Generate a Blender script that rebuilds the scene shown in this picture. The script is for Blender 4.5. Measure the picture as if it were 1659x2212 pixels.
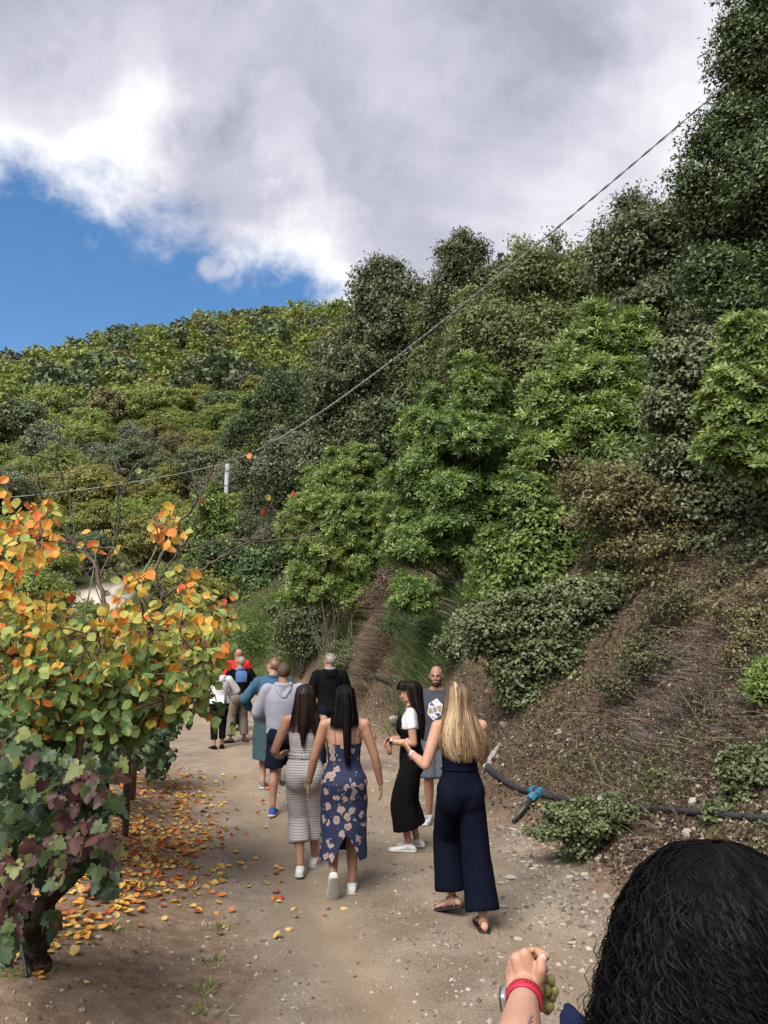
import bpy, math, random
import numpy as np
from mathutils import Vector, Matrix, Euler
from mathutils.bvhtree import BVHTree
from mathutils.geometry import intersect_point_line

random.seed(7)
RNG = np.random.default_rng(11)
for o in list(bpy.data.objects): bpy.data.objects.remove(o)
S = bpy.context.scene
COL = S.collection
R = math.radians

# ------------------------------------------------------------------ camera, sky, sun, exposure
FP = 1660.0; PITCH = math.atan(268/FP); CAMH = 2.05
cam = bpy.data.objects.new('camera', bpy.data.cameras.new('camera')); COL.objects.link(cam)
cam.location = (0, 0, CAMH); cam.rotation_euler = (math.pi/2+PITCH, 0, 0)
cam.data.sensor_fit = 'VERTICAL'; cam.data.sensor_height = 36; cam.data.sensor_width = 27
cam.data.lens = FP/2212*36; cam.data.clip_end = 3000; cam.data.clip_start = .05
S.camera = cam
S.view_settings.view_transform = 'Standard'; S.view_settings.look = 'None'
S.view_settings.exposure = 1.88; S.view_settings.gamma = 1; S.view_settings.use_curve_mapping = False
S.render.resolution_x = 768; S.render.resolution_y = 1024

def pxdir(u, v):
    x = (u-829.5)/FP; y = -(v-1106)/FP
    return np.array([x, math.cos(PITCH)-math.sin(PITCH)*y, math.sin(PITCH)+math.cos(PITCH)*y])
def at(u, v, d):
    """world point seen at (u, v) with forward distance d"""
    D = pxdir(u, v); D = D/D[1]*d
    return np.array([D[0], D[1], D[2]+CAMH])

SUN_EL, SUN_AZ = 50, -150      # azimuth measured from +Y clockwise: sun behind the camera to the left
sd = Vector((math.sin(R(SUN_AZ))*math.cos(R(SUN_EL)), math.cos(R(SUN_AZ))*math.cos(R(SUN_EL)), math.sin(R(SUN_EL))))
sun = bpy.data.objects.new('sun', bpy.data.lights.new('sun', 'SUN')); COL.objects.link(sun)
sun.data.energy = 2.0; sun.data.angle = R(38); sun.data.color = (1, .95, .87)
sun.rotation_euler = sd.to_track_quat('Z', 'Y').to_euler(); sun.location = (0, 0, 30)

W = bpy.data.worlds.new('World'); S.world = W; W.use_nodes = True
def build_world():
    nt = W.node_tree; N = nt.nodes; L = nt.links; N.clear()
    def n(t, **k):
        a = N.new(t)
        for q, w in k.items(): setattr(a, q, w)
        return a
    def math_(op, a, b=None, c=None, clamp=False):
        m = n('ShaderNodeMath', operation=op, use_clamp=clamp)
        for i, x in enumerate((a, b, c)):
            if x is None: continue
            if isinstance(x, (int, float)): m.inputs[i].default_value = x
            else: L.new(x, m.inputs[i])
        return m.outputs[0]
    out = n('ShaderNodeOutputWorld')
    sky = n('ShaderNodeTexSky', sky_type='NISHITA'); sky.sun_disc = False
    sky.sun_elevation = R(SUN_EL); sky.sun_rotation = R(SUN_AZ)
    hs = n('ShaderNodeHueSaturation'); hs.inputs['Saturation'].default_value = 1.3; hs.inputs['Value'].default_value = .048
    L.new(sky.outputs[0], hs.inputs['Color'])
    tc = n('ShaderNodeTexCoord'); sep = n('ShaderNodeSeparateXYZ'); L.new(tc.outputs['Generated'], sep.inputs[0])
    z = math_('ADD', math_('MAXIMUM', sep.outputs[2], 0), .42)
    cx = math_('DIVIDE', sep.outputs[0], z); cy = math_('DIVIDE', sep.outputs[1], z)
    cmb = n('ShaderNodeCombineXYZ'); L.new(cx, cmb.inputs[0]); L.new(cy, cmb.inputs[1])
    def noise(scale, detail, rough, off=0, dist=0, stretch=(1, 1, 1), rot=0):
        mp = n('ShaderNodeMapping'); mp.inputs['Scale'].default_value = stretch; mp.inputs['Location'].default_value = (off, off*.7, 0)
        mp.inputs['Rotation'].default_value = (0, 0, rot)
        L.new(cmb.outputs[0], mp.inputs[0])
        t = n('ShaderNodeTexNoise'); t.inputs['Scale'].default_value = scale; t.inputs['Detail'].default_value = detail
        t.inputs['Roughness'].default_value = rough; t.inputs['Distortion'].default_value = dist
        L.new(mp.outputs[0], t.inputs['Vector']); return t.outputs[0]
    nb = noise(2.2, 8, .55, 3.1, .3); nf = noise(7, 8, .62, 8.4, .2); nl = noise(2.0, 9, .6, 1.7, .5, (1, 1.25, 1), .5)
    wn = n('ShaderNodeTexNoise'); wn.inputs['Scale'].default_value = 4.5; wn.inputs['Detail'].default_value = 7; wn.inputs['Roughness'].default_value = .62; L.new(tc.outputs['Generated'], wn.inputs['Vector'])
    w1 = n('ShaderNodeVectorMath', operation='SUBTRACT'); L.new(wn.outputs['Color'], w1.inputs[0]); w1.inputs[1].default_value = (.5, .5, .5)
    w2 = n('ShaderNodeVectorMath', operation='MULTIPLY_ADD'); L.new(w1.outputs[0], w2.inputs[0]); w2.inputs[1].default_value = (.34, .34, .26); L.new(tc.outputs['Generated'], w2.inputs[2])
    w3 = n('ShaderNodeVectorMath', operation='NORMALIZE'); L.new(w2.outputs[0], w3.inputs[0])
    def dot(vec):
        d = n('ShaderNodeVectorMath', operation='DOT_PRODUCT'); L.new(w3.outputs[0], d.inputs[0]); d.inputs[1].default_value = vec
        return d.outputs['Value']
    a = Vector(pxdir(-40, 350)).normalized(); b = Vector(pxdir(640, 650)).normalized()
    nn = b.cross(a).normalized()
    if nn.dot(Vector(pxdir(800, 0))) < 0: nn = -nn
    side = math_('ADD', dot(nn), math_('MULTIPLY', math_('SUBTRACT', nb, .5), .16))
    side = math_('ADD', side, math_('MULTIPLY', math_('SUBTRACT', nf, .5), .13))
    def ss(x, lo, hi):
        m = n('ShaderNodeMapRange', interpolation_type='SMOOTHSTEP'); L.new(x, m.inputs[0])
        m.inputs[1].default_value = lo; m.inputs[2].default_value = hi; return m.outputs[0]
    mask = ss(side, -.035, .05)
    def blob(u, v, r, soft=.3):
        c = Vector(pxdir(u, v)).normalized(); ang = math.atan(r/FP)
        return ss(dot(c), math.cos(ang*1.35), math.cos(ang*.1))
    # small separate cloud in the blue
    def blob0(u, v, r):
        c = Vector(pxdir(u, v)).normalized(); ang = math.atan(r/FP); dd = n('ShaderNodeVectorMath', operation='DOT_PRODUCT'); L.new(tc.outputs['Generated'], dd.inputs[0]); dd.inputs[1].default_value = c
        return ss(dd.outputs['Value'], math.cos(ang*1.35), math.cos(ang*.1))
    pc = math_('ADD', math_('ADD', math_('ADD', math_('MULTIPLY', blob0(438, 590, 34), .7), blob0(470, 574, 36)), math_('MULTIPLY', blob0(500, 592, 22), .6)), math_('MULTIPLY', math_('SUBTRACT', nf, .5), 3.0))
    mask = math_('MAXIMUM', mask, math_('MULTIPLY', ss(pc, .35, 1.25), .72))
    pc2 = math_('MULTIPLY', math_('ADD', blob(40, 495, 110), blob(330, 520, 60)), ss(nf, .45, .75))
    mask = math_('MAXIMUM', mask, math_('MULTIPLY', pc2, .35), clamp=True)
    # brightness of the cloud sheet: thin places glow white, thick ones stay lavender grey
    lum = math_('MULTIPLY', math_('SUBTRACT', nl, .5), 1.9)
    lum = math_('ADD', lum, math_('MULTIPLY', math_('SUBTRACT', nf, .5), .45))
    for (u, v, r, w) in [(360, 130, 170, .42), (800, 130, 150, .30), (150, 300, 170, .34), (330, 400, 120, .25), (60, 420, 80, .3), (1420, 380, 190, .42),
                         (650, 500, 110, .38), (640, 590, 90, .35), (640, 330, 60, .25), (1000, 350, 90, .18), (1500, 20, 160, .35), (1150, 500, 130, .2),
                         (260, 400, 90, .2), (60, 60, 150, .08), (470, 470, 120, -.3), (600, 210, 130, -.14), (1200, 230, 190, -.18), (850, 460, 160, -.16), (480, 300, 120, -.1), (130, 160, 110, -.15), (1300, 300, 150, -.1)]:
        lum = math_('ADD', lum, math_('MULTIPLY', blob(u, v, r*1.25), w*.8))
    edge = math_('SUBTRACT', 1, ss(side, 0, .16))
    lum = math_('ADD', lum, math_('MULTIPLY', edge, .25))
    cr = n('ShaderNodeValToRGB'); L.new(math_('ADD', lum, .36), cr.inputs[0])
    e = cr.color_ramp.elements; e[0].position = 0; e[0].color = (.10, .104, .132, 1); e[1].position = 1; e[1].color = (.29, .29, .30, 1)
    for p, c in ((.25, (.142, .144, .172)), (.5, (.184, .184, .212)), (.75, (.235, .235, .253))):
        q = cr.color_ramp.elements.new(p); q.color = (*c, 1)
    mx = n('ShaderNodeMix', data_type='RGBA'); L.new(mask, mx.inputs[0]); L.new(hs.outputs[0], mx.inputs[6]); L.new(cr.outputs[0], mx.inputs[7])
    bg = n('ShaderNodeBackground'); L.new(mx.outputs[2], bg.inputs[0]); bg.inputs[1].default_value = 1.0
    L.new(bg.outputs[0], out.inputs[0])
build_world()

# ------------------------------------------------------------------ small numeric helpers
def sstep(x, a, b):
    t = np.clip((np.asarray(x, float)-a)/(b-a), 0, 1); return t*t*(3-2*t)
def _h(ix, iy, iz, s):
    n = (ix*374761393+iy*668265263+iz*1274126177+s*974711) & 0x7fffffff
    n = ((n ^ (n >> 13))*1274126177) & 0x7fffffff
    n = (n ^ (n >> 16)) & 0xffff
    return n/65535.0
def vnoise(x, y, z=0.0, s=0):
    x, y, z = np.broadcast_arrays(np.asarray(x, float), np.asarray(y, float), np.asarray(z, float))
    ix = np.floor(x).astype(np.int64); iy = np.floor(y).astype(np.int64); iz = np.floor(z).astype(np.int64)
    fx, fy, fz = x-ix, y-iy, z-iz
    fx = fx*fx*(3-2*fx); fy = fy*fy*(3-2*fy); fz = fz*fz*(3-2*fz)
    def c(a, b, d): return _h(ix+a, iy+b, iz+d, s)
    x0 = c(0, 0, 0)*(1-fx)+c(1, 0, 0)*fx; x1 = c(0, 1, 0)*(1-fx)+c(1, 1, 0)*fx
    y0 = x0*(1-fy)+x1*fy
    x0 = c(0, 0, 1)*(1-fx)+c(1, 0, 1)*fx; x1 = c(0, 1, 1)*(1-fx)+c(1, 1, 1)*fx
    y1 = x0*(1-fy)+x1*fy
    return (y0*(1-fz)+y1*fz)*2-1
def fbm(x, y, z=0.0, o=4, s=0):
    r = 0; a = 1; t = 0
    for k in range(o):
        r = r+a*vnoise(np.asarray(x)*2**k, np.asarray(y)*2**k, np.asarray(z)*2**k, s+k*17); t += a; a *= .5
    return r/t
def unit(v): v = np.asarray(v, float); return v/np.maximum(np.linalg.norm(v, axis=-1, keepdims=True), 1e-9)

# ------------------------------------------------------------------ terrain
TOE = np.array([(3.0, -400), (2.9, -2), (2.6, 2), (2.25, 4.8), (1.95, 5.9), (1.5, 8.4), (.95, 10.6), (.2, 15), (-3, 27), (-6.6, 33), (-14, 40), (-30, 47), (-400, 60)], float)
LEFT = np.array([(-.45, -400), (-.4, 2), (-.55, 4), (-1.3, 6.4), (-1.85, 8), (-2.7, 10.5), (-4.1, 15), (-6.6, 22), (-12, 32), (-26, 41), (-400, 54)], float)
def sdist(x, y, P):
    best = np.full(np.shape(x), 1e9); sg = np.ones(np.shape(x))
    for (ax, ay), (bx, by) in zip(P[:-1], P[1:]):
        dx, dy = bx-ax, by-ay; L2 = dx*dx+dy*dy
        t = np.clip(((x-ax)*dx+(y-ay)*dy)/L2, 0, 1)
        d = np.hypot(x-ax-t*dx, y-ay-t*dy)
        cr = (x-ax)*dy-(y-ay)*dx
        m = d < best-1e-9
        best = np.where(m, d, best); sg = np.where(m, np.where(cr > 0, 1, -1), sg)
    return best*sg           # positive on the right of the line
EA = [-180, -120, -60, -27.7, -18.6, -11.2, -2.5, 9.9, 16.9, 30, 60, 120, 180]
EV = [3, 6, 15, 18.0, 20.9, 22.9, 23.9, 26.2, 26.6, 30, 28, 10, 3]
def height(x, y, fine=True):
    x = np.asarray(x, float); y = np.asarray(y, float)
    s = sdist(x, y, TOE); l = -sdist(x, y, LEFT)
    s = s+.25*fbm(x*.6, y*.6, s=5)*np.clip(s, 0, 1)
    sp = np.maximum(s, 0)
    ky = sstep(y, 8, 14); h1 = 1.1+1.6*ky; kk = .55+2.2*ky
    sq = np.sqrt(sp*sp+.12)-.346
    bank = h1*(1-np.exp(-sq*kk/h1))+.62*np.minimum(sq, 13)+.44*np.maximum(sq-13, 0)
    bank = np.minimum(bank, 46+.05*sp)
    r = np.hypot(x, y); az = np.degrees(np.arctan2(x, y))
    E = np.interp(az, EA, EV)
    t = (r-30)/130
    g = np.where(t < 1, 1-(1-t)**2, 1-.25*(t-1)**1.0)
    far = np.where(r > 30, r*np.tan(np.radians(E))*g, -(30-r)*.35)
    far = np.where(t > 2.2, r*np.tan(np.radians(E))*.5, far)
    base = .28*sstep(l, 0, 1.6)
    z = np.maximum(bank, base)
    k = .8
    zz = .5*(z+far+np.sqrt((z-far)**2+k*k))-.5*(-(0-0)+np.sqrt(k*k)*0)
    z = np.where(r < 20, z, zz)
    z = z+sstep(sp, .3, 3)*.35*fbm(x*.35, y*.35, s=9)+sstep(sp, .2, 1)*.10*fbm(x*1.6, y*1.6, s=12)
    z = z+sstep(r, 35, 60)*1.2*fbm(x*.05, y*.05, s=21)
    z = z+sstep(l, 0, 1)*.05*fbm(x*1.3, y*1.3, s=31)
    # wheel ruts and small bumps of the track
    c = (l+0); wdt = np.maximum(s-(-sdist(x, y, LEFT))*-1, .1)
    frac = np.clip(-l/np.maximum(-l-s+1e-6, .5), 0, 1)
    onp = sstep(-l, 0, .25)*sstep(-s, 0, .25)
    rut = np.exp(-((frac-.24)/.07)**2)+np.exp(-((frac-.72)/.08)**2)
    z = z-onp*.04*rut+onp*.014*fbm(x*2.5, y*2.5, s=41)
    z = z+.009*fbm(x*8, y*8, s=43)*(1-.6*onp*np.clip(rut, 0, 1))
    return z
def zone(x, y):
    s = sdist(x, y, TOE); l = -sdist(x, y, LEFT)
    w = .28*fbm(x*1.1, y*1.1, s=51)+.12*fbm(x*5, y*5, s=52)
    path = sstep(-l+w, -.15, .3)*sstep(-s+w, -.15, .35)
    r = np.hypot(x, y); az = np.degrees(np.arctan2(x, y))
    road = sstep(r, 44.4, 44.8)*(1-sstep(r, 47.2, 47.6))*(1-sstep(az, -19.5, -18.5))
    path = np.maximum(path*(1-sstep(r, 60, 80)), road)
    bank = sstep(s, -.2, .5)
    far = sstep(r, 30, 42)
    return path, bank, far
def H1(x, y): return float(height(np.array([x]), np.array([y]))[0])
def hit(u, v, tmax=230):
    """where the line of sight through (u, v) meets the terrain"""
    D = pxdir(u, v); D = D/D[1]
    t = np.concatenate([np.arange(1.2, 30, .02), np.arange(30, tmax, .2)])
    z = CAMH+D[2]*t; h = height(D[0]*t, t)
    k = np.argmax(z < h) if np.any(z < h) else len(t)-1
    return np.array([D[0]*t[k], t[k], h[k]])

# ------------------------------------------------------------------ materials
MATS = {}
def newmat(name):
    m = bpy.data.materials.new(name); m.use_nodes = True; m.node_tree.nodes.clear(); MATS[name] = m
    return m, m.node_tree.nodes, m.node_tree.links
def ramp(N, cols, interp='LINEAR'):
    cr = N.new('ShaderNodeValToRGB'); cr.color_ramp.interpolation = interp
    e = cr.color_ramp.elements
    while len(e) < len(cols): e.new(.5)
    for i, c in enumerate(cols):
        if len(c) == 4: e[i].position = c[0]; e[i].color = (*c[1:], 1)
        else: e[i].position = i/(len(cols)-1); e[i].color = (*c, 1)
    return cr
GAIN = {'vine_leaf': (.78, .74, .8), 'arbutus_leaf': (1.5, 1.4, 1.1), 'arbutus_leaf_bright': (1.2, 1.16, 1.05), 'holm_oak_leaf': (1.7, 1.6, 1.4), 'dark_oak_leaf': (1.5, 1.4, 1.2), 'olive_oak_leaf': (1.55, 1.5, 1.25), 'lentisk_leaf': (1.45, 1.4, 1.3), 'climber_leaf': (1.05, 1, 1),
        'hill_leaf_green': (1.5, 1.35, 1.0), 'hill_leaf_dark': (1.5, 1.4, 1.15), 'hill_leaf_olive': (1.35, 1.3, 1.0), 'hill_leaf_fresh': (1.4, 1.25, 1.0), 'hill_leaf_grey': (1.1, 1.1, 1.0), 'hill_leaf_brown': (1.3, 1.3, 1.1)}
def leafmat(name, cols, rough=.5, trans=.25, spec=.35, wob=.16):
    g_ = GAIN.get(name, (1, 1, 1)); cols = [tuple(c[:-3])+tuple(c[-3+i]*g_[i] for i in range(3)) for c in cols]
    m, N, L = newmat(name)
    at_ = N.new('ShaderNodeAttribute'); at_.attribute_name = 'rnd'
    geo = N.new('ShaderNodeNewGeometry')
    no = N.new('ShaderNodeTexNoise'); no.inputs['Scale'].default_value = 1.2; no.inputs['Detail'].default_value = 3; L.new(geo.outputs['Position'], no.inputs['Vector'])
    ad = N.new('ShaderNodeMath'); ad.operation = 'MULTIPLY_ADD'; L.new(no.outputs[0], ad.inputs[0]); ad.inputs[1].default_value = wob*2; 
    sb = N.new('ShaderNodeMath'); sb.operation = 'SUBTRACT'; L.new(at_.outputs['Fac'], sb.inputs[0]); sb.inputs[1].default_value = wob
    L.new(sb.outputs[0], ad.inputs[2])
    cr = ramp(N, cols); L.new(ad.outputs[0], cr.inputs[0])
    p = N.new('ShaderNodeBsdfPrincipled'); p.inputs['Roughness'].default_value = rough; p.inputs['Specular IOR Level'].default_value = spec
    L.new(cr.outputs[0], p.inputs['Base Color'])
    tr = N.new('ShaderNodeBsdfTranslucent'); 
    hs = N.new('ShaderNodeHueSaturation'); hs.inputs['Hue'].default_value = .49; hs.inputs['Value'].default_value = 1.3; L.new(cr.outputs[0], hs.inputs['Color']); L.new(hs.outputs[0], tr.inputs[0])
    mx = N.new('ShaderNodeMixShader'); mx.inputs[0].default_value = trans; L.new(p.outputs[0], mx.inputs[1]); L.new(tr.outputs[0], mx.inputs[2])
    o = N.new('ShaderNodeOutputMaterial'); L.new(mx.outputs[0], o.inputs[0])
    return m
def mat(name, col, rough=.7, spec=.3, col2=None, nscale=30, bump=0, bscale=80, metal=0, sss=0, stretch=None, coord='Object', sheen=0, col3=None, coat=0):
    m, N, L = newmat(name)
    p = N.new('ShaderNodeBsdfPrincipled'); p.inputs['Roughness'].default_value = rough; p.inputs['Specular IOR Level'].default_value = spec
    p.inputs['Metallic'].default_value = metal; p.inputs['Base Color'].default_value = (*col, 1)
    if sss: p.inputs['Subsurface Weight'].default_value = sss; p.inputs['Subsurface Radius'].default_value = (.012, .005, .003); p.inputs['Subsurface Scale'].default_value = 1
    if sheen: p.inputs['Sheen Weight'].default_value = sheen
    if coat: p.inputs['Coat Weight'].default_value = coat
    tc = N.new('ShaderNodeTexCoord'); v = tc.outputs[coord]
    if stretch:
        mp = N.new('ShaderNodeMapping'); mp.inputs['Scale'].default_value = stretch; L.new(v, mp.inputs[0]); v = mp.outputs[0]
    if col2 is not None:
        no = N.new('ShaderNodeTexNoise'); no.inputs['Scale'].default_value = nscale; no.inputs['Detail'].default_value = 5; no.inputs['Roughness'].default_value = .65; L.new(v, no.inputs['Vector'])
        cols = [(.3, *col), (.7, *col2)] if col3 is None else [(.28, *col), (.5, *col2), (.72, *col3)]
        cr = ramp(N, cols); L.new(no.outputs[0], cr.inputs[0]); L.new(cr.outputs[0], p.inputs['Base Color'])
    if bump:
        nb = N.new('ShaderNodeTexNoise'); nb.inputs['Scale'].default_value = bscale; nb.inputs['Detail'].default_value = 6; L.new(v, nb.inputs['Vector'])
        b = N.new('ShaderNodeBump'); b.inputs['Strength'].default_value = bump; b.inputs['Distance'].default_value = .01; L.new(nb.outputs[0], b.inputs['Height']); L.new(b.outputs[0], p.inputs['Normal'])
    o = N.new('ShaderNodeOutputMaterial'); L.new(p.outputs[0], o.inputs[0])
    return m

def ground_mat():
    m, N, L = newmat('earth')
    a = N.new('ShaderNodeAttribute'); a.attribute_name = 'zone'; sp = N.new('ShaderNodeSeparateColor'); L.new(a.outputs['Color'], sp.inputs[0])
    ruta = N.new('ShaderNodeAttribute'); ruta.attribute_name = 'rut'
    g = N.new('ShaderNodeNewGeometry'); P = g.outputs['Position']
    def noise(s, d=6, r=.6, dist=0):
        t = N.new('ShaderNodeTexNoise'); t.inputs['Scale'].default_value = s; t.inputs['Detail'].default_value = d; t.inputs['Roughness'].default_value = r; t.inputs['Distortion'].default_value = dist
        L.new(P, t.inputs['Vector']); return t.outputs[0]
    def vor(s, f='F1', out='Distance'):
        t = N.new('ShaderNodeTexVoronoi'); t.inputs['Scale'].default_value = s; t.feature = f; L.new(P, t.inputs['Vector']); return t.outputs[out]
    def mixc(f, c1, c2, mode='MIX'):
        x = N.new('ShaderNodeMix'); x.data_type = 'RGBA'; x.blend_type = mode
        if isinstance(f, float): x.inputs[0].default_value = f
        else: L.new(f, x.inputs[0])
        for i, c in ((6, c1), (7, c2)):
            if isinstance(c, tuple): x.inputs[i].default_value = (*c, 1)
            else: L.new(c, x.inputs[i])
        return x.outputs[2]
    def cr(fac, cols, interp='LINEAR'):
        c = ramp(N, cols, interp); L.new(fac, c.inputs[0]); return c.outputs[0]
    def mr(x, lo, hi, a0=0, a1=1):
        q = N.new('ShaderNodeMapRange'); L.new(x, q.inputs[0])
        for i, w in enumerate((lo, hi, a0, a1)): q.inputs[i+1].default_value = w
        return q.outputs[0]
    def mul(a_, b_):
        q = N.new('ShaderNodeMath'); q.operation = 'MULTIPLY'
        for i, w in enumerate((a_, b_)):
            if isinstance(w, (int, float)): q.inputs[i].default_value = w
            else: L.new(w, q.inputs[i])
        return q.outputs[0]
    # track: compacted brown grit, pale chips
    base = cr(noise(.9, 8, .62), [(.3, .20, .158, .122), (.5, .275, .225, .178), (.7, .34, .29, .235)])
    grit = cr(noise(60, 6, .75), [(.3, .55, .52, .5), (.5, .95, .95, .95), (.72, 1.5, 1.45, 1.38)])
    path = mixc(.85, base, grit, 'MULTIPLY')
    smooth = cr(noise(3, 4, .5), [(.35, .255, .195, .138), (.7, .315, .248, .182)])
    path = mixc(mul(ruta.outputs['Fac'], .85), path, smooth)
    damp = cr(noise(1.6, 6, .65, .6), [(.42, 1, 1, 1), (.56, .75, .72, .69), (.66, .9, .88, .86)]); path = mixc(mul(mr(ruta.outputs['Fac'], 0, .7, 1, .25), 1.0), path, mixc(1.0, path, damp, 'MULTIPLY'))
    fine = mul(mr(vor(110), .03, .2, 1, 0), mr(noise(5, 4, .6), .38, .6)); path = mixc(mul(fine, .55), path, cr(vor(110, 'F1', 'Color'), [(.2, .10, .08, .06), (.6, .26, .23, .19), (.9, .36, .33, .29)]))
    chip = mul(mr(vor(38), .02, .22, 1, 0), mr(noise(2.3, 4, .6), .42, .62))
    chipc = cr(vor(38, 'F1', 'Color'), [(.2, .40, .36, .30), (.6, .30, .28, .25), (.9, .50, .45, .38)])
    path = mixc(mul(chip, mr(ruta.outputs['Fac'], 0, .8, .9, .15)), path, chipc)
    # bank: dark leaf mould, red earth, moss
    bk = cr(noise(22, 7, .75), [(.3, .03, .020, .014), (.45, .075, .052, .036), (.58, .13, .092, .064), (.75, .23, .18, .135)])
    bk = mixc(mul(mr(noise(1.3, 4, .55), .5, .68), .55), bk, cr(noise(14, 5, .7), [(.3, .05, .027, .015), (.7, .11, .066, .036)]))
    bk = mixc(mul(mr(noise(2.1, 5, .6, .3), .56, .66), .5), bk, (.075, .075, .018))
    # orchard soil left of the track
    orc = cr(noise(9, 8, .7), [(.28, .12, .082, .056), (.5, .215, .152, .106), (.72, .32, .245, .18)])
    # hill floor
    hill = cr(noise(.5, 8, .7), [(.3, .018, .024, .010), (.55, .045, .052, .020), (.75, .11, .085, .045)])
    c = mixc(sp.outputs[1], orc, bk); c = mixc(sp.outputs[2], c, hill); c = mixc(sp.outputs[0], c, path)
    c = mixc(mul(sp.outputs[2], sp.outputs[0]), c, (.42, .38, .33))
    p = N.new('ShaderNodeBsdfPrincipled'); p.inputs['Roughness'].default_value = .93; p.inputs['Specular IOR Level'].default_value = .15
    L.new(c, p.inputs['Base Color'])
    h = N.new('ShaderNodeMath'); h.operation = 'ADD'; L.new(mul(noise(45, 8, .75), 1.0), h.inputs[0]); L.new(mul(mr(vor(38), 0, .25, 1, 0), .5), h.inputs[1])
    b = N.new('ShaderNodeBump'); b.inputs['Distance'].default_value = .03; b.inputs['Strength'].default_value = .8; L.new(h.outputs[0], b.inputs['Height']); L.new(b.outputs[0], p.inputs['Normal'])
    o = N.new('ShaderNodeOutputMaterial'); L.new(p.outputs[0], o.inputs[0]); return m

# ------------------------------------------------------------------ object helpers
def link(name, me, parent=None, m=None):
    o = bpy.data.objects.new(name, me); COL.objects.link(o)
    if parent is not None: o.parent = parent
    if m is not None and me is not None and len(me.materials) == 0: me.materials.append(m)
    return o
def tag(o, label=None, cat=None, group=None, kind=None):
    if label: o['label'] = label
    if cat: o['category'] = cat
    if group: o['group'] = group
    if kind: o['kind'] = kind
    return o
def empty(name, loc=(0, 0, 0), rz=0):
    o = bpy.data.objects.new(name, None); COL.objects.link(o); o.location = loc; o.rotation_euler = (0, 0, rz); o.empty_display_size = .1
    return o
def npmesh(name, V, F, rnd=None, smooth=False, mats=(), midx=None):
    """F: (n,k) int array or list of arrays of different k"""
    me = bpy.data.meshes.new(name)
    Fs = [np.asarray(F)] if isinstance(F, np.ndarray) else [np.asarray(f) for f in F if len(f)]
    V = np.asarray(V, np.float32)
    nl = sum(f.size for f in Fs); npoly = sum(len(f) for f in Fs)
    me.vertices.add(len(V)); me.vertices.foreach_set('co', V.ravel())
    me.loops.add(nl); me.polygons.add(npoly)
    me.loops.foreach_set('vertex_index', np.concatenate([f.ravel() for f in Fs]).astype(np.int32))
    tot = np.concatenate([np.full(len(f), f.shape[1]) for f in Fs]).astype(np.int32)
    st = np.concatenate([[0], np.cumsum(tot)[:-1]]).astype(np.int32)
    me.polygons.foreach_set('loop_start', st)
    try: me.polygons.foreach_set('loop_total', tot)
    except Exception: pass
    me.polygons.foreach_set('use_smooth', np.full(npoly, smooth))
    if midx is not None: me.polygons.foreach_set('material_index', np.asarray(midx, np.int32))
    for m in mats: me.materials.append(m)
    if rnd is not None:
        a = me.attributes.new('rnd', 'FLOAT', 'POINT'); a.data.foreach_set('value', np.asarray(rnd, np.float32))
    me.update(calc_edges=True); me.validate()
    return me
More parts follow.
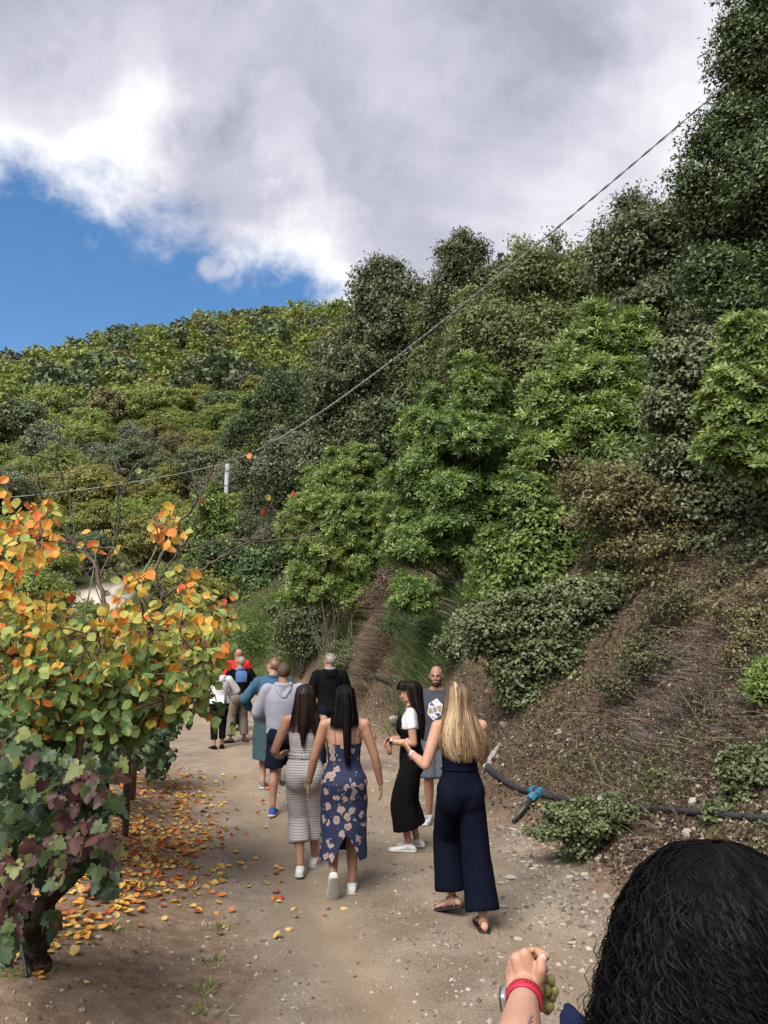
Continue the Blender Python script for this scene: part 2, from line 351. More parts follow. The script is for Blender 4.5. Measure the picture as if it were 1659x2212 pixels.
class MB:
    """collects shapes into one mesh"""
    def __init__(s): s.V = []; s.F = {}; s.n = 0
    def add(s, V, F):
        V = np.asarray(V, float); s.V.append(V)
        for f in F: s.F.setdefault(len(f), []).append([i+s.n for i in f])
        s.n += len(V); return s
    def addnp(s, V, F):
        s.V.append(np.asarray(V, float)); s.F.setdefault(F.shape[1], []).extend((F+s.n).tolist()); s.n += len(V); return s
    def mesh(s, name, smooth=True, mats=()):
        return npmesh(name, np.concatenate(s.V), [np.array(f) for f in s.F.values()], smooth=smooth, mats=mats)
    def obj(s, name, m, parent=None, smooth=True): return link(name, s.mesh(name, smooth, (m,)), parent)
    # shapes
    def box(s, c, h, rot=None, bev=0):
        c = np.array(c, float); h = np.array(h, float)
        V = np.array([(x, y, z) for x in (-1, 1) for y in (-1, 1) for z in (-1, 1)])*h
        if rot is not None: V = V @ np.array(rot).T
        return s.add(V+c, [(0, 1, 3, 2), (4, 6, 7, 5), (0, 4, 5, 1), (2, 3, 7, 6), (0, 2, 6, 4), (1, 5, 7, 3)])
    def ell(s, c, r, rot=None, nu=12, nv=8):
        V = [(0, 0, 1)]
        for i in range(1, nv):
            p = math.pi*i/nv
            for j in range(nu):
                q = 2*math.pi*j/nu; V.append((math.sin(p)*math.cos(q), math.sin(p)*math.sin(q), math.cos(p)))
        V.append((0, 0, -1)); V = np.array(V)*np.array(r if hasattr(r, '__len__') else (r, r, r))
        if rot is not None: V = V @ np.array(rot).T
        F = [(0, 1+j, 1+(j+1) % nu) for j in range(nu)]
        for i in range(nv-2):
            for j in range(nu):
                a = 1+i*nu; k = (j+1) % nu; F.append((a+j, a+nu+j, a+nu+k, a+k))
        a = 1+(nv-2)*nu; F += [(a+j, len(V)-1, a+(j+1) % nu) for j in range(nu)]
        return s.add(V+np.array(c), F)
    def tube(s, pts, rad, seg=8, cap=True, flat=1.0, up=None):
        pts = np.asarray(pts, float); n = len(pts); rad = np.broadcast_to(np.asarray(rad, float), (n,))
        T = unit(np.gradient(pts, axis=0)); u = np.array([0, 0, 1.]) if up is None else np.array(up, float)
        if abs(T[0] @ u) > .95: u = np.array([1., 0, 0])
        V = []
        for i in range(n):
            a = np.cross(T[i], u); a /= max(np.linalg.norm(a), 1e-6); b = np.cross(a, T[i]); u = b
            q = np.arange(seg)*2*math.pi/seg
            V.append(pts[i]+rad[i]*(np.cos(q)[:, None]*a+flat*np.sin(q)[:, None]*b))
        V = np.concatenate(V); F = []
        for i in range(n-1):
            for j in range(seg):
                k = (j+1) % seg; F.append((i*seg+j, i*seg+k, (i+1)*seg+k, (i+1)*seg+j))
        if cap: F.append(tuple(range(seg-1, -1, -1))); F.append(tuple((n-1)*seg+j for j in range(seg)))
        return s.add(V, F)
    def cap(s, p0, p1, r0, r1, seg=10):
        """tapered capsule"""
        p0 = np.array(p0, float); p1 = np.array(p1, float); s.tube([p0, p0*.5+p1*.5, p1], [r0, (r0+r1)/2, r1], seg)
        s.ell(p0, r0, nu=10, nv=6); s.ell(p1, r1, nu=10, nv=6); return s
    def loft(s, rings, seg=20, cap=True):
        """rings: (centre, half-axis a, half-axis b)"""
        q = np.arange(seg)*2*math.pi/seg; V = []
        for c, a, b in rings:
            V.append(np.array(c, float)+np.cos(q)[:, None]*np.array(a, float)+np.sin(q)[:, None]*np.array(b, float))
        n = len(rings); V = np.concatenate(V); F = []
        for i in range(n-1):
            for j in range(seg):
                k = (j+1) % seg; F.append((i*seg+j, i*seg+k, (i+1)*seg+k, (i+1)*seg+j))
        if cap: F.append(tuple(range(seg-1, -1, -1))); F.append(tuple((n-1)*seg+j for j in range(seg)))
        return s.add(V, F)

# leaf templates: x along the leaf, y across, z along its normal
def tmpl_leaf(w=.28, f=.06): return np.array([(0, 0, 0), (.45, w, f), (1, 0, 0), (.45, -w, f)]), np.array([(0, 1, 2), (0, 2, 3)])
def tmpl_whorl(n=6, w=.16, lift=.35):
    V = []; F = []
    for i in range(n):
        a = 2*math.pi*i/n+.3*(i % 2); L_ = 1.0 if i % 2 else .85; l = lift*(1 if i % 2 else 1.6)
        d = np.array([math.cos(a), math.sin(a), l]); d /= np.linalg.norm(d); sd_ = np.array([-math.sin(a), math.cos(a), 0])
        k = len(V)
        V += [d*.06, d*.6*L_+sd_*w+np.array([0, 0, .03]), d*L_, d*.6*L_-sd_*w+np.array([0, 0, .03])]
        F += [(k, k+1, k+2), (k, k+2, k+3)]
    return np.array(V), np.array(F)
def tmpl_ovate():
    o = [(0, 0), (.12, .26), (.36, .43), (.62, .38), (.84, .2), (1, 0)]
    V = [(x, 0, -.07*math.sin(math.pi*x)) for x in (0, .3, .65, 1)]
    L_ = [(x, y, .05+.04*y) for x, y in o[1:-1]]; Rr = [(x, -y, .05+.04*y) for x, y in o[1:-1]]
    V = V+L_+Rr
    F = [(0, 4, 5), (0, 5, 1), (1, 5, 6), (1, 6, 2), (2, 6, 7), (2, 7, 3)]
    F += [(0, 9, 8), (0, 1, 9), (1, 10, 9), (1, 2, 10), (2, 11, 10), (2, 3, 11)]
    return np.array(V, float), np.array(F)
def tmpl_vine():
    pts = [(0, 0)]
    pol = [(-150, .42), (-128, .55), (-110, .42), (-88, .62), (-72, .50), (-60, .62), (-45, .45), (-25, .66), (-12, .72), (0, .86)]
    pol = pol+[(-a, r) for a, r in pol[-2::-1]]
    V = [(0, 0, 0)]+[(.12+r*math.cos(R(a)), r*math.sin(R(a))*.95, .08*math.cos(3*R(a))*r-.10*r*r) for a, r in pol]
    F = [(0, i, i+1) for i in range(1, len(V)-1)]
    return np.array(V, float), np.array(F)
T_LEAF = tmpl_leaf(); T_NARROW = tmpl_leaf(.14, .03); T_WHORL = tmpl_whorl(); T_BLADE = tmpl_leaf(.035, .0); T_OV = tmpl_ovate(); T_VINE = tmpl_vine(); T_ROUND = tmpl_leaf(.40, .08)
T_SPRAY = tmpl_whorl(5, .2, 1.3)
def tmpl_whorl_tri(n=6, w=.19, lift=.35):
    V = []; F = []
    for i in range(n):
        a = 2*math.pi*i/n+.3*(i % 2); l = lift*(1 if i % 2 else 1.6); d = np.array([math.cos(a), math.sin(a), l]); d /= np.linalg.norm(d); sd_ = np.array([-math.sin(a), math.cos(a), 0]); k = len(V)
        V += [d*.08, d*.66+sd_*w, d*1.0-sd_*w*.55]; F.append((k, k+1, k+2))
    return np.array(V), np.array(F)
T_WTRI = tmpl_whorl_tri(); T_TRI = (np.array([(0, 0, 0), (.58, .36, .05), (1, -.16, 0)]), np.array([(0, 1, 2)])); T_TRIR = (np.array([(0, -.08, 0), (.55, .50, .08), (1, -.30, 0)]), np.array([(0, 1, 2)]))

def leaves(P, D, Nn, size, T):
    """one copy of template T per point: D leaf direction, Nn leaf normal"""
    TV, TF = T; P = np.asarray(P); n = len(P); size = np.broadcast_to(size, (n,))
    D = unit(D); Sd = unit(np.cross(Nn, D)); N2 = np.cross(D, Sd)
    V = P[:, None, :]+size[:, None, None]*(TV[None, :, 0, None]*D[:, None, :]+TV[None, :, 1, None]*Sd[:, None, :]+TV[None, :, 2, None]*N2[:, None, :])
    F = (TF[None]+(np.arange(n)*len(TV))[:, None, None]).reshape(-1, TF.shape[1])
    return V.reshape(-1, 3), F
def sph(n, rng=RNG): return unit(rng.normal(size=(n, 3)))
def crown_points(lobes, nclump, per, cr, rng=RNG, squash=.75, up=.45, fill=.18, back=.75, below=True):
    """leaf points of a crown made of lobes (centre, radii): clumps on the lobes' uneven surface"""
    C = np.array([l[0] for l in lobes], float); Rr = np.array([l[1] for l in lobes], float)
    w = Rr[:, 0]*Rr[:, 2]; w = w/w.sum()
    k = rng.choice(len(lobes), size=nclump*3, p=w)
    d = sph(len(k), rng); d[:, 2] = np.where(d[:, 2] < -.8, -d[:, 2]*.3, d[:, 2]); d = unit(d)
    rad = .64+.40*rng.random(len(k))+.36*fbm(d[:, 0]*2.4+k*7, d[:, 1]*2.4, d[:, 2]*2.4, 2, 3)+np.where((rng.random(len(k)) < .16) & (d[:, 2] > -.1), .32*rng.random(len(k)), 0)
    P = C[k]+Rr[k]*d*rad[:, None]
    inside = np.zeros(len(k), bool)
    for i in range(len(lobes)):
        q = (P-C[i])/Rr[i]; inside |= (np.linalg.norm(q, axis=1) < .62) & (k != i)
    keep = ~inside & ~((d[:, 1] > .45) & (rng.random(len(k)) < back))
    P = P[keep][:nclump]; Nn = unit(d/Rr[k])[keep][:nclump]
    m = len(P); c = cr*(.45+.95*rng.random(m))
    idx = np.repeat(np.arange(m), per); u = sph(len(idx), rng)
    u[:, 2] = np.where((u[:, 2] < -.2) & (rng.random(len(idx)) < .7), -u[:, 2], u[:, 2])
    rr = (.55+.5*rng.random(len(idx)))
    Q = P[idx]+u*rr[:, None]*c[idx, None]*np.array([1, 1, squash])
    NN = unit(u+.6*Nn[idx]+np.array([0, 0, up])+.35*rng.normal(size=u.shape))
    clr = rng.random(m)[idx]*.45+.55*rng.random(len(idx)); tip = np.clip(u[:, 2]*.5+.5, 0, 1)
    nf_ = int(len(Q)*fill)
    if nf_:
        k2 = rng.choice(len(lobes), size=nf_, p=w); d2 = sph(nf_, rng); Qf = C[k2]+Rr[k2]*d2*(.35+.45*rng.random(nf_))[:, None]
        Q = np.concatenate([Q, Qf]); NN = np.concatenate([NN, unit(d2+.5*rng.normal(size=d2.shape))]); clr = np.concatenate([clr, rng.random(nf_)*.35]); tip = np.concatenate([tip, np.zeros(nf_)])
    return Q, NN, clr, tip, P
def foliage(name, m, parent, lobes, nclump, per, cr, size, T, whorl=False, droop=0., rng=RNG, tipw=.35, **k):
    Q, NN, clr, tip, CP = crown_points(lobes, nclump, per, cr, rng, **k)
    hz = height(Q[:, 0], Q[:, 1]); ok = Q[:, 2] > hz+.02
    Q, NN, clr, tip = Q[ok], NN[ok], clr[ok], tip[ok]
    n = len(Q)
    if whorl: Nn = NN; D = unit(np.cross(NN, sph(n, rng)))
    else:
        D = unit(np.cross(NN, sph(n, rng))+.35*NN+np.array([0, 0, -droop])); Nn = NN
    s = size*(.7+.6*rng.random(n))
    V, F = leaves(Q, D, Nn, s, T)
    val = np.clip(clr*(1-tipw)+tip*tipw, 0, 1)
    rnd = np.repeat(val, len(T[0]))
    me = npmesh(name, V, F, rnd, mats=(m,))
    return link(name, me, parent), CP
def branchy(name, m, parent, base, targets, r0=.08, rng=RNG, seg=6, sway=.12):
    mb = MB(); base = np.array(base, float)
    for t in targets:
        t = np.array(t, float); n = 7; L_ = np.linalg.norm(t-base)
        ts = np.linspace(0, 1, n)[:, None]; side = sph(1, rng)[0]*sway*L_
        mid = base*(1-ts)+t*ts; mid[:, :2] = base[:2]*(1-ts**1.4)+t[:2]*ts**1.4
        pts = mid+np.sin(ts*math.pi)*side+np.concatenate([[[0, 0, 0]], rng.normal(size=(n-2, 3))*.02*L_, [[0, 0, 0]]])
        mb.tube(pts, np.linspace(r0, r0*.22, n)*(.7+.5*rng.random()), seg)
    return mb.obj(name, m, parent)

# ================================================================== large structure
def axis(fine, lo, hi, step, far, grow=1.09):
    a = list(np.arange(lo, hi+1e-6, step)); s = step
    x = a[-1]
    while x < far: s *= grow; x += s; a.append(x)
    s = step; x = a[0]
    while x > -far: s *= grow; x -= s; a.insert(0, x)
    return np.array(a)
def build_ground():
    xs = axis(0, -5, 5, .08, 420, 1.09); ys = axis(0, 1.5, 13, .08, 420, 1.055)
    X, Y = np.meshgrid(xs, ys); Z = height(X, Y)
    ny, nx = X.shape
    V = np.stack([X.ravel(), Y.ravel(), Z.ravel()], 1)
    i = np.arange(nx*ny).reshape(ny, nx)
    F = np.stack([i[:-1, :-1].ravel(), i[:-1, 1:].ravel(), i[1:, 1:].ravel(), i[1:, :-1].ravel()], 1)
    me = npmesh('ground', V, F, smooth=True, mats=(ground_mat(),))
    p, b, f = zone(X.ravel(), Y.ravel())
    a = me.attributes.new('zone', 'FLOAT_COLOR', 'POINT'); a.data.foreach_set('color', np.stack([p, b, f, np.ones_like(p)], 1).astype(np.float32).ravel())
    x, y = X.ravel(), Y.ravel(); s = sdist(x, y, TOE); l = -sdist(x, y, LEFT)
    fr = np.clip(-l/np.maximum(-l-s+1e-6, .5), 0, 1)+.03*fbm(x*.8, y*.8, s=61)
    rut = np.clip(np.exp(-((fr-.24)/.09)**2)+np.exp(-((fr-.66)/.11)**2), 0, 1)*sstep(-l, 0, .3)*sstep(-s, 0, .3)
    a = me.attributes.new('rut', 'FLOAT', 'POINT'); a.data.foreach_set('value', rut.astype(np.float32))
    tag(link('ground', me), 'brown gritty dirt track with soil verge, rising bank and hillside', kind='structure')
build_ground()

# foliage colours (real leaf colours, darkest to brightest leaf)
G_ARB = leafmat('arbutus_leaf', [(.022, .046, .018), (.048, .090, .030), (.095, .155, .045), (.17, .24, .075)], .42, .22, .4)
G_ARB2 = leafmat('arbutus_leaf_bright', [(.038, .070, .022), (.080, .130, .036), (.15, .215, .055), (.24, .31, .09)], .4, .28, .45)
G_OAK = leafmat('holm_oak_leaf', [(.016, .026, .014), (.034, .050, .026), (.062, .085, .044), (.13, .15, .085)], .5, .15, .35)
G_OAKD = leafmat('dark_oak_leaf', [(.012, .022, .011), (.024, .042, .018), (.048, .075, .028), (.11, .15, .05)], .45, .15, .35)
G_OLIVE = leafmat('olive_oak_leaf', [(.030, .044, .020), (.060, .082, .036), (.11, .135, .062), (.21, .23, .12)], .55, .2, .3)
G_SILV = leafmat('silver_leaf', [(.045, .060, .036), (.090, .115, .07), (.16, .185, .12), (.27, .29, .20)], .55, .15, .3)
G_LENT = leafmat('lentisk_leaf', [(.018, .028, .014), (.042, .060, .026), (.082, .105, .048), (.17, .19, .10)], .45, .18, .4)
G_YEL = leafmat('pale_yellow_leaf', [(.04, .038, .022), (.095, .085, .042), (.19, .17, .08), (.32, .29, .15)], .6, .25, .25)
G_MIX = leafmat('climber_leaf', [(.030, .060, .018), (.065, .12, .028), (.14, .21, .05), (.25, .29, .10)], .5, .25, .3)
G_IVY = leafmat('ivy_leaf', [(.022, .046, .018), (.045, .085, .028), (.085, .14, .045), (.14, .21, .07)], .4, .2, .4)
G_BROOM = leafmat('broom_stem', [(.05, .075, .026), (.09, .13, .04), (.14, .20, .055), (.20, .27, .085)], .6, .25, .2)
G_HEATH = leafmat('heather_leaf', [(.025, .045, .018), (.05, .08, .028), (.08, .12, .04), (.13, .17, .06)], .6, .2, .2)
DRY = leafmat('dry_grass', [(.045, .032, .024), (.095, .07, .05), (.155, .12, .085), (.25, .205, .15)], .8, .2, .1)
LITTER = leafmat('leaf_litter', [(.018, .012, .009), (.055, .036, .026), (.12, .085, .06), (.32, .26, .20)], .75, .1, .15)
AUT = leafmat('autumn_leaf', [(0, .075, .135, .042), (.18, .16, .24, .07), (.36, .28, .34, .09), (.50, .46, .38, .075), (.64, .62, .33, .05), (.82, .66, .20, .05), (1, .52, .075, .045)], .5, .35, .3, .02)
FALL = leafmat('fallen_leaf', [(0, .46, .34, .13), (.3, .50, .30, .055), (.55, .46, .18, .035), (.8, .38, .075, .025), (1, .15, .065, .04)], .6, .15, .25, .02)
VINE = leafmat('vine_leaf', [(0, .022, .046, .020), (.35, .050, .095, .035), (.62, .11, .17, .055), (.80, .21, .25, .07), (.89, .14, .062, .045), (1, .075, .034, .036)], .5, .28, .35, .05)
BARK = mat('bark', (.055, .045, .036), .9, .1, (.16, .135, .11), 14, .8, 40)
DARKB = mat('dark_bark', (.018, .015, .012), .9, .1, (.05, .042, .034), 14, .8, 40)
BARKG = mat('lichen_bark', (.10, .085, .07), .9, .1, (.27, .26, .21), 22, .8, 60)
VBARK = mat('vine_bark', (.012, .009, .008), .95, .1, (.055, .042, .033), 40, 1, 60)
STEM = mat('stem', (.07, .05, .032), .85, .15, (.16, .11, .07), 20)
STONE = mat('stone', (.13, .115, .10), .85, .2, (.22, .20, .175), 7, .5, 40, col3=(.30, .285, .26))
STONEW = mat('pale_stone', (.26, .235, .20), .85, .2, (.38, .355, .315), 9, .5, 40)
STONER = mat('ochre_stone', (.19, .10, .055), .9, .1, (.29, .18, .105), 12, .5, 40)
LICH = mat('lichen_boulder', (.13, .12, .11), .9, .1, (.26, .255, .24), 18, .6, 40, col3=(.38, .37, .35))

def sub(lobes, k=9, rng=RNG):
    out = []
    for c, r in lobes:
        c = np.array(c, float); r = np.array(r, float)
        out.append((c, r*.72))
        for d in sph(k, rng):
            if d[2] < -.4: d[2] *= -1
            out.append((c+d*r*(.5+.35*rng.random()), r*(.22+.32*rng.random())))
    return out
def plob(d, lobes, dz=.8):
    """lobes given as (u, v, half width, half height[, extra depth]) at forward distance d"""
    out = []
    for l in lobes:
        dd = d+(l[4] if len(l) > 4 else 0); k = dd/FP
        out.append((at(l[0], l[1], dd), (l[2]*k, l[2]*k*dz, l[3]*k)))
    return out
def plant(name, label, cat, d, lobes, m, nclump, per, cr, size, T, whorl=False, stem=True, bark=BARK, r0=.024, group=None, nsub=9, base=None, part='foliage', dz=.8, spikes=2, **k):
    nlob = len(lobes)
    if spikes:
        rs_ = np.random.default_rng(int(abs(lobes[0][0])+abs(lobes[0][1]))); top = sorted(lobes, key=lambda l: l[1]-l[3])[:max(3, len(lobes)*2//3)]; ex = []
        for l in top:
            for _ in range(spikes): q_ = rs_.uniform(-.85, .85); w_ = rs_.uniform(.10, .22)*l[2]+4; ex.append((l[0]+q_*l[2], l[1]-l[3]*math.sqrt(1-q_*q_)*rs_.uniform(.85, 1.12), w_, w_*rs_.uniform(1.1, 2.4), (l[4] if len(l) > 4 else 0)))
        lobes = list(lobes)+ex
    T0 = T; T = T_TRI if T is T_LEAF else (T_WTRI if (T is T_WHORL and d >= 13) else (T_TRIR if (T is T_ROUND and d > 9) else T))
    nclump = int(nclump*1.38); size *= 1.05; per = int(per*.56); cr = cr*.68
    if cat == 'tree' and T0 is T_LEAF: size *= .84; per = int(per*1.15)
    if d > 9 and T0 is T_ROUND: size *= 1.08
    L_ = plob(d, lobes, dz)
    cx = np.mean([l[0][0] for l in L_]); cy = np.mean([l[0][1] for l in L_])
    if base is not None: b = np.array(base, float)
    else: b = np.array([cx, cy, H1(cx, cy)-.1])
    root = empty(name, (0, 0, 0)); tag(root, label, cat, group)
    o, CP = foliage(part, m, root, sub(L_, nsub) if nsub else L_, nclump, per, cr, size, T, whorl, **k)
    if stem:
        idx = RNG.choice(len(CP), min(len(CP), 9), replace=False) if cat != 'tree' else []
        if cat == 'tree': L_ = L_[:nlob]
        branchy('trunk' if cat == 'tree' else 'stem', DARKB if cat == 'tree' else bark, root, b, [CP[i] for i in idx]+[l[0] for l in L_], r0)
    piv = Vector(b)
    root.location = piv
    for ch in root.children: ch.data.transform(Matrix.Translation(-piv))
    return root

# ------------------------------------------------------------------ the wood on the far hill
def far_tree_mesh(k, n, crn, size, seed):
    rng = np.random.default_rng(seed)
    lob = [((0, 0, 2.6), (2.3, 2.1, 1.7))]
    for d in sph(7, rng): lob.append((np.array([0, 0, 2.7])+d*np.array([1.4, 1.2, .9]), (1.1+.5*rng.random(), 1.1, 1.0+.3*rng.random())))
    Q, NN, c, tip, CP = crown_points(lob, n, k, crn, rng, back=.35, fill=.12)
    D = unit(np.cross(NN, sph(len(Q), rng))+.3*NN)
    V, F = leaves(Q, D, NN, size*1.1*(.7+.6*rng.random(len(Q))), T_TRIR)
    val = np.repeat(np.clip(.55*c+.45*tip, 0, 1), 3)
    mb = MB(); mb.tube([(0, 0, -2), (.1, 0, .8), (.0, .1, 2.6)], [.18, .14, .05], 5)
    tv = mb.V[0]; tf = np.array(mb.F[4]); 
    V2 = np.concatenate([V, tv]); F4 = tf+len(V)
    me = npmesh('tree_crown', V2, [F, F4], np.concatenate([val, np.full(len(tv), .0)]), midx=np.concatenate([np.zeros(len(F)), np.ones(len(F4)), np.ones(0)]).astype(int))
    return me
def far_wood():
    rng = np.random.default_rng(5)
    H_ = [leafmat('hill_leaf_green', [(.034, .058, .022), (.072, .112, .036), (.12, .172, .052), (.18, .24, .08)], .5, .2, .3),
          leafmat('hill_leaf_dark', [(.022, .036, .024), (.044, .066, .038), (.076, .105, .058), (.12, .155, .085)], .5, .15, .3),
          leafmat('hill_leaf_olive', [(.050, .056, .022), (.098, .108, .036), (.155, .165, .052), (.23, .235, .08)], .5, .2, .3),
          leafmat('hill_leaf_fresh', [(.046, .074, .024), (.092, .140, .042), (.150, .212, .062), (.22, .29, .095)], .5, .25, .3),
          leafmat('hill_leaf_grey', [(.042, .05, .035), (.085, .095, .065), (.14, .15, .105), (.2, .21, .15)], .5, .1, .2),
          leafmat('hill_leaf_brown', [(.05, .046, .028), (.10, .090, .05), (.15, .135, .072), (.21, .19, .10)], .6, .1, .2)]
    words = ['mid green', 'dark blue-green', 'olive yellow', 'bright green', 'silvery grey-green', 'brownish']
    near = [far_tree_mesh(60, 190, .52, .155, 100+i) for i in range(4)]
    mid = [far_tree_mesh(30, 150, .55, .24, 200+i) for i in range(4)]
    pts = []
    tries = 0
    while tries < 26000:
        tries += 1
        az = rng.uniform(-31, 24); r = math.sqrt(rng.uniform(38**2, 172**2))
        x, y = r*math.sin(R(az)), r*math.cos(R(az))
        if 42.5 < r < 48.8 and az < -17: continue
        if az > 3 and r < 60: continue
        if az > -3 and r < 42: continue
        sp = 2.2+.009*r
        if any((x-a)**2+(y-b)**2 < sp*sp for a, b, _, _ in pts[-4000:]): continue
        pts.append((x, y, r, az))
    P = np.array(pts); hz = height(P[:, 0], P[:, 1])
    order = np.argsort(P[:, 2])
    rest = []
    for n_, i in enumerate(order):
        x, y, r, az = P[i]; z = hz[i]
        low = r < 78
        pick = rng.random(); nz = float(fbm(x*.03, y*.03, s=71))
        w = np.array([.30, .13, .12, .32, .09, .04]) if not low else np.array([.2, .12, .36, .12, .1, .10])
        w = w*np.exp(np.array([0, -nz, nz*2, -nz, 0, nz])); w /= w.sum(); kind = int(rng.choice(6, p=w))
        sc = (.5+.55*rng.random())*(1 if r > 60 else .72); 
        if kind == 1 and rng.random() < .5: sc *= 1.35
        sz = sc*(.85+.35*rng.random())
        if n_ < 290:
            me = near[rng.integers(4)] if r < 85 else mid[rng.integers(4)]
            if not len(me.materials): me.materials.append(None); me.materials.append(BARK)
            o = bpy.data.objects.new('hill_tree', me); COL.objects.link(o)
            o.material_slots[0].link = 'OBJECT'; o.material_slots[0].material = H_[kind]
            o.location = (x, y, z-.5*sz); o.rotation_euler = (0, 0, rng.uniform(-.8, .8)); o.scale = (sc, sc, sz)
            pu = 829.5+FP*(x/(y*math.cos(PITCH)+(z-CAMH)*math.sin(PITCH))); tz = z+2.6*sz-CAMH; pv = 1106-FP*((tz*math.cos(PITCH)-y*math.sin(PITCH))/(y*math.cos(PITCH)+tz*math.sin(PITCH)))
            hor = 'at the left edge' if pu < 150 else 'left of the pole' if pu < 400 else 'above the pole' if pu < 560 else 'beside the big dark oak' if pu < 800 else 'behind the bank trees'
            ver = 'on the upper' if pv < 830 else 'on the middle' if pv < 930 else 'on the lower' if pv < 1040 else 'at the foot of the'
            tag(o, '%s rounded tree %s slope %s' % (words[kind], ver, hor), 'tree', '%s trees %s slope of the far hill' % (words[kind], ver))
        else: rest.append((x, y, z-.5*sz, sc, sz, kind))
    far = far_tree_mesh(7, 62, .6, .60, 300); n = len(far.vertices); co = np.zeros(n*3); far.vertices.foreach_get('co', co); co = co.reshape(-1, 3)
    val = np.zeros(n); far.attributes['rnd'].data.foreach_get('value', val)
    tri = [np.array(p.vertices[:]) for p in far.polygons if len(p.vertices) == 3]; tri = np.array(tri)
    Vs = []; Fs = []; rs = []; mi = []; off = 0
    for x, y, z, sc, sz, kind in rest:
        a = rng.uniform(0, 6.28); c, s_ = math.cos(a), math.sin(a)
        q = co*np.array([sc, sc, sz]); q = np.stack([q[:, 0]*c-q[:, 1]*s_+x, q[:, 0]*s_+q[:, 1]*c+y, q[:, 2]+z], 1)
        Vs.append(q); Fs.append(tri+off); rs.append(val); mi.append(np.full(len(tri), kind)); off += n
    me = npmesh('distant_wood', np.concatenate(Vs), np.concatenate(Fs), np.concatenate(rs), mats=H_, midx=np.concatenate(mi))
    tag(link('distant_wood', me), 'dense green wood covering the upper slope of the far hill', 'wood', kind='stuff')
    print('hill trees', len(pts), 'rest', len(rest))
    # low scrub between the trees
    n = 60000; az = rng.uniform(-32, 22, n); r = np.sqrt(rng.uniform(36**2, 120**2, n)); x = r*np.sin(np.radians(az)); y = r*np.cos(np.radians(az))
    ok = ~((r > 42.5) & (r < 48.6) & (az < -17)) & (sdist(x, y, TOE) > 1.2); x, y = x[ok], y[ok]
    z = height(x, y)+rng.random(len(x))**2*1.1; NN = unit(sph(len(x), rng)+np.array([0, -.3, .8])); D = unit(np.cross(NN, sph(len(x), rng)))
    V, F = leaves(np.stack([x, y, z], 1), D, NN, .22+.2*rng.random(len(x)), T_TRIR)
    me = npmesh('scrub', V, F, np.repeat(rng.random(len(x)), 3), mats=(H_[2],))
    tag(link('scrub', me), 'low olive scrub growing between the hillside trees', 'scrub', kind='stuff')
far_wood()

# ------------------------------------------------------------------ trees and shrubs of the bank
# (tall evergreen oaks at the top)
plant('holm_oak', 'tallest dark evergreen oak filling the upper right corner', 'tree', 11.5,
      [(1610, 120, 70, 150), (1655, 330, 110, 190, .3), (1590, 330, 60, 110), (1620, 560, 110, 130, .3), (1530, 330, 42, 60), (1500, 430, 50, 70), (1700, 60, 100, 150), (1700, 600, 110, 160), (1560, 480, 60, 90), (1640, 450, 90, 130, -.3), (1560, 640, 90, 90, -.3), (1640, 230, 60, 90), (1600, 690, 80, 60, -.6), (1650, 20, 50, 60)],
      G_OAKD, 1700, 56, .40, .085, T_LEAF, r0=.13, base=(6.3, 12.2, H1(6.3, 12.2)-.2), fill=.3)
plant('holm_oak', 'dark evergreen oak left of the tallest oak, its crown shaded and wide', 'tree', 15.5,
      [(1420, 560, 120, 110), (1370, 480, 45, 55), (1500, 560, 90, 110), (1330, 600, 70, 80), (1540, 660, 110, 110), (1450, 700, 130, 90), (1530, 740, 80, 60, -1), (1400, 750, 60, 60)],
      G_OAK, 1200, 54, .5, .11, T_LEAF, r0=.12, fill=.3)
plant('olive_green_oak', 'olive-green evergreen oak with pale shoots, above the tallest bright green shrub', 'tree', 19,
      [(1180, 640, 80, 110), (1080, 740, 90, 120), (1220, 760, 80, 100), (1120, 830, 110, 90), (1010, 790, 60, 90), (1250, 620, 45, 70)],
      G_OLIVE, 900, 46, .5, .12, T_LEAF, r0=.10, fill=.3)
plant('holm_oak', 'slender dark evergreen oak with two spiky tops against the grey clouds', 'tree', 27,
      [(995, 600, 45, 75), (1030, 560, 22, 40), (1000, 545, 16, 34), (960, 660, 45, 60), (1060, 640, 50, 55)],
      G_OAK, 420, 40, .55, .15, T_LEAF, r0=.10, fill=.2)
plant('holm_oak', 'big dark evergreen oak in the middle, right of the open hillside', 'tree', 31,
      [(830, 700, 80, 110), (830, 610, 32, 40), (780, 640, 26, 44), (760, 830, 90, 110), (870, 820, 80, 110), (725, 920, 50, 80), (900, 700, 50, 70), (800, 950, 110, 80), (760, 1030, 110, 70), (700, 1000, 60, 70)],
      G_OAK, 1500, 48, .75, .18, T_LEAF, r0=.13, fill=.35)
plant('olive_green_oak', 'pale olive-topped oak wedged between two darker oaks', 'tree', 29, [(925, 740, 45, 90), (940, 850, 50, 80)], G_OLIVE, 330, 42, .5, .13, T_LEAF, fill=.3)
plant('ivy_clad_tree', 'dark ivy-covered tree left of the big dark oak above the road bend', 'tree', 40,
      [(600, 880, 60, 70), (540, 940, 60, 60), (650, 960, 70, 70), (610, 1050, 60, 80), (680, 1060, 60, 70)], G_OAKD, 800, 40, .65, .17, T_LEAF, fill=.3)
plant('silvery_tree', 'pale silvery grey-green tree right of the utility pole', 'tree', 36, [(600, 985, 38, 42), (640, 1000, 40, 45), (580, 1030, 30, 40)], G_SILV, 300, 40, .5, .16, T_LEAF, fill=.3)
plant('juniper_tree', 'narrow dark grey-green tree just below the utility pole', 'tree', 44, [(545, 1060, 35, 70), (550, 1150, 42, 70), (530, 1020, 20, 30)], G_LENT, 420, 40, .5, .15, T_LEAF, fill=.3)
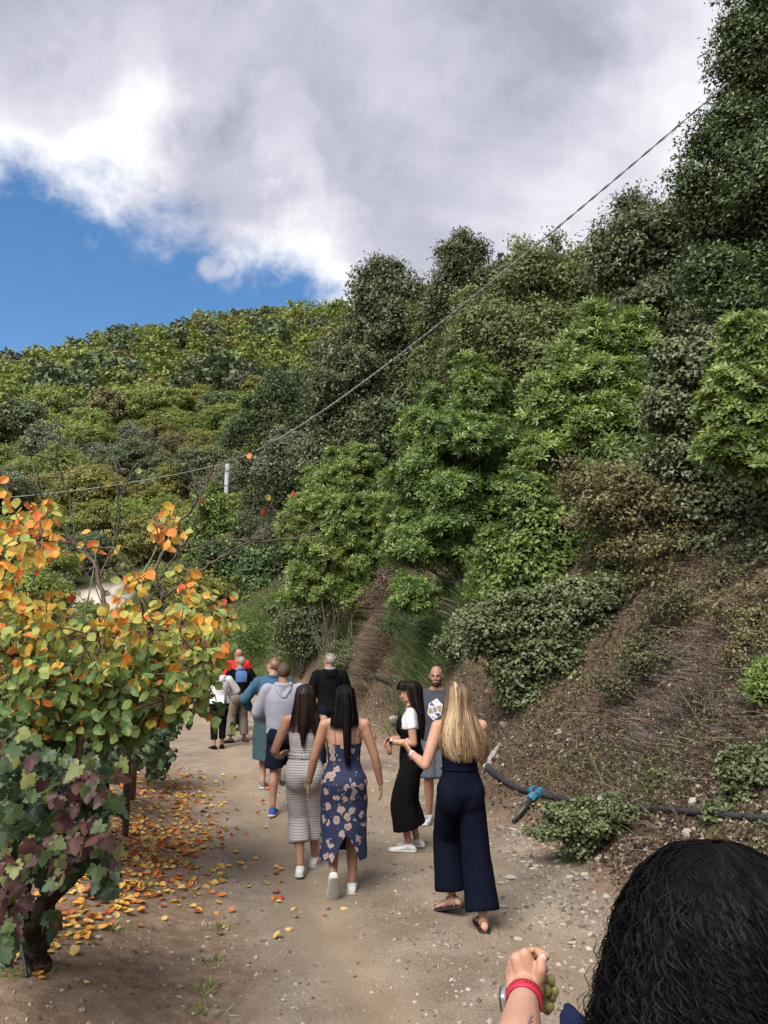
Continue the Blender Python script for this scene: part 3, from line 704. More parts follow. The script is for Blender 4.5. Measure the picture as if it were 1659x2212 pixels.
plant('leafy_shrub', 'fresh green shrub left of the narrow dark tree by the pole', 'shrub', 44, [(455, 1110, 36, 50), (430, 1170, 35, 50), (490, 1160, 35, 60)], G_ARB2, 300, 34, .5, .17, T_LEAF, fill=.3)
plant('ivy_thicket', 'square dense ivy thicket beyond the road bend', 'thicket', 39, [(455, 1235, 42, 52), (500, 1260, 55, 60), (430, 1270, 30, 40), (470, 1320, 60, 40)], G_IVY, 420, 40, .5, .13, T_ROUND, fill=.3)
plant('ivy_thicket', 'lighter green creeper mound beside the square ivy thicket', 'thicket', 37, [(560, 1250, 55, 45), (610, 1230, 50, 50), (580, 1290, 60, 40)], G_IVY, 380, 36, .42, .12, T_ROUND, fill=.3)
# (strawberry trees on the bank)
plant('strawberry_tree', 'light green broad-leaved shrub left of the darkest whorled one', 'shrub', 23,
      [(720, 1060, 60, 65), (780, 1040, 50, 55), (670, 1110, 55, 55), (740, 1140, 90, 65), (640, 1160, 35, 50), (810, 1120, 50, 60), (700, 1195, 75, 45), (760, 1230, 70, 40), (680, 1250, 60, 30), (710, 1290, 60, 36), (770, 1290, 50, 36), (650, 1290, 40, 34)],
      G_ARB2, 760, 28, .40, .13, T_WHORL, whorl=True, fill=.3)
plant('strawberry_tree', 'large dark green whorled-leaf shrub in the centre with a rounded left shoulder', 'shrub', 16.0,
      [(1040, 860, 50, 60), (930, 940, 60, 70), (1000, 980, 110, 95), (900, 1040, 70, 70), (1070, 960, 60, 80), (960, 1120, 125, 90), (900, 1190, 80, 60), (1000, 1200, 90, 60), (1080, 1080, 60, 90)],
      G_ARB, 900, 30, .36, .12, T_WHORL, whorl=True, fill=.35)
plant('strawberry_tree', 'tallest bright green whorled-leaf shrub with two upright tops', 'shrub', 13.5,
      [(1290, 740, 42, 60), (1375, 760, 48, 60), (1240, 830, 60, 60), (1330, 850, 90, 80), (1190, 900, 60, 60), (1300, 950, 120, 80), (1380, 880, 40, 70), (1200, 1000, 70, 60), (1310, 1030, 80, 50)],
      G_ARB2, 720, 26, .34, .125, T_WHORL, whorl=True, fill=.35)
plant('strawberry_tree', 'bright whorled-leaf shrub cut off by the right edge', 'shrub', 9.0,
      [(1620, 760, 60, 60), (1590, 850, 50, 50), (1650, 880, 70, 70), (1560, 980, 50, 45), (1640, 1010, 60, 50), (1700, 900, 60, 120), (1600, 930, 60, 60), (1660, 780, 40, 50), (1560, 900, 40, 50)],
      G_ARB2, 340, 24, .26, .10, T_WHORL, whorl=True, fill=.2, stem=False)
plant('climber_tangle', 'grey-green creeper tangle draped left of the right-edge shrub', 'climber', 10.5,
      [(1590, 1160, 70, 60), (1500, 1000, 60, 60), (1480, 820, 70, 70), (1430, 900, 60, 70), (1510, 920, 70, 80), (1540, 780, 50, 50), (1470, 1010, 80, 60), (1580, 1100, 80, 90), (1640, 1180, 70, 90), (1600, 980, 80, 80, .6), (1640, 880, 70, 90, .8), (1500, 1100, 70, 60), (1650, 1080, 60, 90), (1600, 1230, 70, 50), (1520, 1190, 60, 40), (1660, 1260, 50, 50), (1560, 1040, 60, 60)],
      G_LENT, 1300, 36, .32, .055, T_ROUND, fill=.5, droop=.8)
plant('pale_shrub', 'pale yellow-leaved twiggy shrub above the dry bank', 'shrub', 10.6,
      [(1390, 1120, 90, 60), (1290, 1130, 80, 55), (1480, 1160, 90, 60), (1400, 1200, 130, 60), (1350, 1060, 50, 50), (1560, 1200, 50, 45), (1420, 1260, 90, 40), (1250, 1070, 60, 50), (1500, 1240, 90, 50), (1600, 1290, 60, 40), (1440, 1330, 80, 40), (1350, 1290, 60, 40), (1460, 1090, 70, 40)],
      G_YEL, 1050, 32, .24, .042, T_ROUND, fill=.3)
plant('climber_tangle', 'yellow-green creeper spilling down left of the pale shrub', 'climber', 12.0,
      [(1130, 1110, 60, 60), (1190, 1160, 80, 70), (1120, 1220, 80, 60), (1180, 1290, 90, 80), (1090, 1290, 60, 60), (1230, 1240, 60, 60)],
      G_MIX, 620, 34, .28, .06, T_ROUND, fill=.4, droop=.5)
plant('strawberry_tree', 'small dark whorled-leaf shrub at the foot of the large dark one', 'shrub', 14.5, [(1060, 1270, 60, 50), (1090, 1330, 50, 50), (900, 1300, 45, 35)], G_ARB, 220, 26, .28, .10, T_WHORL, fill=.3)
plant('lentisk_bush', 'large grey-green bush bulging from the bank above the pipe', 'shrub', 10.6,
      [(1080, 1370, 85, 50), (1180, 1350, 90, 60), (1270, 1340, 70, 80), (1150, 1430, 110, 60), (1250, 1440, 80, 70), (1180, 1520, 95, 50), (1060, 1400, 60, 35), (1230, 1540, 60, 40), (1330, 1290, 60, 55), (1320, 1370, 60, 55), (1290, 1460, 50, 50), (1110, 1470, 60, 44), (1030, 1350, 50, 34)],
      G_LENT, 1500, 36, .22, .048, T_ROUND, fill=.4, droop=.3)
plant('lentisk_bush', 'low grey-green bush behind the people below the light green shrub', 'shrub', 27.5,
      [(640, 1350, 60, 45), (700, 1350, 60, 50), (650, 1280, 50, 45), (690, 1400, 70, 45), (620, 1400, 40, 40)], G_LENT, 520, 36, .36, .075, T_ROUND, fill=.4)
plant('ground_shrub', 'low creeping grey-green shrub over the black pipe', 'shrub', 7.4,
      [(1230, 1770, 55, 24), (1290, 1790, 55, 34), (1200, 1800, 50, 24), (1330, 1765, 45, 26), (1260, 1830, 45, 22)], G_LENT, 420, 26, .11, .030, T_ROUND, stem=False, fill=.3, back=.3)
plant('ground_shrub', 'rounded green bush at the right edge where the black pipe ends', 'shrub', 6.6,
      [(1620, 1740, 60, 50), (1600, 1690, 45, 45), (1660, 1690, 60, 60), (1570, 1780, 45, 34), (1640, 1800, 60, 40)], G_LENT, 520, 28, .12, .036, T_ROUND, fill=.4, back=.3)
plant('conifer_sprig', 'bright feathery sprig at the right edge of the bank', 'shrub', 7.2, [(1645, 1500, 26, 34), (1665, 1480, 34, 44)], G_ARB2, 90, 30, .12, .06, T_NARROW, fill=.2)
plant('small_bush', 'small dark green bush on the bank right of the lichen boulder', 'shrub', 7.6, [(1440, 1700, 24, 22), (1415, 1730, 18, 16)], G_LENT, 90, 26, .09, .03, T_ROUND, stem=False, back=.3)
plant('yellowish_sprigs', 'sparse yellow-leaved sprigs high on the right side of the bank', 'shrub', 8.6, [(1600, 1370, 50, 45), (1560, 1330, 40, 35), (1630, 1300, 50, 40)], G_YEL, 90, 26, .15, .032, T_ROUND, fill=.1)

for q_, (u_, v_, w_, h_, m_, lb_) in enumerate([(870, 1350, 46, 34, G_HEATH, 'dark feathery clump on the steep cut left of the heather'), (945, 1350, 50, 44, G_HEATH, 'dark feathery clump behind the bald man'), (990, 1395, 40, 34, G_LENT, 'low grey-green clump just left of the big bulging bush'), (800, 1300, 40, 30, G_BROOM, 'bright green clump below the light green shrub'), (560, 1390, 60, 34, G_BROOM, 'yellow-green clump by the road bend'), (840, 1285, 50, 30, DRY, 'reddish-brown dry clump under the large dark shrub'), (745, 1430, 40, 26, G_LENT, 'grey-green clump above the black-jacket man')]):
    dd_ = hit(u_, v_+h_)[1]; plant('bank_shrub', lb_, 'shrub', dd_, [(u_, v_, w_, h_), (u_-w_*.6, v_+h_*.4, w_*.6, h_*.6), (u_+w_*.6, v_+h_*.3, w_*.6, h_*.7)], m_, 150, 24, .22*dd_/16, .06*dd_/16, T_NARROW if q_ != 2 else T_ROUND, stem=False, fill=.4)
def undergrowth():
    rng = np.random.default_rng(33)
    for (label, m, seed, n, sz, T, ylo, yhi, slo, shi) in (
            ('dark evergreen undergrowth filling the gaps between the bank shrubs', G_OAK, 1, 1500, .11, T_TRI, 12, 46, 1.5, 16),
            ('olive undergrowth climbing the bank between the shrubs', G_MIX, 2, 700, .085, T_TRIR, 11, 34, 1.6, 9),
            ('dark ivy covering the ground under the trees', G_IVY, 3, 900, .09, T_TRIR, 13, 44, 2.2, 14),
            ('grey-green scrub along the top of the dry bank', G_LENT, 4, 900, .06, T_TRIR, 5.5, 20, 2.8, 9)):
        x, y = wedge(90000, ylo, yhi, -.42, .66, rng); s = sdist(x, y, TOE); k = (s > slo+.6*rng.random(len(x))) & (s < shi) & (fbm(x*.35, y*.35, s=80+seed) > -.12); x, y = x[k][:n], y[k][:n]
        h = (.35+.9*rng.random(n)**1.5)*np.clip((sdist(x, y, TOE)-slo+.5)/2.5, .35, 1.5)*(1 if seed != 4 else .6); c = np.stack([x, y, height(x, y)+h*.3], 1)
        idx = np.repeat(np.arange(len(c)), 46); u = sph(len(idx), rng); u[:, 2] = np.abs(u[:, 2])*.9+.0
        Q = c[idx]+u*(.55+.55*rng.random(len(idx)))[:, None]*h[idx, None]*np.array([.8, .8, 1.0]); NN = unit(u+np.array([0, 0, .5])+.4*rng.normal(size=u.shape)); D = unit(np.cross(NN, sph(len(idx), rng)))
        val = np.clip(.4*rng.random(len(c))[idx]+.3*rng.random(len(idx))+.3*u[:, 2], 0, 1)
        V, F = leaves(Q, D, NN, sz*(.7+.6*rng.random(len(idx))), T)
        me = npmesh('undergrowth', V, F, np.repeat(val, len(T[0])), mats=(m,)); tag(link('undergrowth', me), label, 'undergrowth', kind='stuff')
def wedge(n, y0, y1, lo, hi, rng):
    y = np.exp(rng.uniform(math.log(y0), math.log(y1), n)); u = rng.uniform(lo, hi, n); return y*u, y
undergrowth()

def tuft(name, label, cat, centre, n, h, spread, m, lean=.5, w=1.0, T=None, up=1.0, rng=RNG, curve=True):
    """wispy plant made of thin bent blades"""
    c = np.array(centre, float); P0 = c+np.concatenate([rng.normal(size=(n, 2))*spread*.45, np.zeros((n, 1))], 1)
    P0[:, 2] = height(P0[:, 0], P0[:, 1])-.02
    d = unit(np.concatenate([rng.normal(size=(n, 2))*lean, np.full((n, 1), up)], 1)); hh = h*(.5+.7*rng.random(n))
    V = []; F = []; r = []
    sd_ = unit(np.cross(d, rng.normal(size=(n, 3)))); bend = rng.normal(size=(n, 3))*.25; bend[:, 2] = -.15
    k = 3
    vs = []
    for j in range(k+1):
        t = j/k; p = P0+d*(hh*t)[:, None]+bend*(hh*t*t)[:, None]; ww = (.0035*w*(1-t)+.0012)*1.0
        vs.append(p+sd_*ww); vs.append(p-sd_*ww)
    V = np.stack(vs, 1).reshape(-1, 3); base = (np.arange(n)*2*(k+1))[:, None]
    F = np.concatenate([base+np.array([[2*j, 2*j+1, 2*j+3, 2*j+2]]) for j in range(k)])
    rnd = np.repeat(np.clip(rng.random(n), 0, 1), 2*(k+1))
    return V, F, rnd
def wisp(name, label, cat, spots, m, group=None, **k):
    Vs = []; Fs = []; rs = []; off = 0
    for s_ in spots:
        u, v, n, h, sp = s_[:5]; c = hit(u, v) if len(s_) < 6 else s_[5]
        V, F, r = tuft(name, label, cat, c, n, h, sp, m, **k); Vs.append(V); Fs.append(F+off); rs.append(r); off += len(V)
    me = npmesh(name, np.concatenate(Vs), np.concatenate(Fs), np.concatenate(rs), mats=(m,))
    return tag(link(name, me), label, cat, group)
wisp('broom_bush', 'bright yellow-green broom bush in front of the brown grass', 'shrub', [(765, 1360, 2600, .85, .7), (790, 1330, 2000, .8, .6)], G_BROOM, w=1.5, lean=.6)
wisp('broom_bush', 'long green broom at the road bend beside the orange-leaved tree', 'shrub', [(560, 1420, 3600, 1.2, 1.8), (620, 1440, 2400, .9, 1.4), (510, 1430, 3000, 1.2, 1.8), (560, 1370, 2400, 1.2, 1.5)], G_BROOM, w=2.2, lean=.7)
wisp('heather_bush', 'dark feathery heather bush at the foot of the bank behind the bald man', 'shrub', [(930, 1390, 3000, .62, .8), (975, 1400, 2600, .6, .7), (900, 1350, 1800, .6, .6), (950, 1330, 2000, .6, .6)], G_HEATH, w=1.5, lean=.7)
wisp('dry_grass_clump', 'brown dry grass hanging between the broom and the heather', 'grass', [(840, 1380, 2600, .75, .9), (860, 1320, 2200, .75, .8), (820, 1420, 1600, .5, .8), (800, 1440, 900, .4, .7), (850, 1270, 1500, .7, .7)], DRY, w=1.5, lean=.9, up=.6)
wisp('dead_shrub', 'round dead purple-brown shrub low on the bank', 'shrub', [(1500, 1530, 700, .34, .22)], mat('dead_twig', (.10, .075, .07), .9, .1, (.2, .16, .15), 9), w=1.2, lean=1.0)
wisp('dead_shrub', 'dead grey twiggy shrub left of the round dead one', 'shrub', [(1420, 1600, 420, .30, .24)], MATS['dead_twig'], w=1.1, lean=1.1)

# ------------------------------------------------------------------ ground cover, litter, gravel (beyond counting)
def wedge(n, y0, y1, lo, hi, rng):
    y = np.exp(rng.uniform(math.log(y0), math.log(y1), n)); u = rng.uniform(lo, hi, n); return y*u, y
DULLT = leafmat('tangle_leaf', [(.022, .026, .014), (.05, .054, .026), (.10, .10, .05), (.20, .19, .10)], .6, .15, .15)
plant('bramble_tangle', 'dull green-brown tangle of twigs and small leaves over the upper dry bank', 'bramble', 9.6, [(1440, 1330, 90, 50), (1530, 1310, 80, 50), (1600, 1280, 80, 60), (1400, 1390, 60, 40), (1490, 1380, 80, 40), (1640, 1360, 60, 50), (1400, 1440, 60, 44), (1530, 1390, 70, 44)], DULLT, 700, 20, .30, .032, T_ROUND, fill=.5, droop=.6)
plant('bramble_tangle', 'sparse yellow-tipped bramble spreading right of the big grey-green bush', 'bramble', 9.2, [(1370, 1440, 60, 40), (1330, 1500, 40, 34), (1440, 1450, 60, 34)], DULLT, 240, 18, .26, .028, T_ROUND, fill=.5, droop=.6, stem=False)
plant('pale_shrub', 'small pale-leaved scrub at the right edge above the feathery sprig', 'shrub', 8.2, [(1640, 1390, 50, 40), (1600, 1430, 40, 30)], G_YEL, 160, 20, .2, .03, T_ROUND, fill=.4)
wisp('dead_scrub', 'tangled dry grey stalks covering the bank right of the big bush', 'scrub', [(1400, 1470, 500, .35, .5), (1480, 1440, 500, .4, .5), (1570, 1440, 500, .4, .5), (1340, 1560, 300, .25, .4), (1600, 1560, 400, .3, .4), (1450, 1560, 300, .25, .5), (1540, 1640, 260, .25, .4)], MATS['dead_twig'], w=.9, lean=1.2, up=.5)
def scatter():
    rng = np.random.default_rng(21)
    # dead leaves over the bank
    x, y = wedge(400000, 3, 34, -.35, .62, rng); s = sdist(x, y, TOE); k = (s > .05+.25*rng.random(len(x))) & (s < 9) & (rng.random(len(x)) < .55+.45*fbm(x*.8, y*.8, s=3)); x, y = x[k][:100000], y[k][:100000]
    z = height(x, y)+.012+.02*rng.random(len(x)); NN = unit(sph(len(x), rng)*.8+np.array([-.6, -.25, .8])); D = unit(np.cross(NN, sph(len(x), rng)))
    V, F = leaves(np.stack([x, y, z], 1), D, NN, (.018+.030*rng.random(len(x))**2)*(1+.03*y), T_TRIR)
    me = npmesh('leaf_litter', V, F, np.repeat(rng.random(len(x))**1.3, 3), mats=(LITTER,)); tag(link('leaf_litter', me), 'brown dead leaves littering the bank', 'leaf litter', kind='stuff')
    # dry stalks and twigs on the bank
    x, y = wedge(170000, 3.5, 26, -.15, .62, rng); s = sdist(x, y, TOE); k = (s > .5) & (s < 8) & (fbm(x*.7, y*.7, s=8) > -.1); x, y = x[k][:26000], y[k][:26000]
    z = height(x, y)-.01; D = unit(sph(len(x), rng)*np.array([1, 1, .4])+np.array([-.3, 0, .25])); NN = sph(len(x), rng)
    T = (np.array([(0, -.008, 0), (0, .008, 0), (.5, -.007, .12), (.5, .007, .12), (1, 0, .02)]), np.array([(0, 1, 3), (0, 3, 2), (2, 3, 4)]))
    V, F = leaves(np.stack([x, y, z], 1), D, NN, .10+.42*rng.random(len(x))**2, T)
    me = npmesh('dry_stalks', V, F, np.repeat(rng.random(len(x)), 5), mats=(DRY,)); tag(link('dry_stalks', me), 'thin dry stalks and twigs all over the bank', 'dry grass', kind='stuff')
    # green sprigs on the bank
    c_x, c_y = wedge(7000, 4, 20, .05, .6, rng); s = sdist(c_x, c_y, TOE); k = (s > .6) & (s < 6) & (fbm(c_x*.9, c_y*.9, s=15) > .05); c_x, c_y = c_x[k][:420], c_y[k][:420]
    m = len(c_x); ii = np.repeat(np.arange(m), 60); hgt = rng.random(m)**2*.22+.03; off = rng.normal(size=(len(ii), 3))*np.stack([.10+.2*hgt[ii], .10+.2*hgt[ii], hgt[ii]], 1); x = c_x[ii]+off[:, 0]; y = c_y[ii]+off[:, 1]; z = height(x, y)+.02+np.abs(off[:, 2])
    NN = unit(sph(len(x), rng)+np.array([-.2, -.3, .8])); D = unit(np.cross(NN, sph(len(x), rng)))
    V, F = leaves(np.stack([x, y, z], 1), D, NN, .018+.02*rng.random(len(x)), T_ROUND)
    DULL = leafmat('dull_sprig', [(.03, .026, .016), (.06, .055, .03), (.10, .10, .05), (.17, .17, .10)], .7, .15, .1)
    me = npmesh('ground_sprigs', V, F, np.repeat(rng.random(len(x)), 4), mats=(G_LENT, DULL), midx=np.repeat((rng.random(m)[ii] < .6).astype(int), 2)); tag(link('ground_sprigs', me), 'small green sprigs dotted over the dry bank', 'ground cover', kind='stuff')
    # weeds at the track edges
    Vs = []; Fs = []; rs = []; o_ = 0
    for u, v in [(1240, 1850), (1225, 1862), (1205, 1845), (1270, 1860), (240, 2010), (455, 2080), (470, 2010), (440, 2190), (445, 2140), (30, 2060), (20, 2110), (150, 2020), (320, 1920), (1160, 1745), (1190, 1680), (480, 1900), (1510, 1880), (90, 2100)]:
        h = hit(u, v); V, F, r = tuft('', '', '', h, 40, .10, .09, None, lean=.9, w=1.2, rng=rng); Vs.append(V); Fs.append(F+o_); rs.append(r); o_ += len(V)
    me = npmesh('weeds', np.concatenate(Vs), np.concatenate(Fs), np.concatenate(rs), mats=(G_ARB2,)); tag(link('weeds', me), 'small green weeds at the edges of the track', 'weeds', kind='stuff')
    # gravel
    ico = np.array([(1, 0, -.6), (-1, 0, -.6), (0, 1, -.6), (0, -1, -.6), (0, 0, 1), (0, 0, -1), (.7, .7, .3), (-.7, .6, -.2)]); 
    Fo = np.array([(4, 0, 6), (4, 6, 2), (4, 2, 7), (4, 7, 1), (4, 1, 3), (4, 3, 0)])
    x, y = wedge(220000, 2.2, 30, -.55, .62, rng); s = sdist(x, y, TOE); l = -sdist(x, y, LEFT)
    fr = np.clip(-l/np.maximum(-l-s+1e-6, .5), 0, 1)
    dens = .10+.9*np.exp(-((s+.25)/.65)**2)*sstep(14-y, 0, 6)+.35*np.exp(-((fr-.47)/.12)**2)*(l < 0)*(s < 0)+.3*np.exp(-((l-.1)/.4)**2)+.10*(l > .3)+.10*(s > .3)
    dens = dens*(.35+1.1*np.clip(.5+fbm(x*1.2, y*1.2, s=18), 0, 1)); k = rng.random(len(x)) < dens*.5; x, y, s, l = x[k][:42000], y[k][:42000], s[k][:42000], l[k][:42000]
    n = len(x); z = height(x, y)
    sz = (.0035+.016*rng.random(n)**4)*(1+.04*y)*(1+.5*np.exp(-((s+.25)/.6)**2)); a = rng.uniform(0, 6.28, n); fl = .3+.4*rng.random(n); el = .6+.5*rng.random(n)
    q = ico[None]*(.8+.4*rng.random((n, 8, 1))); X = q[..., 0]*sz[:, None]; Y = q[..., 1]*(sz*el)[:, None]; Z = q[..., 2]*(sz*fl)[:, None]
    V = np.stack([X*np.cos(a)[:, None]-Y*np.sin(a)[:, None]+x[:, None], X*np.sin(a)[:, None]+Y*np.cos(a)[:, None]+y[:, None], Z+(z+sz*fl*.3)[:, None]], -1).reshape(-1, 3)
    F = (Fo[None]+(np.arange(n)*8)[:, None, None]).reshape(-1, 3)
    GR = leafmat('gravel_stone', [(.075, .058, .045), (.13, .105, .083), (.20, .17, .14), (.33, .30, .26)], .85, 0, .2, .05)
    me = npmesh('gravel', V, F, np.repeat(rng.random(n)**1.1, 8), mats=(GR,)); tag(link('gravel', me), 'loose grey and tan gravel on the track', 'gravel', kind='stuff')
scatter()

def stone_mesh(seed, m):
    rng = np.random.default_rng(seed); mb = MB(); mb.ell((0, 0, 0), 1, nu=9, nv=6); V = mb.V[0]
    n = sph(7, rng)
    for k in n:
        d = V @ k; lim = .55+.3*rng.random(); V = V-np.maximum(d-lim, 0)[:, None]*k
    mb.V[0] = V*(1+.05*rng.normal(size=(len(V), 1))); return mb.mesh('stone', False, (m,))
SM = [stone_mesh(i, m) for i, m in zip(range(8), [STONE, STONE, STONEW, STONEW, STONE, STONER, STONE, STONEW])]
def stone(u, v, w, k, label, flat=.45, name='stone', group=None, me=None):
    h = hit(u, v); r = w/2*h[1]/FP
    o = link(name, me or SM[k % 8]); o.location = (h[0], h[1], h[2]+r*flat*.35); o.scale = (r, r*.7, r*flat); o.rotation_euler = (RNG.uniform(-.2, .2), RNG.uniform(-.2, .2), RNG.uniform(-.5, .5))
    return tag(o, label, 'stone', group)
stone(1307, 1745, 48, 0, 'large lichen-covered boulder above the black pipe on the bank', .9, 'boulder', me=stone_mesh(77, LICH))
stone(852, 1562, 30, 3, 'pale tan rock beside the overalls woman at chest height', .7, 'boulder')
stone(1485, 1810, 26, 3, 'pale upright rock behind the curly black hair', 1.1, 'boulder')
stone(1462, 1690, 24, 2, 'light grey rock in the bank below the rusty stones', .8, 'boulder')
stone(1500, 1740, 26, 2, 'white-grey rock beside the ochre earth patch', .8, 'boulder')
stone(1090, 1570, 26, 0, 'grey rock in the bank above the grey wooden board', .8, 'boulder')
stone(1380, 1470, 22, 0, 'lone grey slab standing high on the dry bank', 1.2, 'boulder')
for i in range(60):
    rr = np.random.default_rng(500+i); u = rr.uniform(1080, 1270); v = rr.uniform(1830, 2120)-(1270-u)*.25
    if u+v*.25 > 1790: u -= 60
    stone(u, v, rr.uniform(10, 26), i if i % 8 != 5 else 2, 'flat pale stone on the stony right side of the track', .3, group='stones on the right of the track')
for i in range(34):
    rr = np.random.default_rng(700+i); u = rr.uniform(1080, 1640); v = rr.uniform(1560, 1860)
    stone(u, v, rr.uniform(8, 17), i, 'small stone half buried in the dry bank', .6, group='stones in the bank')
for i in range(16):
    rr = np.random.default_rng(800+i); u = rr.uniform(1490, 1590); v = rr.uniform(1590, 1740)
    stone(u, v, rr.uniform(10, 22), 5, 'ochre rock fragment in the crumbling patch of red earth', .6, group='ochre rocks in the bank')
for i in range(26):
    rr = np.random.default_rng(900+i); u = rr.uniform(60, 640); v = rr.uniform(2020, 2200)
    stone(u, v, rr.uniform(7, 18), i if i % 8 != 5 else 2, 'small pale stone on the soil left of the track', .5, group='stones left of the track')

# ------------------------------------------------------------------ pipe, board, pole, cable
PIPE = mat('black_pipe', (.018, .019, .022), .45, .4, (.035, .035, .04), 12)
def curve_pts(ctrl, n=60):
    c = np.array(ctrl, float); t = np.linspace(0, len(c)-1, n); out = []
    for q in t:
        i = min(int(q), len(c)-2); f = q-i; p0 = c[max(i-1, 0)]; p1 = c[i]; p2 = c[i+1]; p3 = c[min(i+2, len(c)-1)]
        out.append(.5*((2*p1)+(-p0+p2)*f+(2*p0-5*p1+4*p2-p3)*f*f+(-p0+3*p1-3*p2+p3)*f**3))
    return np.array(out)
def pipe():
    root = empty('water_pipe', tuple(hit(1160, 1722))); o = np.array(root.location)
    tag(root, 'black plastic water pipe with blue tee joint lying along the bank', 'pipe')
    pix = [(745, 1457), (800, 1463), (850, 1480), (890, 1488), (935, 1498), (1000, 1580), (1045, 1655), (1080, 1688), (1118, 1712), (1160, 1722), (1200, 1732), (1260, 1742), (1330, 1750), (1400, 1757), (1470, 1763), (1550, 1772), (1700, 1785)]
    pts = []
    for u, v in pix:
        h = hit(u, v); pts.append(h+np.array([0, -.02, .045]))
    P = curve_pts(pts, 90)
    for i in range(3): P[1:-1] = .25*P[:-2]+.5*P[1:-1]+.25*P[2:]
    rad = .027+.014*sstep(P[:, 1], 7, 12)
    MB().tube(P-o, rad, 10).obj('pipe', PIPE, root)
    j = hit(1160, 1722)+np.array([0, -.02, .06])-o; dirp = unit(P[np.argmin(abs(P[:, 0]-hit(1180, 1728)[0]))]-P[np.argmin(abs(P[:, 0]-hit(1130, 1714)[0]))])
    down = unit(hit(1120, 1765)-hit(1155, 1722)); BL = mat('blue_fitting', (.018, .10, .165), .6, .25, (.035, .15, .22), 30)
    mb = MB(); mb.tube([j-dirp*.04, j+dirp*.04], .046, 10); mb.tube([j, j+down*.07], .044, 10); mb.obj('tee_body', PIPE, root)
    for a, b in ((j-dirp*.11, j-dirp*.035), (j+dirp*.035, j+dirp*.11), (j+down*.05, j+down*.13)):
        m2 = MB(); m2.tube([a, a*.5+b*.5, b], [.048, .057, .050], 8); m2.obj('collar', BL, root, smooth=False)
    e = j+down*.13; m3 = MB(); m3.tube([e, e+down*.12, e+down*.12+down*.18+np.array([-.03, -.05, -.01])], [.038, .034, .020], 10); m3.obj('branch_pipe', PIPE, root)
pipe()
def board():
    a = hit(1050, 1662)+np.array([0, -.05, .0]); b = at(1086, 1607, a[1]+.12)
    ax = unit(b-a); L_ = np.linalg.norm(b-a); side = unit(np.cross(ax, [0, 1, 0])); th = np.cross(ax, side); w = .068
    WD = mat('grey_wood', (.26, .26, .255), .8, .2, (.38, .38, .37), 6, .3, 30, stretch=(3, 3, 25))
    V = []
    for t, ww in ((0, 1), (.55, .95), (.86, .75), (1, .35)):
        c = a+ax*L_*t
        for sx, sy in ((-1, -1), (1, -1), (1, 1), (-1, 1)): V.append(c+side*sx*w*ww+th*sy*.012+(ax*.0))
    mb = MB(); F = [(3, 2, 1, 0), (12, 13, 14, 15)]+[(i*4+j, i*4+(j+1) % 4, i*4+4+(j+1) % 4, i*4+4+j) for i in range(3) for j in range(4)]
    root = empty('wooden_board', tuple(a)); tag(root, 'weathered grey board tied with wire, leaning on the pipe beside the blonde woman', 'board')
    mb.add(np.array(V)-a, F); mb.obj('board', WD, root, smooth=False)
    c = ax*L_*.45; q = np.linspace(0, 2*math.pi, 13); ring = c+np.cos(q)[:, None]*side*(w+.003)+np.sin(q)[:, None]*th*.017+ax*(.012*np.sin(q))[:, None]
    MB().tube(ring, .002, 5).obj('wire', PIPE, root)
board()
PP = at(489, 1062, 50); PT = at(489, 999, 50)
def pole():
    root = empty('utility_pole', (PP[0], PP[1], H1(PP[0], PP[1]))); tag(root, 'pale grey concrete utility pole standing among the trees', 'pole')
    z0 = root.location.z; top = PT[2]-z0
    mb = MB(); mb.tube([(0, 0, -.5), (0, 0, top)], [.17, .14], 8); mb.obj('post', mat('concrete', (.26, .27, .30), .85, .2, (.34, .35, .38), 5), root)
    m2 = MB(); m2.box((-.16, -.05, top-.15), (.12, .02, .02)); m2.tube([(-.26, -.05, top-.15), (-.26, -.05, top-.02)], .03, 6); m2.obj('bracket', PIPE, root)
pole()
def cable():
    Cm = mat('cable', (.22, .23, .25), .6, .3, (.35, .36, .38), 3)
    a = at(-60, 1080, 40); b = PT+np.array([-.2, -.1, -.12]); c = at(1572, 180, 9.6)
    root = empty('overhead_cable', tuple(b)); tag(root, 'twisted overhead cable running from the oak across the sky to the pole', 'cable')
    def span(p, q, sag, n): t = np.linspace(0, 1, n)[:, None]; P = p*(1-t)+q*t; P[:, 2] -= (sag*4*t*(1-t))[:, 0]; return P
    P = span(c, b, .9, 700); T = unit(np.gradient(P, axis=0)); U = np.cross(T, [0, 0, 1.]); U = unit(U); Wv = np.cross(U, T)
    dist = np.concatenate([[0], np.cumsum(np.linalg.norm(np.diff(P, axis=0), axis=1))])
    for ph in (0, math.pi):
        ang = dist*9+ph; off = (np.cos(ang)[:, None]*U+np.sin(ang)[:, None]*Wv)*(.009+.0006*dist)[:, None]
        MB().tube(P+off-b, .0085+.0006*dist, 5).obj('strand', Cm, root)
    MB().tube(span(b, a, .35, 40)-b, .028, 5).obj('span', Cm, root)
cable()

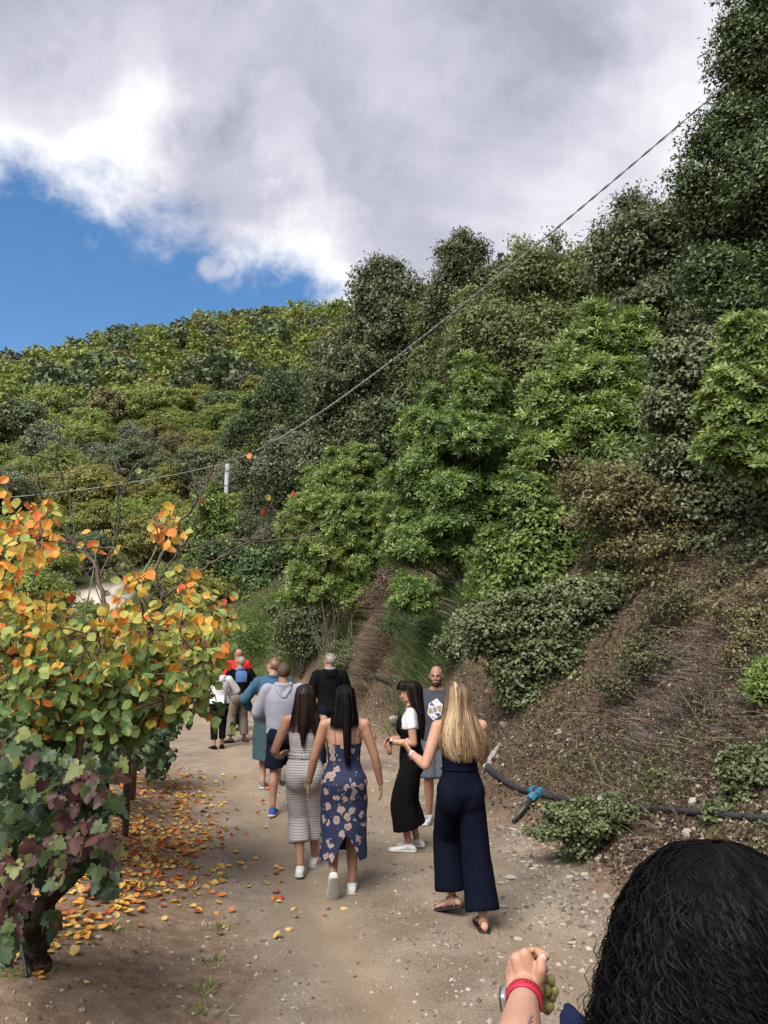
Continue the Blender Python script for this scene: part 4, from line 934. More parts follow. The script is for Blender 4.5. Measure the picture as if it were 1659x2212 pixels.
# ================================================================== people
def bake(mb, voxel, smooth=5, fac=.5):
    me = mb.mesh('tmp', True); o = link('tmp', me)
    m = o.modifiers.new('r', 'REMESH'); m.mode = 'VOXEL'; m.voxel_size = voxel; m.adaptivity = 0
    if smooth: s = o.modifiers.new('s', 'SMOOTH'); s.iterations = smooth; s.factor = fac
    dg = bpy.context.evaluated_depsgraph_get(); dg.update()
    me2 = bpy.data.meshes.new_from_object(o.evaluated_get(dg))
    V = np.zeros(len(me2.vertices)*3); me2.vertices.foreach_get('co', V); V = V.reshape(-1, 3)
    lt = np.zeros(len(me2.polygons), int); me2.polygons.foreach_get('loop_total', lt)
    li = np.zeros(len(me2.loops), int); me2.loops.foreach_get('vertex_index', li)
    if np.all(lt == 4): F = [li.reshape(-1, 4)]
    else:
        st = np.concatenate([[0], np.cumsum(lt)[:-1]]); F = []
        for k in (3, 4):
            q = st[lt == k]
            if len(q): F.append(np.stack([li[q+j] for j in range(k)], 1))
    bpy.data.objects.remove(o); bpy.data.meshes.remove(me); bpy.data.meshes.remove(me2)
    return V, F
def vnorm(V, F):
    N_ = np.zeros_like(V)
    for f in F:
        n = np.cross(V[f[:, 1]]-V[f[:, 0]], V[f[:, 2]]-V[f[:, 0]])
        for j in range(f.shape[1]): np.add.at(N_, f[:, j], n)
    return unit(N_)
def wrinkle(V, F, amp, sc=(9, 9, 5), seed=0, ridged=True):
    n = vnorm(V, F); w = fbm(V[:, 0]*sc[0]+V[:, 2]*3, V[:, 1]*sc[1], V[:, 2]*sc[2], 3, seed)
    if ridged: w = (.5-np.abs(w))*1.6-.4
    return V+n*(amp*w)[:, None]
def bvh(V, F): return BVHTree.FromPolygons([tuple(v) for v in V], [tuple(f) for a in F for f in a.tolist()])
def ik(a, b, l1, l2, hint):
    a = np.array(a, float); b = np.array(b, float); d = b-a; L_ = np.linalg.norm(d); dr = d/L_; L2 = min(L_, l1+l2-.004)
    b = a+dr*L2; x = (l1*l1-l2*l2+L2*L2)/(2*L2); h = math.sqrt(max(l1*l1-x*x, 0)); p = np.array(hint, float); p = p-dr*(p@dr); p = unit(p)
    return a+dr*x+p*h, b
TF_ = [(.47, .070, .058, 0), (.50, .098, .072, -.006), (.53, .107, .076, -.010), (.565, .100, .068, -.005), (.60, .082, .058, 0), (.635, .073, .052, .002), (.68, .079, .057, .002), (.725, .087, .066, .006), (.77, .090, .058, .002), (.805, .094, .044, -.004), (.828, .070, .036, -.007), (.845, .036, .034, -.005), (.87, .030, .033, .002), (.90, .031, .034, .006)]
TM_ = [(.47, .072, .060, 0), (.50, .094, .070, -.004), (.53, .098, .072, -.006), (.57, .094, .066, 0), (.61, .089, .062, .002), (.65, .092, .064, .003), (.70, .102, .069, .003), (.75, .110, .068, 0), (.79, .112, .056, -.004), (.818, .102, .043, -.006), (.838, .066, .038, -.006), (.855, .040, .038, -.003), (.875, .036, .037, .004), (.90, .035, .037, .007)]

class Person:
    def __init__(s, label, H, sex, x, y, rz, skin, wide=1.0, hip=None, lean=0.0, head=(0, 0), group=None, z=None):
        s.H = H; s.sex = sex; s.wide = wide; s.skin = skin; s.lean = lean; s.T = TM_ if sex == 'm' else TF_
        s.root = empty('person', (x, y, H1(x, y) if z is None else z), R(rz)); tag(s.root, label, 'person', group)
        s.M = np.array(Matrix.Translation(s.root.location) @ Matrix.Rotation(R(rz), 4, 'Z')); s.Mi = np.linalg.inv(s.M)
        s.hz = (hip or .512)*H; s.hd = head
        sw = (.100 if sex == 'f' else .110)*H*(.5+.5*wide); hw = .050*H*wide
        s.J = {}
        for q, sg in (('L', -1), ('R', 1)):
            s.J['hip'+q] = s.sk((sg*hw, 0, s.hz)); s.J['sh'+q] = s.sk((sg*sw, -.008, (.808 if sex == 'f' else .815)*H+(s.hz-.512*H)))
        s.head = s.sk((0, .012*H, .932*H+(s.hz-.512*H)))
    def sk(s, p):       # lean of the upper body
        p = np.array(p, float); p[1] += s.lean*max(p[2]-.5*s.H, 0); return p
    def loc(s, w): return (s.Mi @ np.array([*w, 1]))[:3]
    def leg(s, q, ank, toe, hint=(0, 1, 0)):
        """ank local, toe = direction of the foot (may tilt)"""
        H = s.H; k, a = ik(s.J['hip'+q], ank, .238*H, .236*H, hint); s.J['kn'+q] = k; s.J['an'+q] = a; s.J['toe'+q] = unit(toe)
    def arm(s, q, wr, hint, hd=None, palm=None, thumb=None, curl=.4):
        H = s.H; e, w = ik(s.J['sh'+q], wr, .172*H, .150*H, hint); s.J['el'+q] = e; s.J['wr'+q] = w
        d = unit(w-e) if hd is None else unit(hd)
        sg = -1 if q == 'L' else 1
        p = np.array([-sg, 0, 0], float) if palm is None else np.array(palm, float); p = unit(p-d*(p@d))
        t = unit(np.cross(d, p))*(1 if thumb is None else thumb)
        if thumb is None and t @ np.array([0, 1, .3]) < 0: t = -t
        s.J['hand'+q] = (d, p, t, curl)
    def ring(s, z, infl=0, iy=None):
        f = z/s.H; t = np.array(s.T); rx = np.interp(f, t[:, 0], t[:, 1]); ry = np.interp(f, t[:, 0], t[:, 2]); y = np.interp(f, t[:, 0], t[:, 3])
        wd = s.wide if f < .82 else 1
        c = s.sk((0, y*s.H, z+(s.hz-.512*s.H)))
        return c, (rx*s.H*wd+infl, 0, 0), (0, ry*s.H*wd+(infl if iy is None else iy), 0)
    def torso(s, mb, z0, z1, infl=0, n=14, prof=None, seg=20):
        zs = np.linspace(z0, z1, n); mb.loft([s.ring(z*s.H, (infl if prof is None else np.interp(z, prof[0], prof[1]))) for z in zs], seg)
    def head_prims(s, mb):
        k = s.H/1.70*.5+.5
        M = s.HM = Matrix.Translation(s.head) @ Matrix.Rotation(R(s.hd[0]), 4, 'Z') @ Matrix.Rotation(R(-s.hd[1]), 4, 'X') @ Matrix.Scale(k, 4)
        Mn = np.array(M); Rn = np.array(M.to_3x3())
        def E(c, r): 
            m2 = MB(); m2.ell(c, r, nu=18, nv=12); v = np.concatenate(m2.V); v = v @ Mn[:3, :3].T+Mn[:3, 3]; mb.add(v, sum(m2.F.values(), []))
        E((0, -.014, .022), (.074, .095, .090)); E((0, .022, -.03), (.060, .066, .078)); E((0, .036, -.076), (.045, .046, .032)); E((0, .070, -.094), (.019, .015, .014))
        E((0, .074, .016), (.048, .018, .012)); E((.034, .062, -.03), (.021, .021, .024)); E((-.034, .062, -.03), (.021, .021, .024)); E((0, .085, -.060), (.022, .012, .012))
        for i in range(5):
            t = i/4; E((0, .084+.022*t, .006-.036*t), (.007+.004*t, .009, .010))
        for sg in (-1, 1): E((sg*.077, -.004, -.010), (.010, .018, .030)); E((sg*.048, .03, -.068), (.012, .03, .02))
        nb = s.sk((0, -.004*s.H, .83*s.H+(s.hz-.512*s.H))); nt = Mn[:3, :3] @ np.array([0, -.012, -.055])+Mn[:3, 3]
        r = .034 if s.sex == 'f' else .037
        mb.cap(nb, nt, r*s.H, r*.93*s.H, 14)
    def hp(s, p): return np.array(s.HM) [:3, :3] @ np.array(p, float)+np.array(s.HM)[:3, 3]
    def limbs(s, mb, q, hand=True):
        H, J = s.H, s.J; w = s.wide**.5
        if 'kn'+q in J:
            h, k, a = J['hip'+q], J['kn'+q], J['an'+q]; th = .050*H*w if s.sex == 'f' else .047*H*w
            mb.tube([h, h*.7+k*.3, h*.3+k*.7, k], [th, th*.96, th*.78, .031*H], 14); mb.ell(h, th); mb.ell(k, .031*H)
            cv = k*.65+a*.35+np.array([0, -.008*H, 0])
            mb.tube([k, cv, k*.25+a*.75, a], [.031*H, .033*H, .024*H, .020*H], 12)
            s.foot(mb, q, 0)
        if 'el'+q in J:
            sh, e, wr = J['sh'+q], J['el'+q], J['wr'+q]; u = (.0275 if s.sex == 'f' else .032)*H*w
            mb.ell(sh, u*1.12); mb.tube([sh, sh*.5+e*.5, e], [u*1.08, u, u*.82], 14); mb.ell(e, u*.83)
            mb.tube([e, e*.68+wr*.32, wr], [u*.82, u*.84, u*.58], 12)
            if hand: s.hand(mb, q)
    def hand(s, mb, q):
        w = s.J['wr'+q]; d, p, t, curl = s.J['hand'+q]; k = s.H/1.7*(1.05 if s.sex == 'm' else .98)
        kn = []
        for i, (off, ln) in enumerate(((.030, .088), (.010, .092), (-.011, .088), (-.030, .080))):
            kk = w+d*ln*k+t*off*k; kn.append(kk); mb.cap(w+t*off*.45*k+d*.01, kk, .015*k, .0115*k, 8)
        for i, (kk, ln) in enumerate(zip(kn, (.072, .080, .074, .058))):
            c = kk; r = .0092*k
            for j, (fr, ang) in enumerate(((.45, .35), (.30, .85), (.25, 1.25))):
                a = curl*ang*2; dd = d*math.cos(a)+p*math.sin(a); nx = c+dd*ln*fr*k; mb.cap(c, nx, r, r*.9, 7); c = nx; r *= .9
        b = w+d*.022*k+t*.026*k; m = b+(d*.035+t*.026+p*.008)*k; e = m+(d*.028+t*.006+p*.012)*k
        mb.cap(b, m, .0135*k, .011*k, 8); mb.cap(m, e, .0105*k, .0085*k, 8)
    def footframe(s, q):
        f = s.J['toe'+q]; side = unit(np.cross(f, [0, 0, 1.])); g = unit(np.cross(side, f)); return f, side, g
    SEC = [(-.02, .018, .030), (.04, .028, .055), (.16, .033, .075), (.27, .034, .085), (.42, .036, .068), (.58, .042, .048), (.74, .046, .036), (.90, .040, .026), (.99, .024, .018)]
    def foot(s, mb, q, infl, lo=None, top=None, sec=None, bot=0.0):
        f, side, g = s.footframe(q); k = s.H/1.70; L_ = .152*s.H; a = s.J['an'+q]; base = a-g*.082*k
        rings = []
        for t, hw, tp in (sec or s.SEC):
            tt = (tp*k+infl) if top is None else top; c = base+f*((t-.27)*(L_+2*infl))+g*(tt-bot)/2+g*bot*0+g*(-0+bot/2+0)
            c = base+f*((t-.27)*(L_+2*infl))+g*((tt+bot)/2)
            rings.append((c, side*(hw*k+infl), g*((tt-bot)/2)))
        mb.loft(rings, 14)
    def shoe(s, q, m, ms, name='shoe', high=.0, sole=.020, laces=None, tongue=True):
        k = s.H/1.7; mb = MB(); s.foot(mb, q, .008, bot=0.004)
        f, side, g = s.footframe(q); a = s.J['an'+q]
        mb.tube([a-g*.03*k, a+g*(-.004+high)*k], [.044*k, .036*k], 14)
        V, F = bake(mb, .008, 3); o = link(name, npmesh(name, V, F, smooth=True, mats=(m,)), s.root)
        m2 = MB(); s.foot(m2, q, .012, top=sole*k, bot=-.010*k); link('sole', m2.mesh('sole', True, (ms,)), o)
        if laces:
            ml = MB(); base = a-g*.082*k; L_ = .152*s.H
            for j in range(4):
                t = .40+.10*j; tp = (np.interp(t, [x[0] for x in s.SEC], [x[2] for x in s.SEC])*k+.014); c = base+f*((t-.27)*L_)+g*tp; ml.tube([c-side*.024*k-g*.008, c+g*.003, c+side*.024*k-g*.008], .0032, 5)
            link('laces', ml.mesh('laces', True, (laces,)), o)
        return o
    def body(s, voxel=.009, extra=None):
        mb = MB(); s.torso(mb, .47, .90, n=22); 
        if s.sex == 'f':
            for sg in (-1, 1): mb.ell(s.sk((sg*.045*s.H, .040*s.H*s.wide, .722*s.H+(s.hz-.512*s.H))), (.036*s.H, .034*s.H, .036*s.H))
        for sg in (-1, 1):
            mb.ell(s.sk((sg*.042*s.H, -.030*s.H*s.wide, s.hz+.004*s.H)), (.050*s.H*s.wide**.5, .046*s.H, .056*s.H))
            q = 'L' if sg < 0 else 'R'; c, a, b = s.ring(.80*s.H); sh = s.J['sh'+q]; nb = s.sk((sg*.03*s.H, -.006*s.H, .838*s.H+(s.hz-.512*s.H)))
            mb.cap(nb, sh, .020*s.H, .027*s.H, 10)
            s.limbs(mb, q)
        s.head_prims(mb)
        if extra: extra(mb)
        V, F = bake(mb, voxel, 5); s.V, s.F = V, F; s.tree = bvh(V, F)
        me = npmesh('body', V, F, smooth=True, mats=(s.skin,)); s.bodyobj = link('body', me, s.root); return s.bodyobj
    def cloth(s, name, mb, m, voxel=.011, smooth=5, amp=.004, sc=(9, 9, 6), seed=1, parent=None, ridged=True):
        V, F = bake(mb, voxel, smooth)
        if amp: V = wrinkle(V, F, amp, sc, seed, ridged)
        o = link(name, npmesh(name, V, F, smooth=True, mats=(m,)), parent or s.root); o['_'] = 0; del o['_']
        s.last = (V, F); return o
    def top(s, mb, z0, z1, infl, sleeve=0.0, sr=.0, prof=None, sl=None):
        """sleeve: 0 none .. 1 elbow .. 2 wrist"""
        s.torso(mb, z0, z1, infl, 14, prof, 24); H = s.H
        for q, sg in (('L', -1), ('R', 1)):
            c_, a_, b_ = s.ring(.80*H); nb = s.sk((sg*.03*H, -.006*H, min(.832, z1-.01)*H+(s.hz-.512*H)))
            if not sleeve: continue
            sh, e, wr = s.J['sh'+q], s.J['el'+q], s.J['wr'+q]; u = (.0275 if s.sex == 'f' else .032)*H*min(s.wide, 1.15)**.5+infl*.45+sr*.55
            mb.cap(nb, sh, .020*H+infl*.8, .026*H+infl*.6, 12)
            pts = [sh]; rr = [u*1.0]
            for t in np.linspace(.25, sleeve, max(3, int(sleeve*5))):
                pts.append(sh+(e-sh)*min(t, 1) if t <= 1 else e+(wr-e)*(t-1)); rr.append(u*(1.05-.05*t) if t <= 1 else u*(1-.32*(t-1)))
            mb.ell(sh, u*1.0, nu=14, nv=10); mb.tube(pts, rr, 16)
            if sleeve > 1: mb.ell(e, u*1.0, nu=14, nv=10)
    def trousers(s, mb, hem, r, z1=.60, infl=.012, top_=None):
        """hem: 0 hip .. 1 knee .. 2 ankle; r: radii at hip, knee, hem"""
        H = s.H; s.torso(mb, .475, z1, infl, 8, None, 22)
        for q, sg in (('L', -1), ('R', 1)):
            h, k, a = s.J['hip'+q], s.J['kn'+q], s.J['an'+q]
            mb.ell(s.sk((sg*.040*H, -.024*H*s.wide, s.hz+.0*H)), (.054*H*s.wide**.5+infl+.006, .053*H+infl+.006, .074*H+infl), nu=14, nv=10); mb.ell(s.sk((0, 0, s.hz-.035*H)), (.045*H+infl, .05*H+infl, .035*H+infl), nu=14, nv=10)
            pts = []; rr = []
            for t in np.linspace(0, hem, 9):
                p = h+(k-h)*t if t <= 1 else k+(a-k)*(t-1); pts.append(p); rr.append(np.interp(t, [0, 1, 2], r))
            mb.ell(h, r[0], nu=14, nv=10); mb.tube(pts, rr, 20)
    def strap(s, pts, w, m, name='strap', parent=None, off=.003, wide=None):
        """flat band laid on the body surface"""
        P = []
        for p in curve_pts(pts, 22):
            c, n, i, d = s.tree.find_nearest(Vector(p)); P.append((np.array(c)+np.array(n)*off, np.array(n)))
        C = np.array([p[0] for p in P]); Nn = np.array([p[1] for p in P]); T = unit(np.gradient(C, axis=0)); Sd = unit(np.cross(T, Nn)); th = .0018
        V = np.concatenate([C-Sd*w/2, C+Sd*w/2, C+Sd*w/2+Nn*th, C-Sd*w/2+Nn*th]); n = len(C); i = np.arange(n-1)
        F = np.concatenate([np.stack([i+a*n, i+b*n, i+1+b*n, i+1+a*n], 1) for a, b in ((0, 1), (1, 2), (2, 3), (3, 0))])
        return link(name, npmesh(name, V, F, smooth=False, mats=(m,)), parent or s.root)

def hairmat(name, cols, rough=.38, spec=.5):
    m, N, L = newmat(name); a = N.new('ShaderNodeAttribute'); a.attribute_name = 'rnd'; cr = ramp(N, cols); L.new(a.outputs['Fac'], cr.inputs[0])
    p = N.new('ShaderNodeBsdfPrincipled'); L.new(cr.outputs[0], p.inputs['Base Color']); p.inputs['Roughness'].default_value = rough; p.inputs['Specular IOR Level'].default_value = spec
    o = N.new('ShaderNodeOutputMaterial'); L.new(p.outputs[0], o.inputs[0]); return m
def hair(parent, rings, m, n=500, phi=(-180, 180), w=.006, seg=22, wave=0.0, freq=3, top=.0, ends=(.8, 1.0), shell=True, seed=0, curl=False, fly=.0, drift=.15, tilt=.5, name='hair', tone=(0, 1), roots=0.0):
    """rings: (z, cx, cy, rx, ry) from the crown down; phi 0 = back of the head"""
    rng = np.random.default_rng(seed); Rg = np.array(rings, float); K = len(Rg)
    arc = np.concatenate([[0], np.cumsum(np.sqrt(np.diff(Rg[:, 0])**2+np.diff(Rg[:, 3])**2+np.diff(Rg[:, 2])**2))]); arc /= arc[-1]
    def pos(t, ph, k): 
        z, cx, cy, rx, ry = [np.interp(t, arc, Rg[:, i]) for i in range(5)]
        return np.stack([cx+rx*k*np.sin(ph), cy-ry*k*np.cos(ph), z-(1-k)*.05], -1)
    lo, hi = R(phi[0]), R(phi[1])
    ph0 = rng.uniform(lo, hi, n); ends_ = rng.uniform(ends[0], ends[1], n); t0 = top*rng.random(n); kk = 1-.11*rng.random(n)**1.5; kk = kk+fly*np.maximum(rng.normal(size=n), -.3)*.25
    ts = np.linspace(0, 1, seg); T = t0[:, None]+(ends_-t0)[:, None]*ts; PH = ph0[:, None]+drift*rng.normal(size=n)[:, None]*ts**1.5
    nl_ = 34 if not curl else 60; cid = np.floor((ph0-lo)/(hi-lo)*nl_+.35*rng.normal(size=n)).astype(int)+nl_*(kk < .95)*3; tabs = rng.random((nl_*8+20, 2)); cid = np.clip(cid, 0, len(tabs)-1)
    cc_ = lo+(hi-lo)*((cid % (nl_*3))+.5)/nl_; cc_ = np.where(cid >= nl_*3, lo+(hi-lo)*((cid-nl_*3)+.9)/nl_, cc_); PH = PH+(cc_-ph0)[:, None]*np.clip(ts*1.2-.1, 0, .8)*(0.75 if fly < .15 else .2)
    k2 = kk[:, None]*np.ones_like(T); ph1 = (6.28*tabs[cid, 0]+.5*rng.normal(size=n))[:, None]; f = freq*(.75+.5*tabs[cid, 1]+.05*rng.normal(size=n))[:, None]
    env = np.clip(T*3, 0, 1) if not curl else np.clip(T*2.2+.25, 0, 1.3)
    P = pos(T, PH, k2); tang = np.stack([np.cos(PH), np.sin(PH), 0*PH], -1); outw = np.stack([np.sin(PH), -np.cos(PH), 0*PH], -1)
    ang = f*2*math.pi*T+ph1
    P = P+tang*(wave*np.sin(ang)*env*(.5+rng.random(n)[:, None]))[..., None]+outw*(wave*(np.cos(ang) if curl else .4*np.cos(ang*.7))*env*(.4+.6*rng.random(n)[:, None]))[..., None]
    dirn = unit(np.gradient(P, axis=1)); tl = tilt*rng.normal(size=(n, 1, 1)); sd_ = unit(tang+tl*outw); sd_ = unit(sd_-dirn*np.sum(sd_*dirn, -1, keepdims=True))
    ww = (w*.5*(1-.75*ts**3))[None, :, None]*(.6+.8*rng.random((n, 1, 1)))
    V = np.stack([P-sd_*ww, P+sd_*ww], 2).reshape(-1, 3); b = (np.arange(n)*seg*2)[:, None]
    F = np.concatenate([b+np.array([[2*j, 2*j+1, 2*j+3, 2*j+2]]) for j in range(seg-1)])
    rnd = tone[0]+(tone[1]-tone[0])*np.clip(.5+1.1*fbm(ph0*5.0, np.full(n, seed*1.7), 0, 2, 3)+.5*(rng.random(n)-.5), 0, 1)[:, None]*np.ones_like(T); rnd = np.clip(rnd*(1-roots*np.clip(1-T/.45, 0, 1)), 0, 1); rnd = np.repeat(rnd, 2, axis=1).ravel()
    if shell:
        gt = np.linspace(0, min(ends[0]+.05, .97), 26); gp = np.linspace(lo, hi, 30); G_, Hh = np.meshgrid(gt, gp, indexing='ij')
        bump = .92+.02*np.sin(Hh*9+G_*4)
        S_ = np.stack([np.interp(G_, arc, Rg[:, 1])+np.interp(G_, arc, Rg[:, 3])*bump*np.sin(Hh), np.interp(G_, arc, Rg[:, 2])-np.interp(G_, arc, Rg[:, 4])*bump*np.cos(Hh), np.interp(G_, arc, Rg[:, 0])-.006], -1).reshape(-1, 3)
        i = np.arange(26*30).reshape(26, 30); Fs = np.stack([i[:-1, :-1].ravel(), i[:-1, 1:].ravel(), i[1:, 1:].ravel(), i[1:, :-1].ravel()], 1)
        F = np.concatenate([F, Fs+len(V)]); V = np.concatenate([V, S_]); rnd = np.concatenate([rnd, np.full(len(S_), tone[0])])
    return link(name, npmesh(name, V, F, rnd, smooth=True, mats=(m,)), parent)
def cap_hair(P, m, cover=(.0, -.02), k=1.045, n=700, w=.005, seed=1, front=.045, name='hair', low=-.075):
    """short hair lying on the skull: strands on the head surface away from the face"""
    rng = np.random.default_rng(seed); d = sph(n*6, rng); c = np.array([0, -.014, .022]); q = c+d*np.array([.074, .095, .090])*k
    lim = np.where(q[:, 1] > 0, front+(q[:, 1])*.35, low); keep = (q[:, 2] > lim) & ~((np.abs(q[:, 0]) > .06) & (q[:, 1] > .0) & (q[:, 2] < .01)); d = d[keep]; q = q[keep]
    tip = unit(np.stack([d[:, 0]*.2, -np.ones(len(d))*.55, -.75*np.ones(len(d))], 1)); tip = unit(tip-d*np.sum(tip*d, 1, keepdims=True)); Ln = w*5
    V = []; sd_ = np.cross(tip, d)
    for t, o_ in ((0, 0.0), (.5, .003), (1, .0015)):
        c_ = q+tip*(Ln*t)+d*o_; c_ = c_; V += [c_-sd_*w*.5, c_+sd_*w*.5]
    V = np.stack(V, 1).reshape(-1, 3); b = (np.arange(len(q))*6)[:, None]; F = np.concatenate([b+np.array([[0, 1, 3, 2]]), b+np.array([[2, 3, 5, 4]])])
    Mn = np.array(P.HM); V = V @ Mn[:3, :3].T+Mn[:3, 3]
    # scalp under it
    m2 = MB(); m2.ell((0, 0, 0), 1, nu=28, nv=20); S_ = m2.V[0]*np.array([.074, .095, .090])*(k-.015)+c; f4 = np.array(m2.F[4]); f3 = np.array(m2.F[3])
    ok = (S_[:, 2] > np.where(S_[:, 1] > 0, front+.01+S_[:, 1]*.35, low+.01)) & ~((np.abs(S_[:, 0]) > .062) & (S_[:, 1] > .0) & (S_[:, 2] < .01))
    f4 = f4[ok[f4].all(1)]; f3 = f3[ok[f3].all(1)]; S_ = S_ @ Mn[:3, :3].T+Mn[:3, 3]
    rnd = np.concatenate([np.repeat(rng.random(len(q)), 6), np.full(len(S_), .2)])
    return link(name, npmesh(name, np.concatenate([V, S_]), [np.concatenate([F, f4+len(V)]), f3+len(V)], rnd, smooth=True, mats=(m,)), P.root)
def face(P, brow=(.02, .013, .01), lip=(.42, .18, .15)):
    """eyes, brows and lips, children of the body"""
    W_ = MATS.get('eye_white') or mat('eye_white', (.6, .57, .53), .3, .5); D_ = MATS.get('eye_iris') or mat('eye_iris', (.02, .012, .008), .2, .6); B = mat('brow', brow, .9, .1); Lm = mat('lip', lip, .5, .4)
    for sg in (-1, 1):
        e = MB(); e.ell(P.hp((sg*.030, .0735, .000)), (.0115, .008, .0055), nu=10, nv=6); eo = e.obj('eye', W_, P.bodyobj)
        i_ = MB(); i_.ell(P.hp((sg*.030, .0785, .000)), .0045, nu=8, nv=6); i_.obj('iris', D_, P.bodyobj)
        b = MB(); b.tube([P.hp((sg*.012, .094, .014)), P.hp((sg*.030, .092, .021)), P.hp((sg*.050, .078, .017))], [.004, .0045, .002], 6); b.obj('eyebrow', B, P.bodyobj)
    l = MB(); l.ell(P.hp((0, .0955, -.0575)), (.021, .005, .0035), nu=10, nv=6); l.ell(P.hp((0, .0955, -.0645)), (.018, .006, .0042), nu=10, nv=6); l.obj('lips', Lm, P.bodyobj)
def glasses(P, m, on_top=False):
    mb = MB(); dz = .0; q = np.linspace(0, 2*math.pi, 15)
    for sg in (-1, 1):
        mb.tube([P.hp((sg*.032+.021*math.cos(a), .102, .0+dz+.016*math.sin(a))) for a in q], .0022, 5); mb.tube([P.hp((sg*.053, .100, .006)), P.hp((sg*.078, .06, .006)), P.hp((sg*.082, -.01, .000))], .0022, 5)
    mb.tube([P.hp((-.011, .103, .004)), P.hp((.011, .103, .004))], .002, 5); return mb.obj('glasses', m, P.root)
def bun(P, m, c, r, seed=3):
    rng = np.random.default_rng(seed); n = 160; V = []; F = []; off = 0; rn = []
    for i in range(n):
        a0 = rng.uniform(0, 6.28); ax = sph(1, rng)[0]; u_ = unit(np.cross(ax, sph(1, rng)[0])); v_ = np.cross(ax, u_); q = np.linspace(a0, a0+rng.uniform(1.5, 4), 9); rr = r*(.75+.3*rng.random())
        p = np.cos(q)[:, None]*u_*rr+np.sin(q)[:, None]*v_*rr; sd_ = np.cross(unit(p), unit(np.gradient(p, axis=0)))*.0028
        p = np.array([P.hp(np.array(c)+x) for x in p]); V.append(np.stack([p-sd_, p+sd_], 1).reshape(-1, 3)); F.append(np.stack([[2*j, 2*j+1, 2*j+3, 2*j+2] for j in range(8)])+off); off += 18; rn.append(np.full(18, rng.random()))
    m2 = MB(); m2.ell(P.hp(c), r*.8, nu=10, nv=7); F4 = np.array(m2.F[4])+off; F3 = np.array(m2.F[3])+off; V.append(m2.V[0]); rn.append(np.full(len(m2.V[0]), .1))
    return link('hair_bun', npmesh('hair_bun', np.concatenate(V), [np.concatenate(F+[F4]), F3], np.concatenate(rn), smooth=True, mats=(m,)), P.root)

# skin, hair and cloth
SKIN = mat('skin', (.31, .16, .105), .5, .3, (.37, .21, .145), 14, sss=.15)
SKIN2 = mat('skin_tan', (.25, .13, .085), .5, .3, (.305, .17, .115), 14, sss=.15)
SKIN3 = mat('skin_fair', (.36, .195, .135), .5, .3, (.42, .24, .175), 14, sss=.15)
BLACKC = mat('black_cloth', (.0035, .0035, .004), .9, .08, (.006, .006, .0065), 8, .3, 300)
NAVY = mat('navy_cloth', (.0022, .003, .009), .9, .06, (.004, .0055, .014), 6, .3, 300)
NAVYS = mat('navy_shorts', (.004, .006, .015), .9, .08, (.007, .010, .024), 6, .3, 300)
WHITEC = mat('white_cloth', (.50, .50, .53), .8, .2, (.58, .58, .61), 6, .2, 300)
WHITESH = mat('white_shoe', (.50, .495, .49), .5, .3, (.57, .57, .565), 12); WHITESO = mat('white_sole', (.42, .41, .38), .6, .3)
GREYH = mat('grey_hoodie', (.23, .235, .29), .9, .1, (.28, .285, .34), 160, .3, 300)
GREYT = mat('charcoal_tee', (.036, .039, .052), .85, .15, (.048, .051, .065), 90, .2, 300)
GREYSH = mat('grey_shorts', (.055, .064, .08), .85, .15, (.085, .097, .115), 20, .2, 300)
DENIM = mat('denim', (.02, .06, .11), .85, .15, (.05, .11, .17), 16, .4, 200)
TEAL = mat('teal_denim', (.028, .058, .07), .85, .15, (.048, .085, .095), 12, .4, 200)
KHAKI = mat('khaki', (.15, .125, .10), .85, .15, (.20, .17, .14), 8, .3, 200)
BLUEC = mat('blue_jersey', (.06, .12, .28), .85, .15, (.085, .16, .34), 120, .3, 200)
RED = mat('red_cloth', (.62, .02, .03), .85, .2, (.70, .03, .045), 6, .3, 200)
WATCHG = mat('watch_glass', (.01, .012, .02), .12, .6); SILV = mat('silver', (.62, .62, .62), .3, .5, metal=.9)
def striped():
    m, N, L = newmat('striped_cloth'); tc = N.new('ShaderNodeTexCoord'); sp = N.new('ShaderNodeSeparateXYZ'); 
    no = N.new('ShaderNodeTexNoise'); no.inputs['Scale'].default_value = 3; L.new(tc.outputs['Object'], no.inputs['Vector']); L.new(tc.outputs['Object'], sp.inputs[0])
    a = N.new('ShaderNodeMath'); a.operation = 'MULTIPLY_ADD'; L.new(no.outputs[0], a.inputs[0]); a.inputs[1].default_value = .03; L.new(sp.outputs[2], a.inputs[2])
    b = N.new('ShaderNodeMath'); b.operation = 'MULTIPLY'; L.new(a.outputs[0], b.inputs[0]); b.inputs[1].default_value = 1/.0215
    c = N.new('ShaderNodeMath'); c.operation = 'FRACT'; L.new(b.outputs[0], c.inputs[0])
    cr = ramp(N, [(0, .42, .40, .40), (.70, .44, .42, .42), (.76, .13, .115, .14), (.92, .13, .115, .14), (.98, .44, .42, .42)]); L.new(c.outputs[0], cr.inputs[0])
    p = N.new('ShaderNodeBsdfPrincipled'); p.inputs['Roughness'].default_value = .85; p.inputs['Specular IOR Level'].default_value = .15; L.new(cr.outputs[0], p.inputs['Base Color'])
    o = N.new('ShaderNodeOutputMaterial'); L.new(p.outputs[0], o.inputs[0]); return m
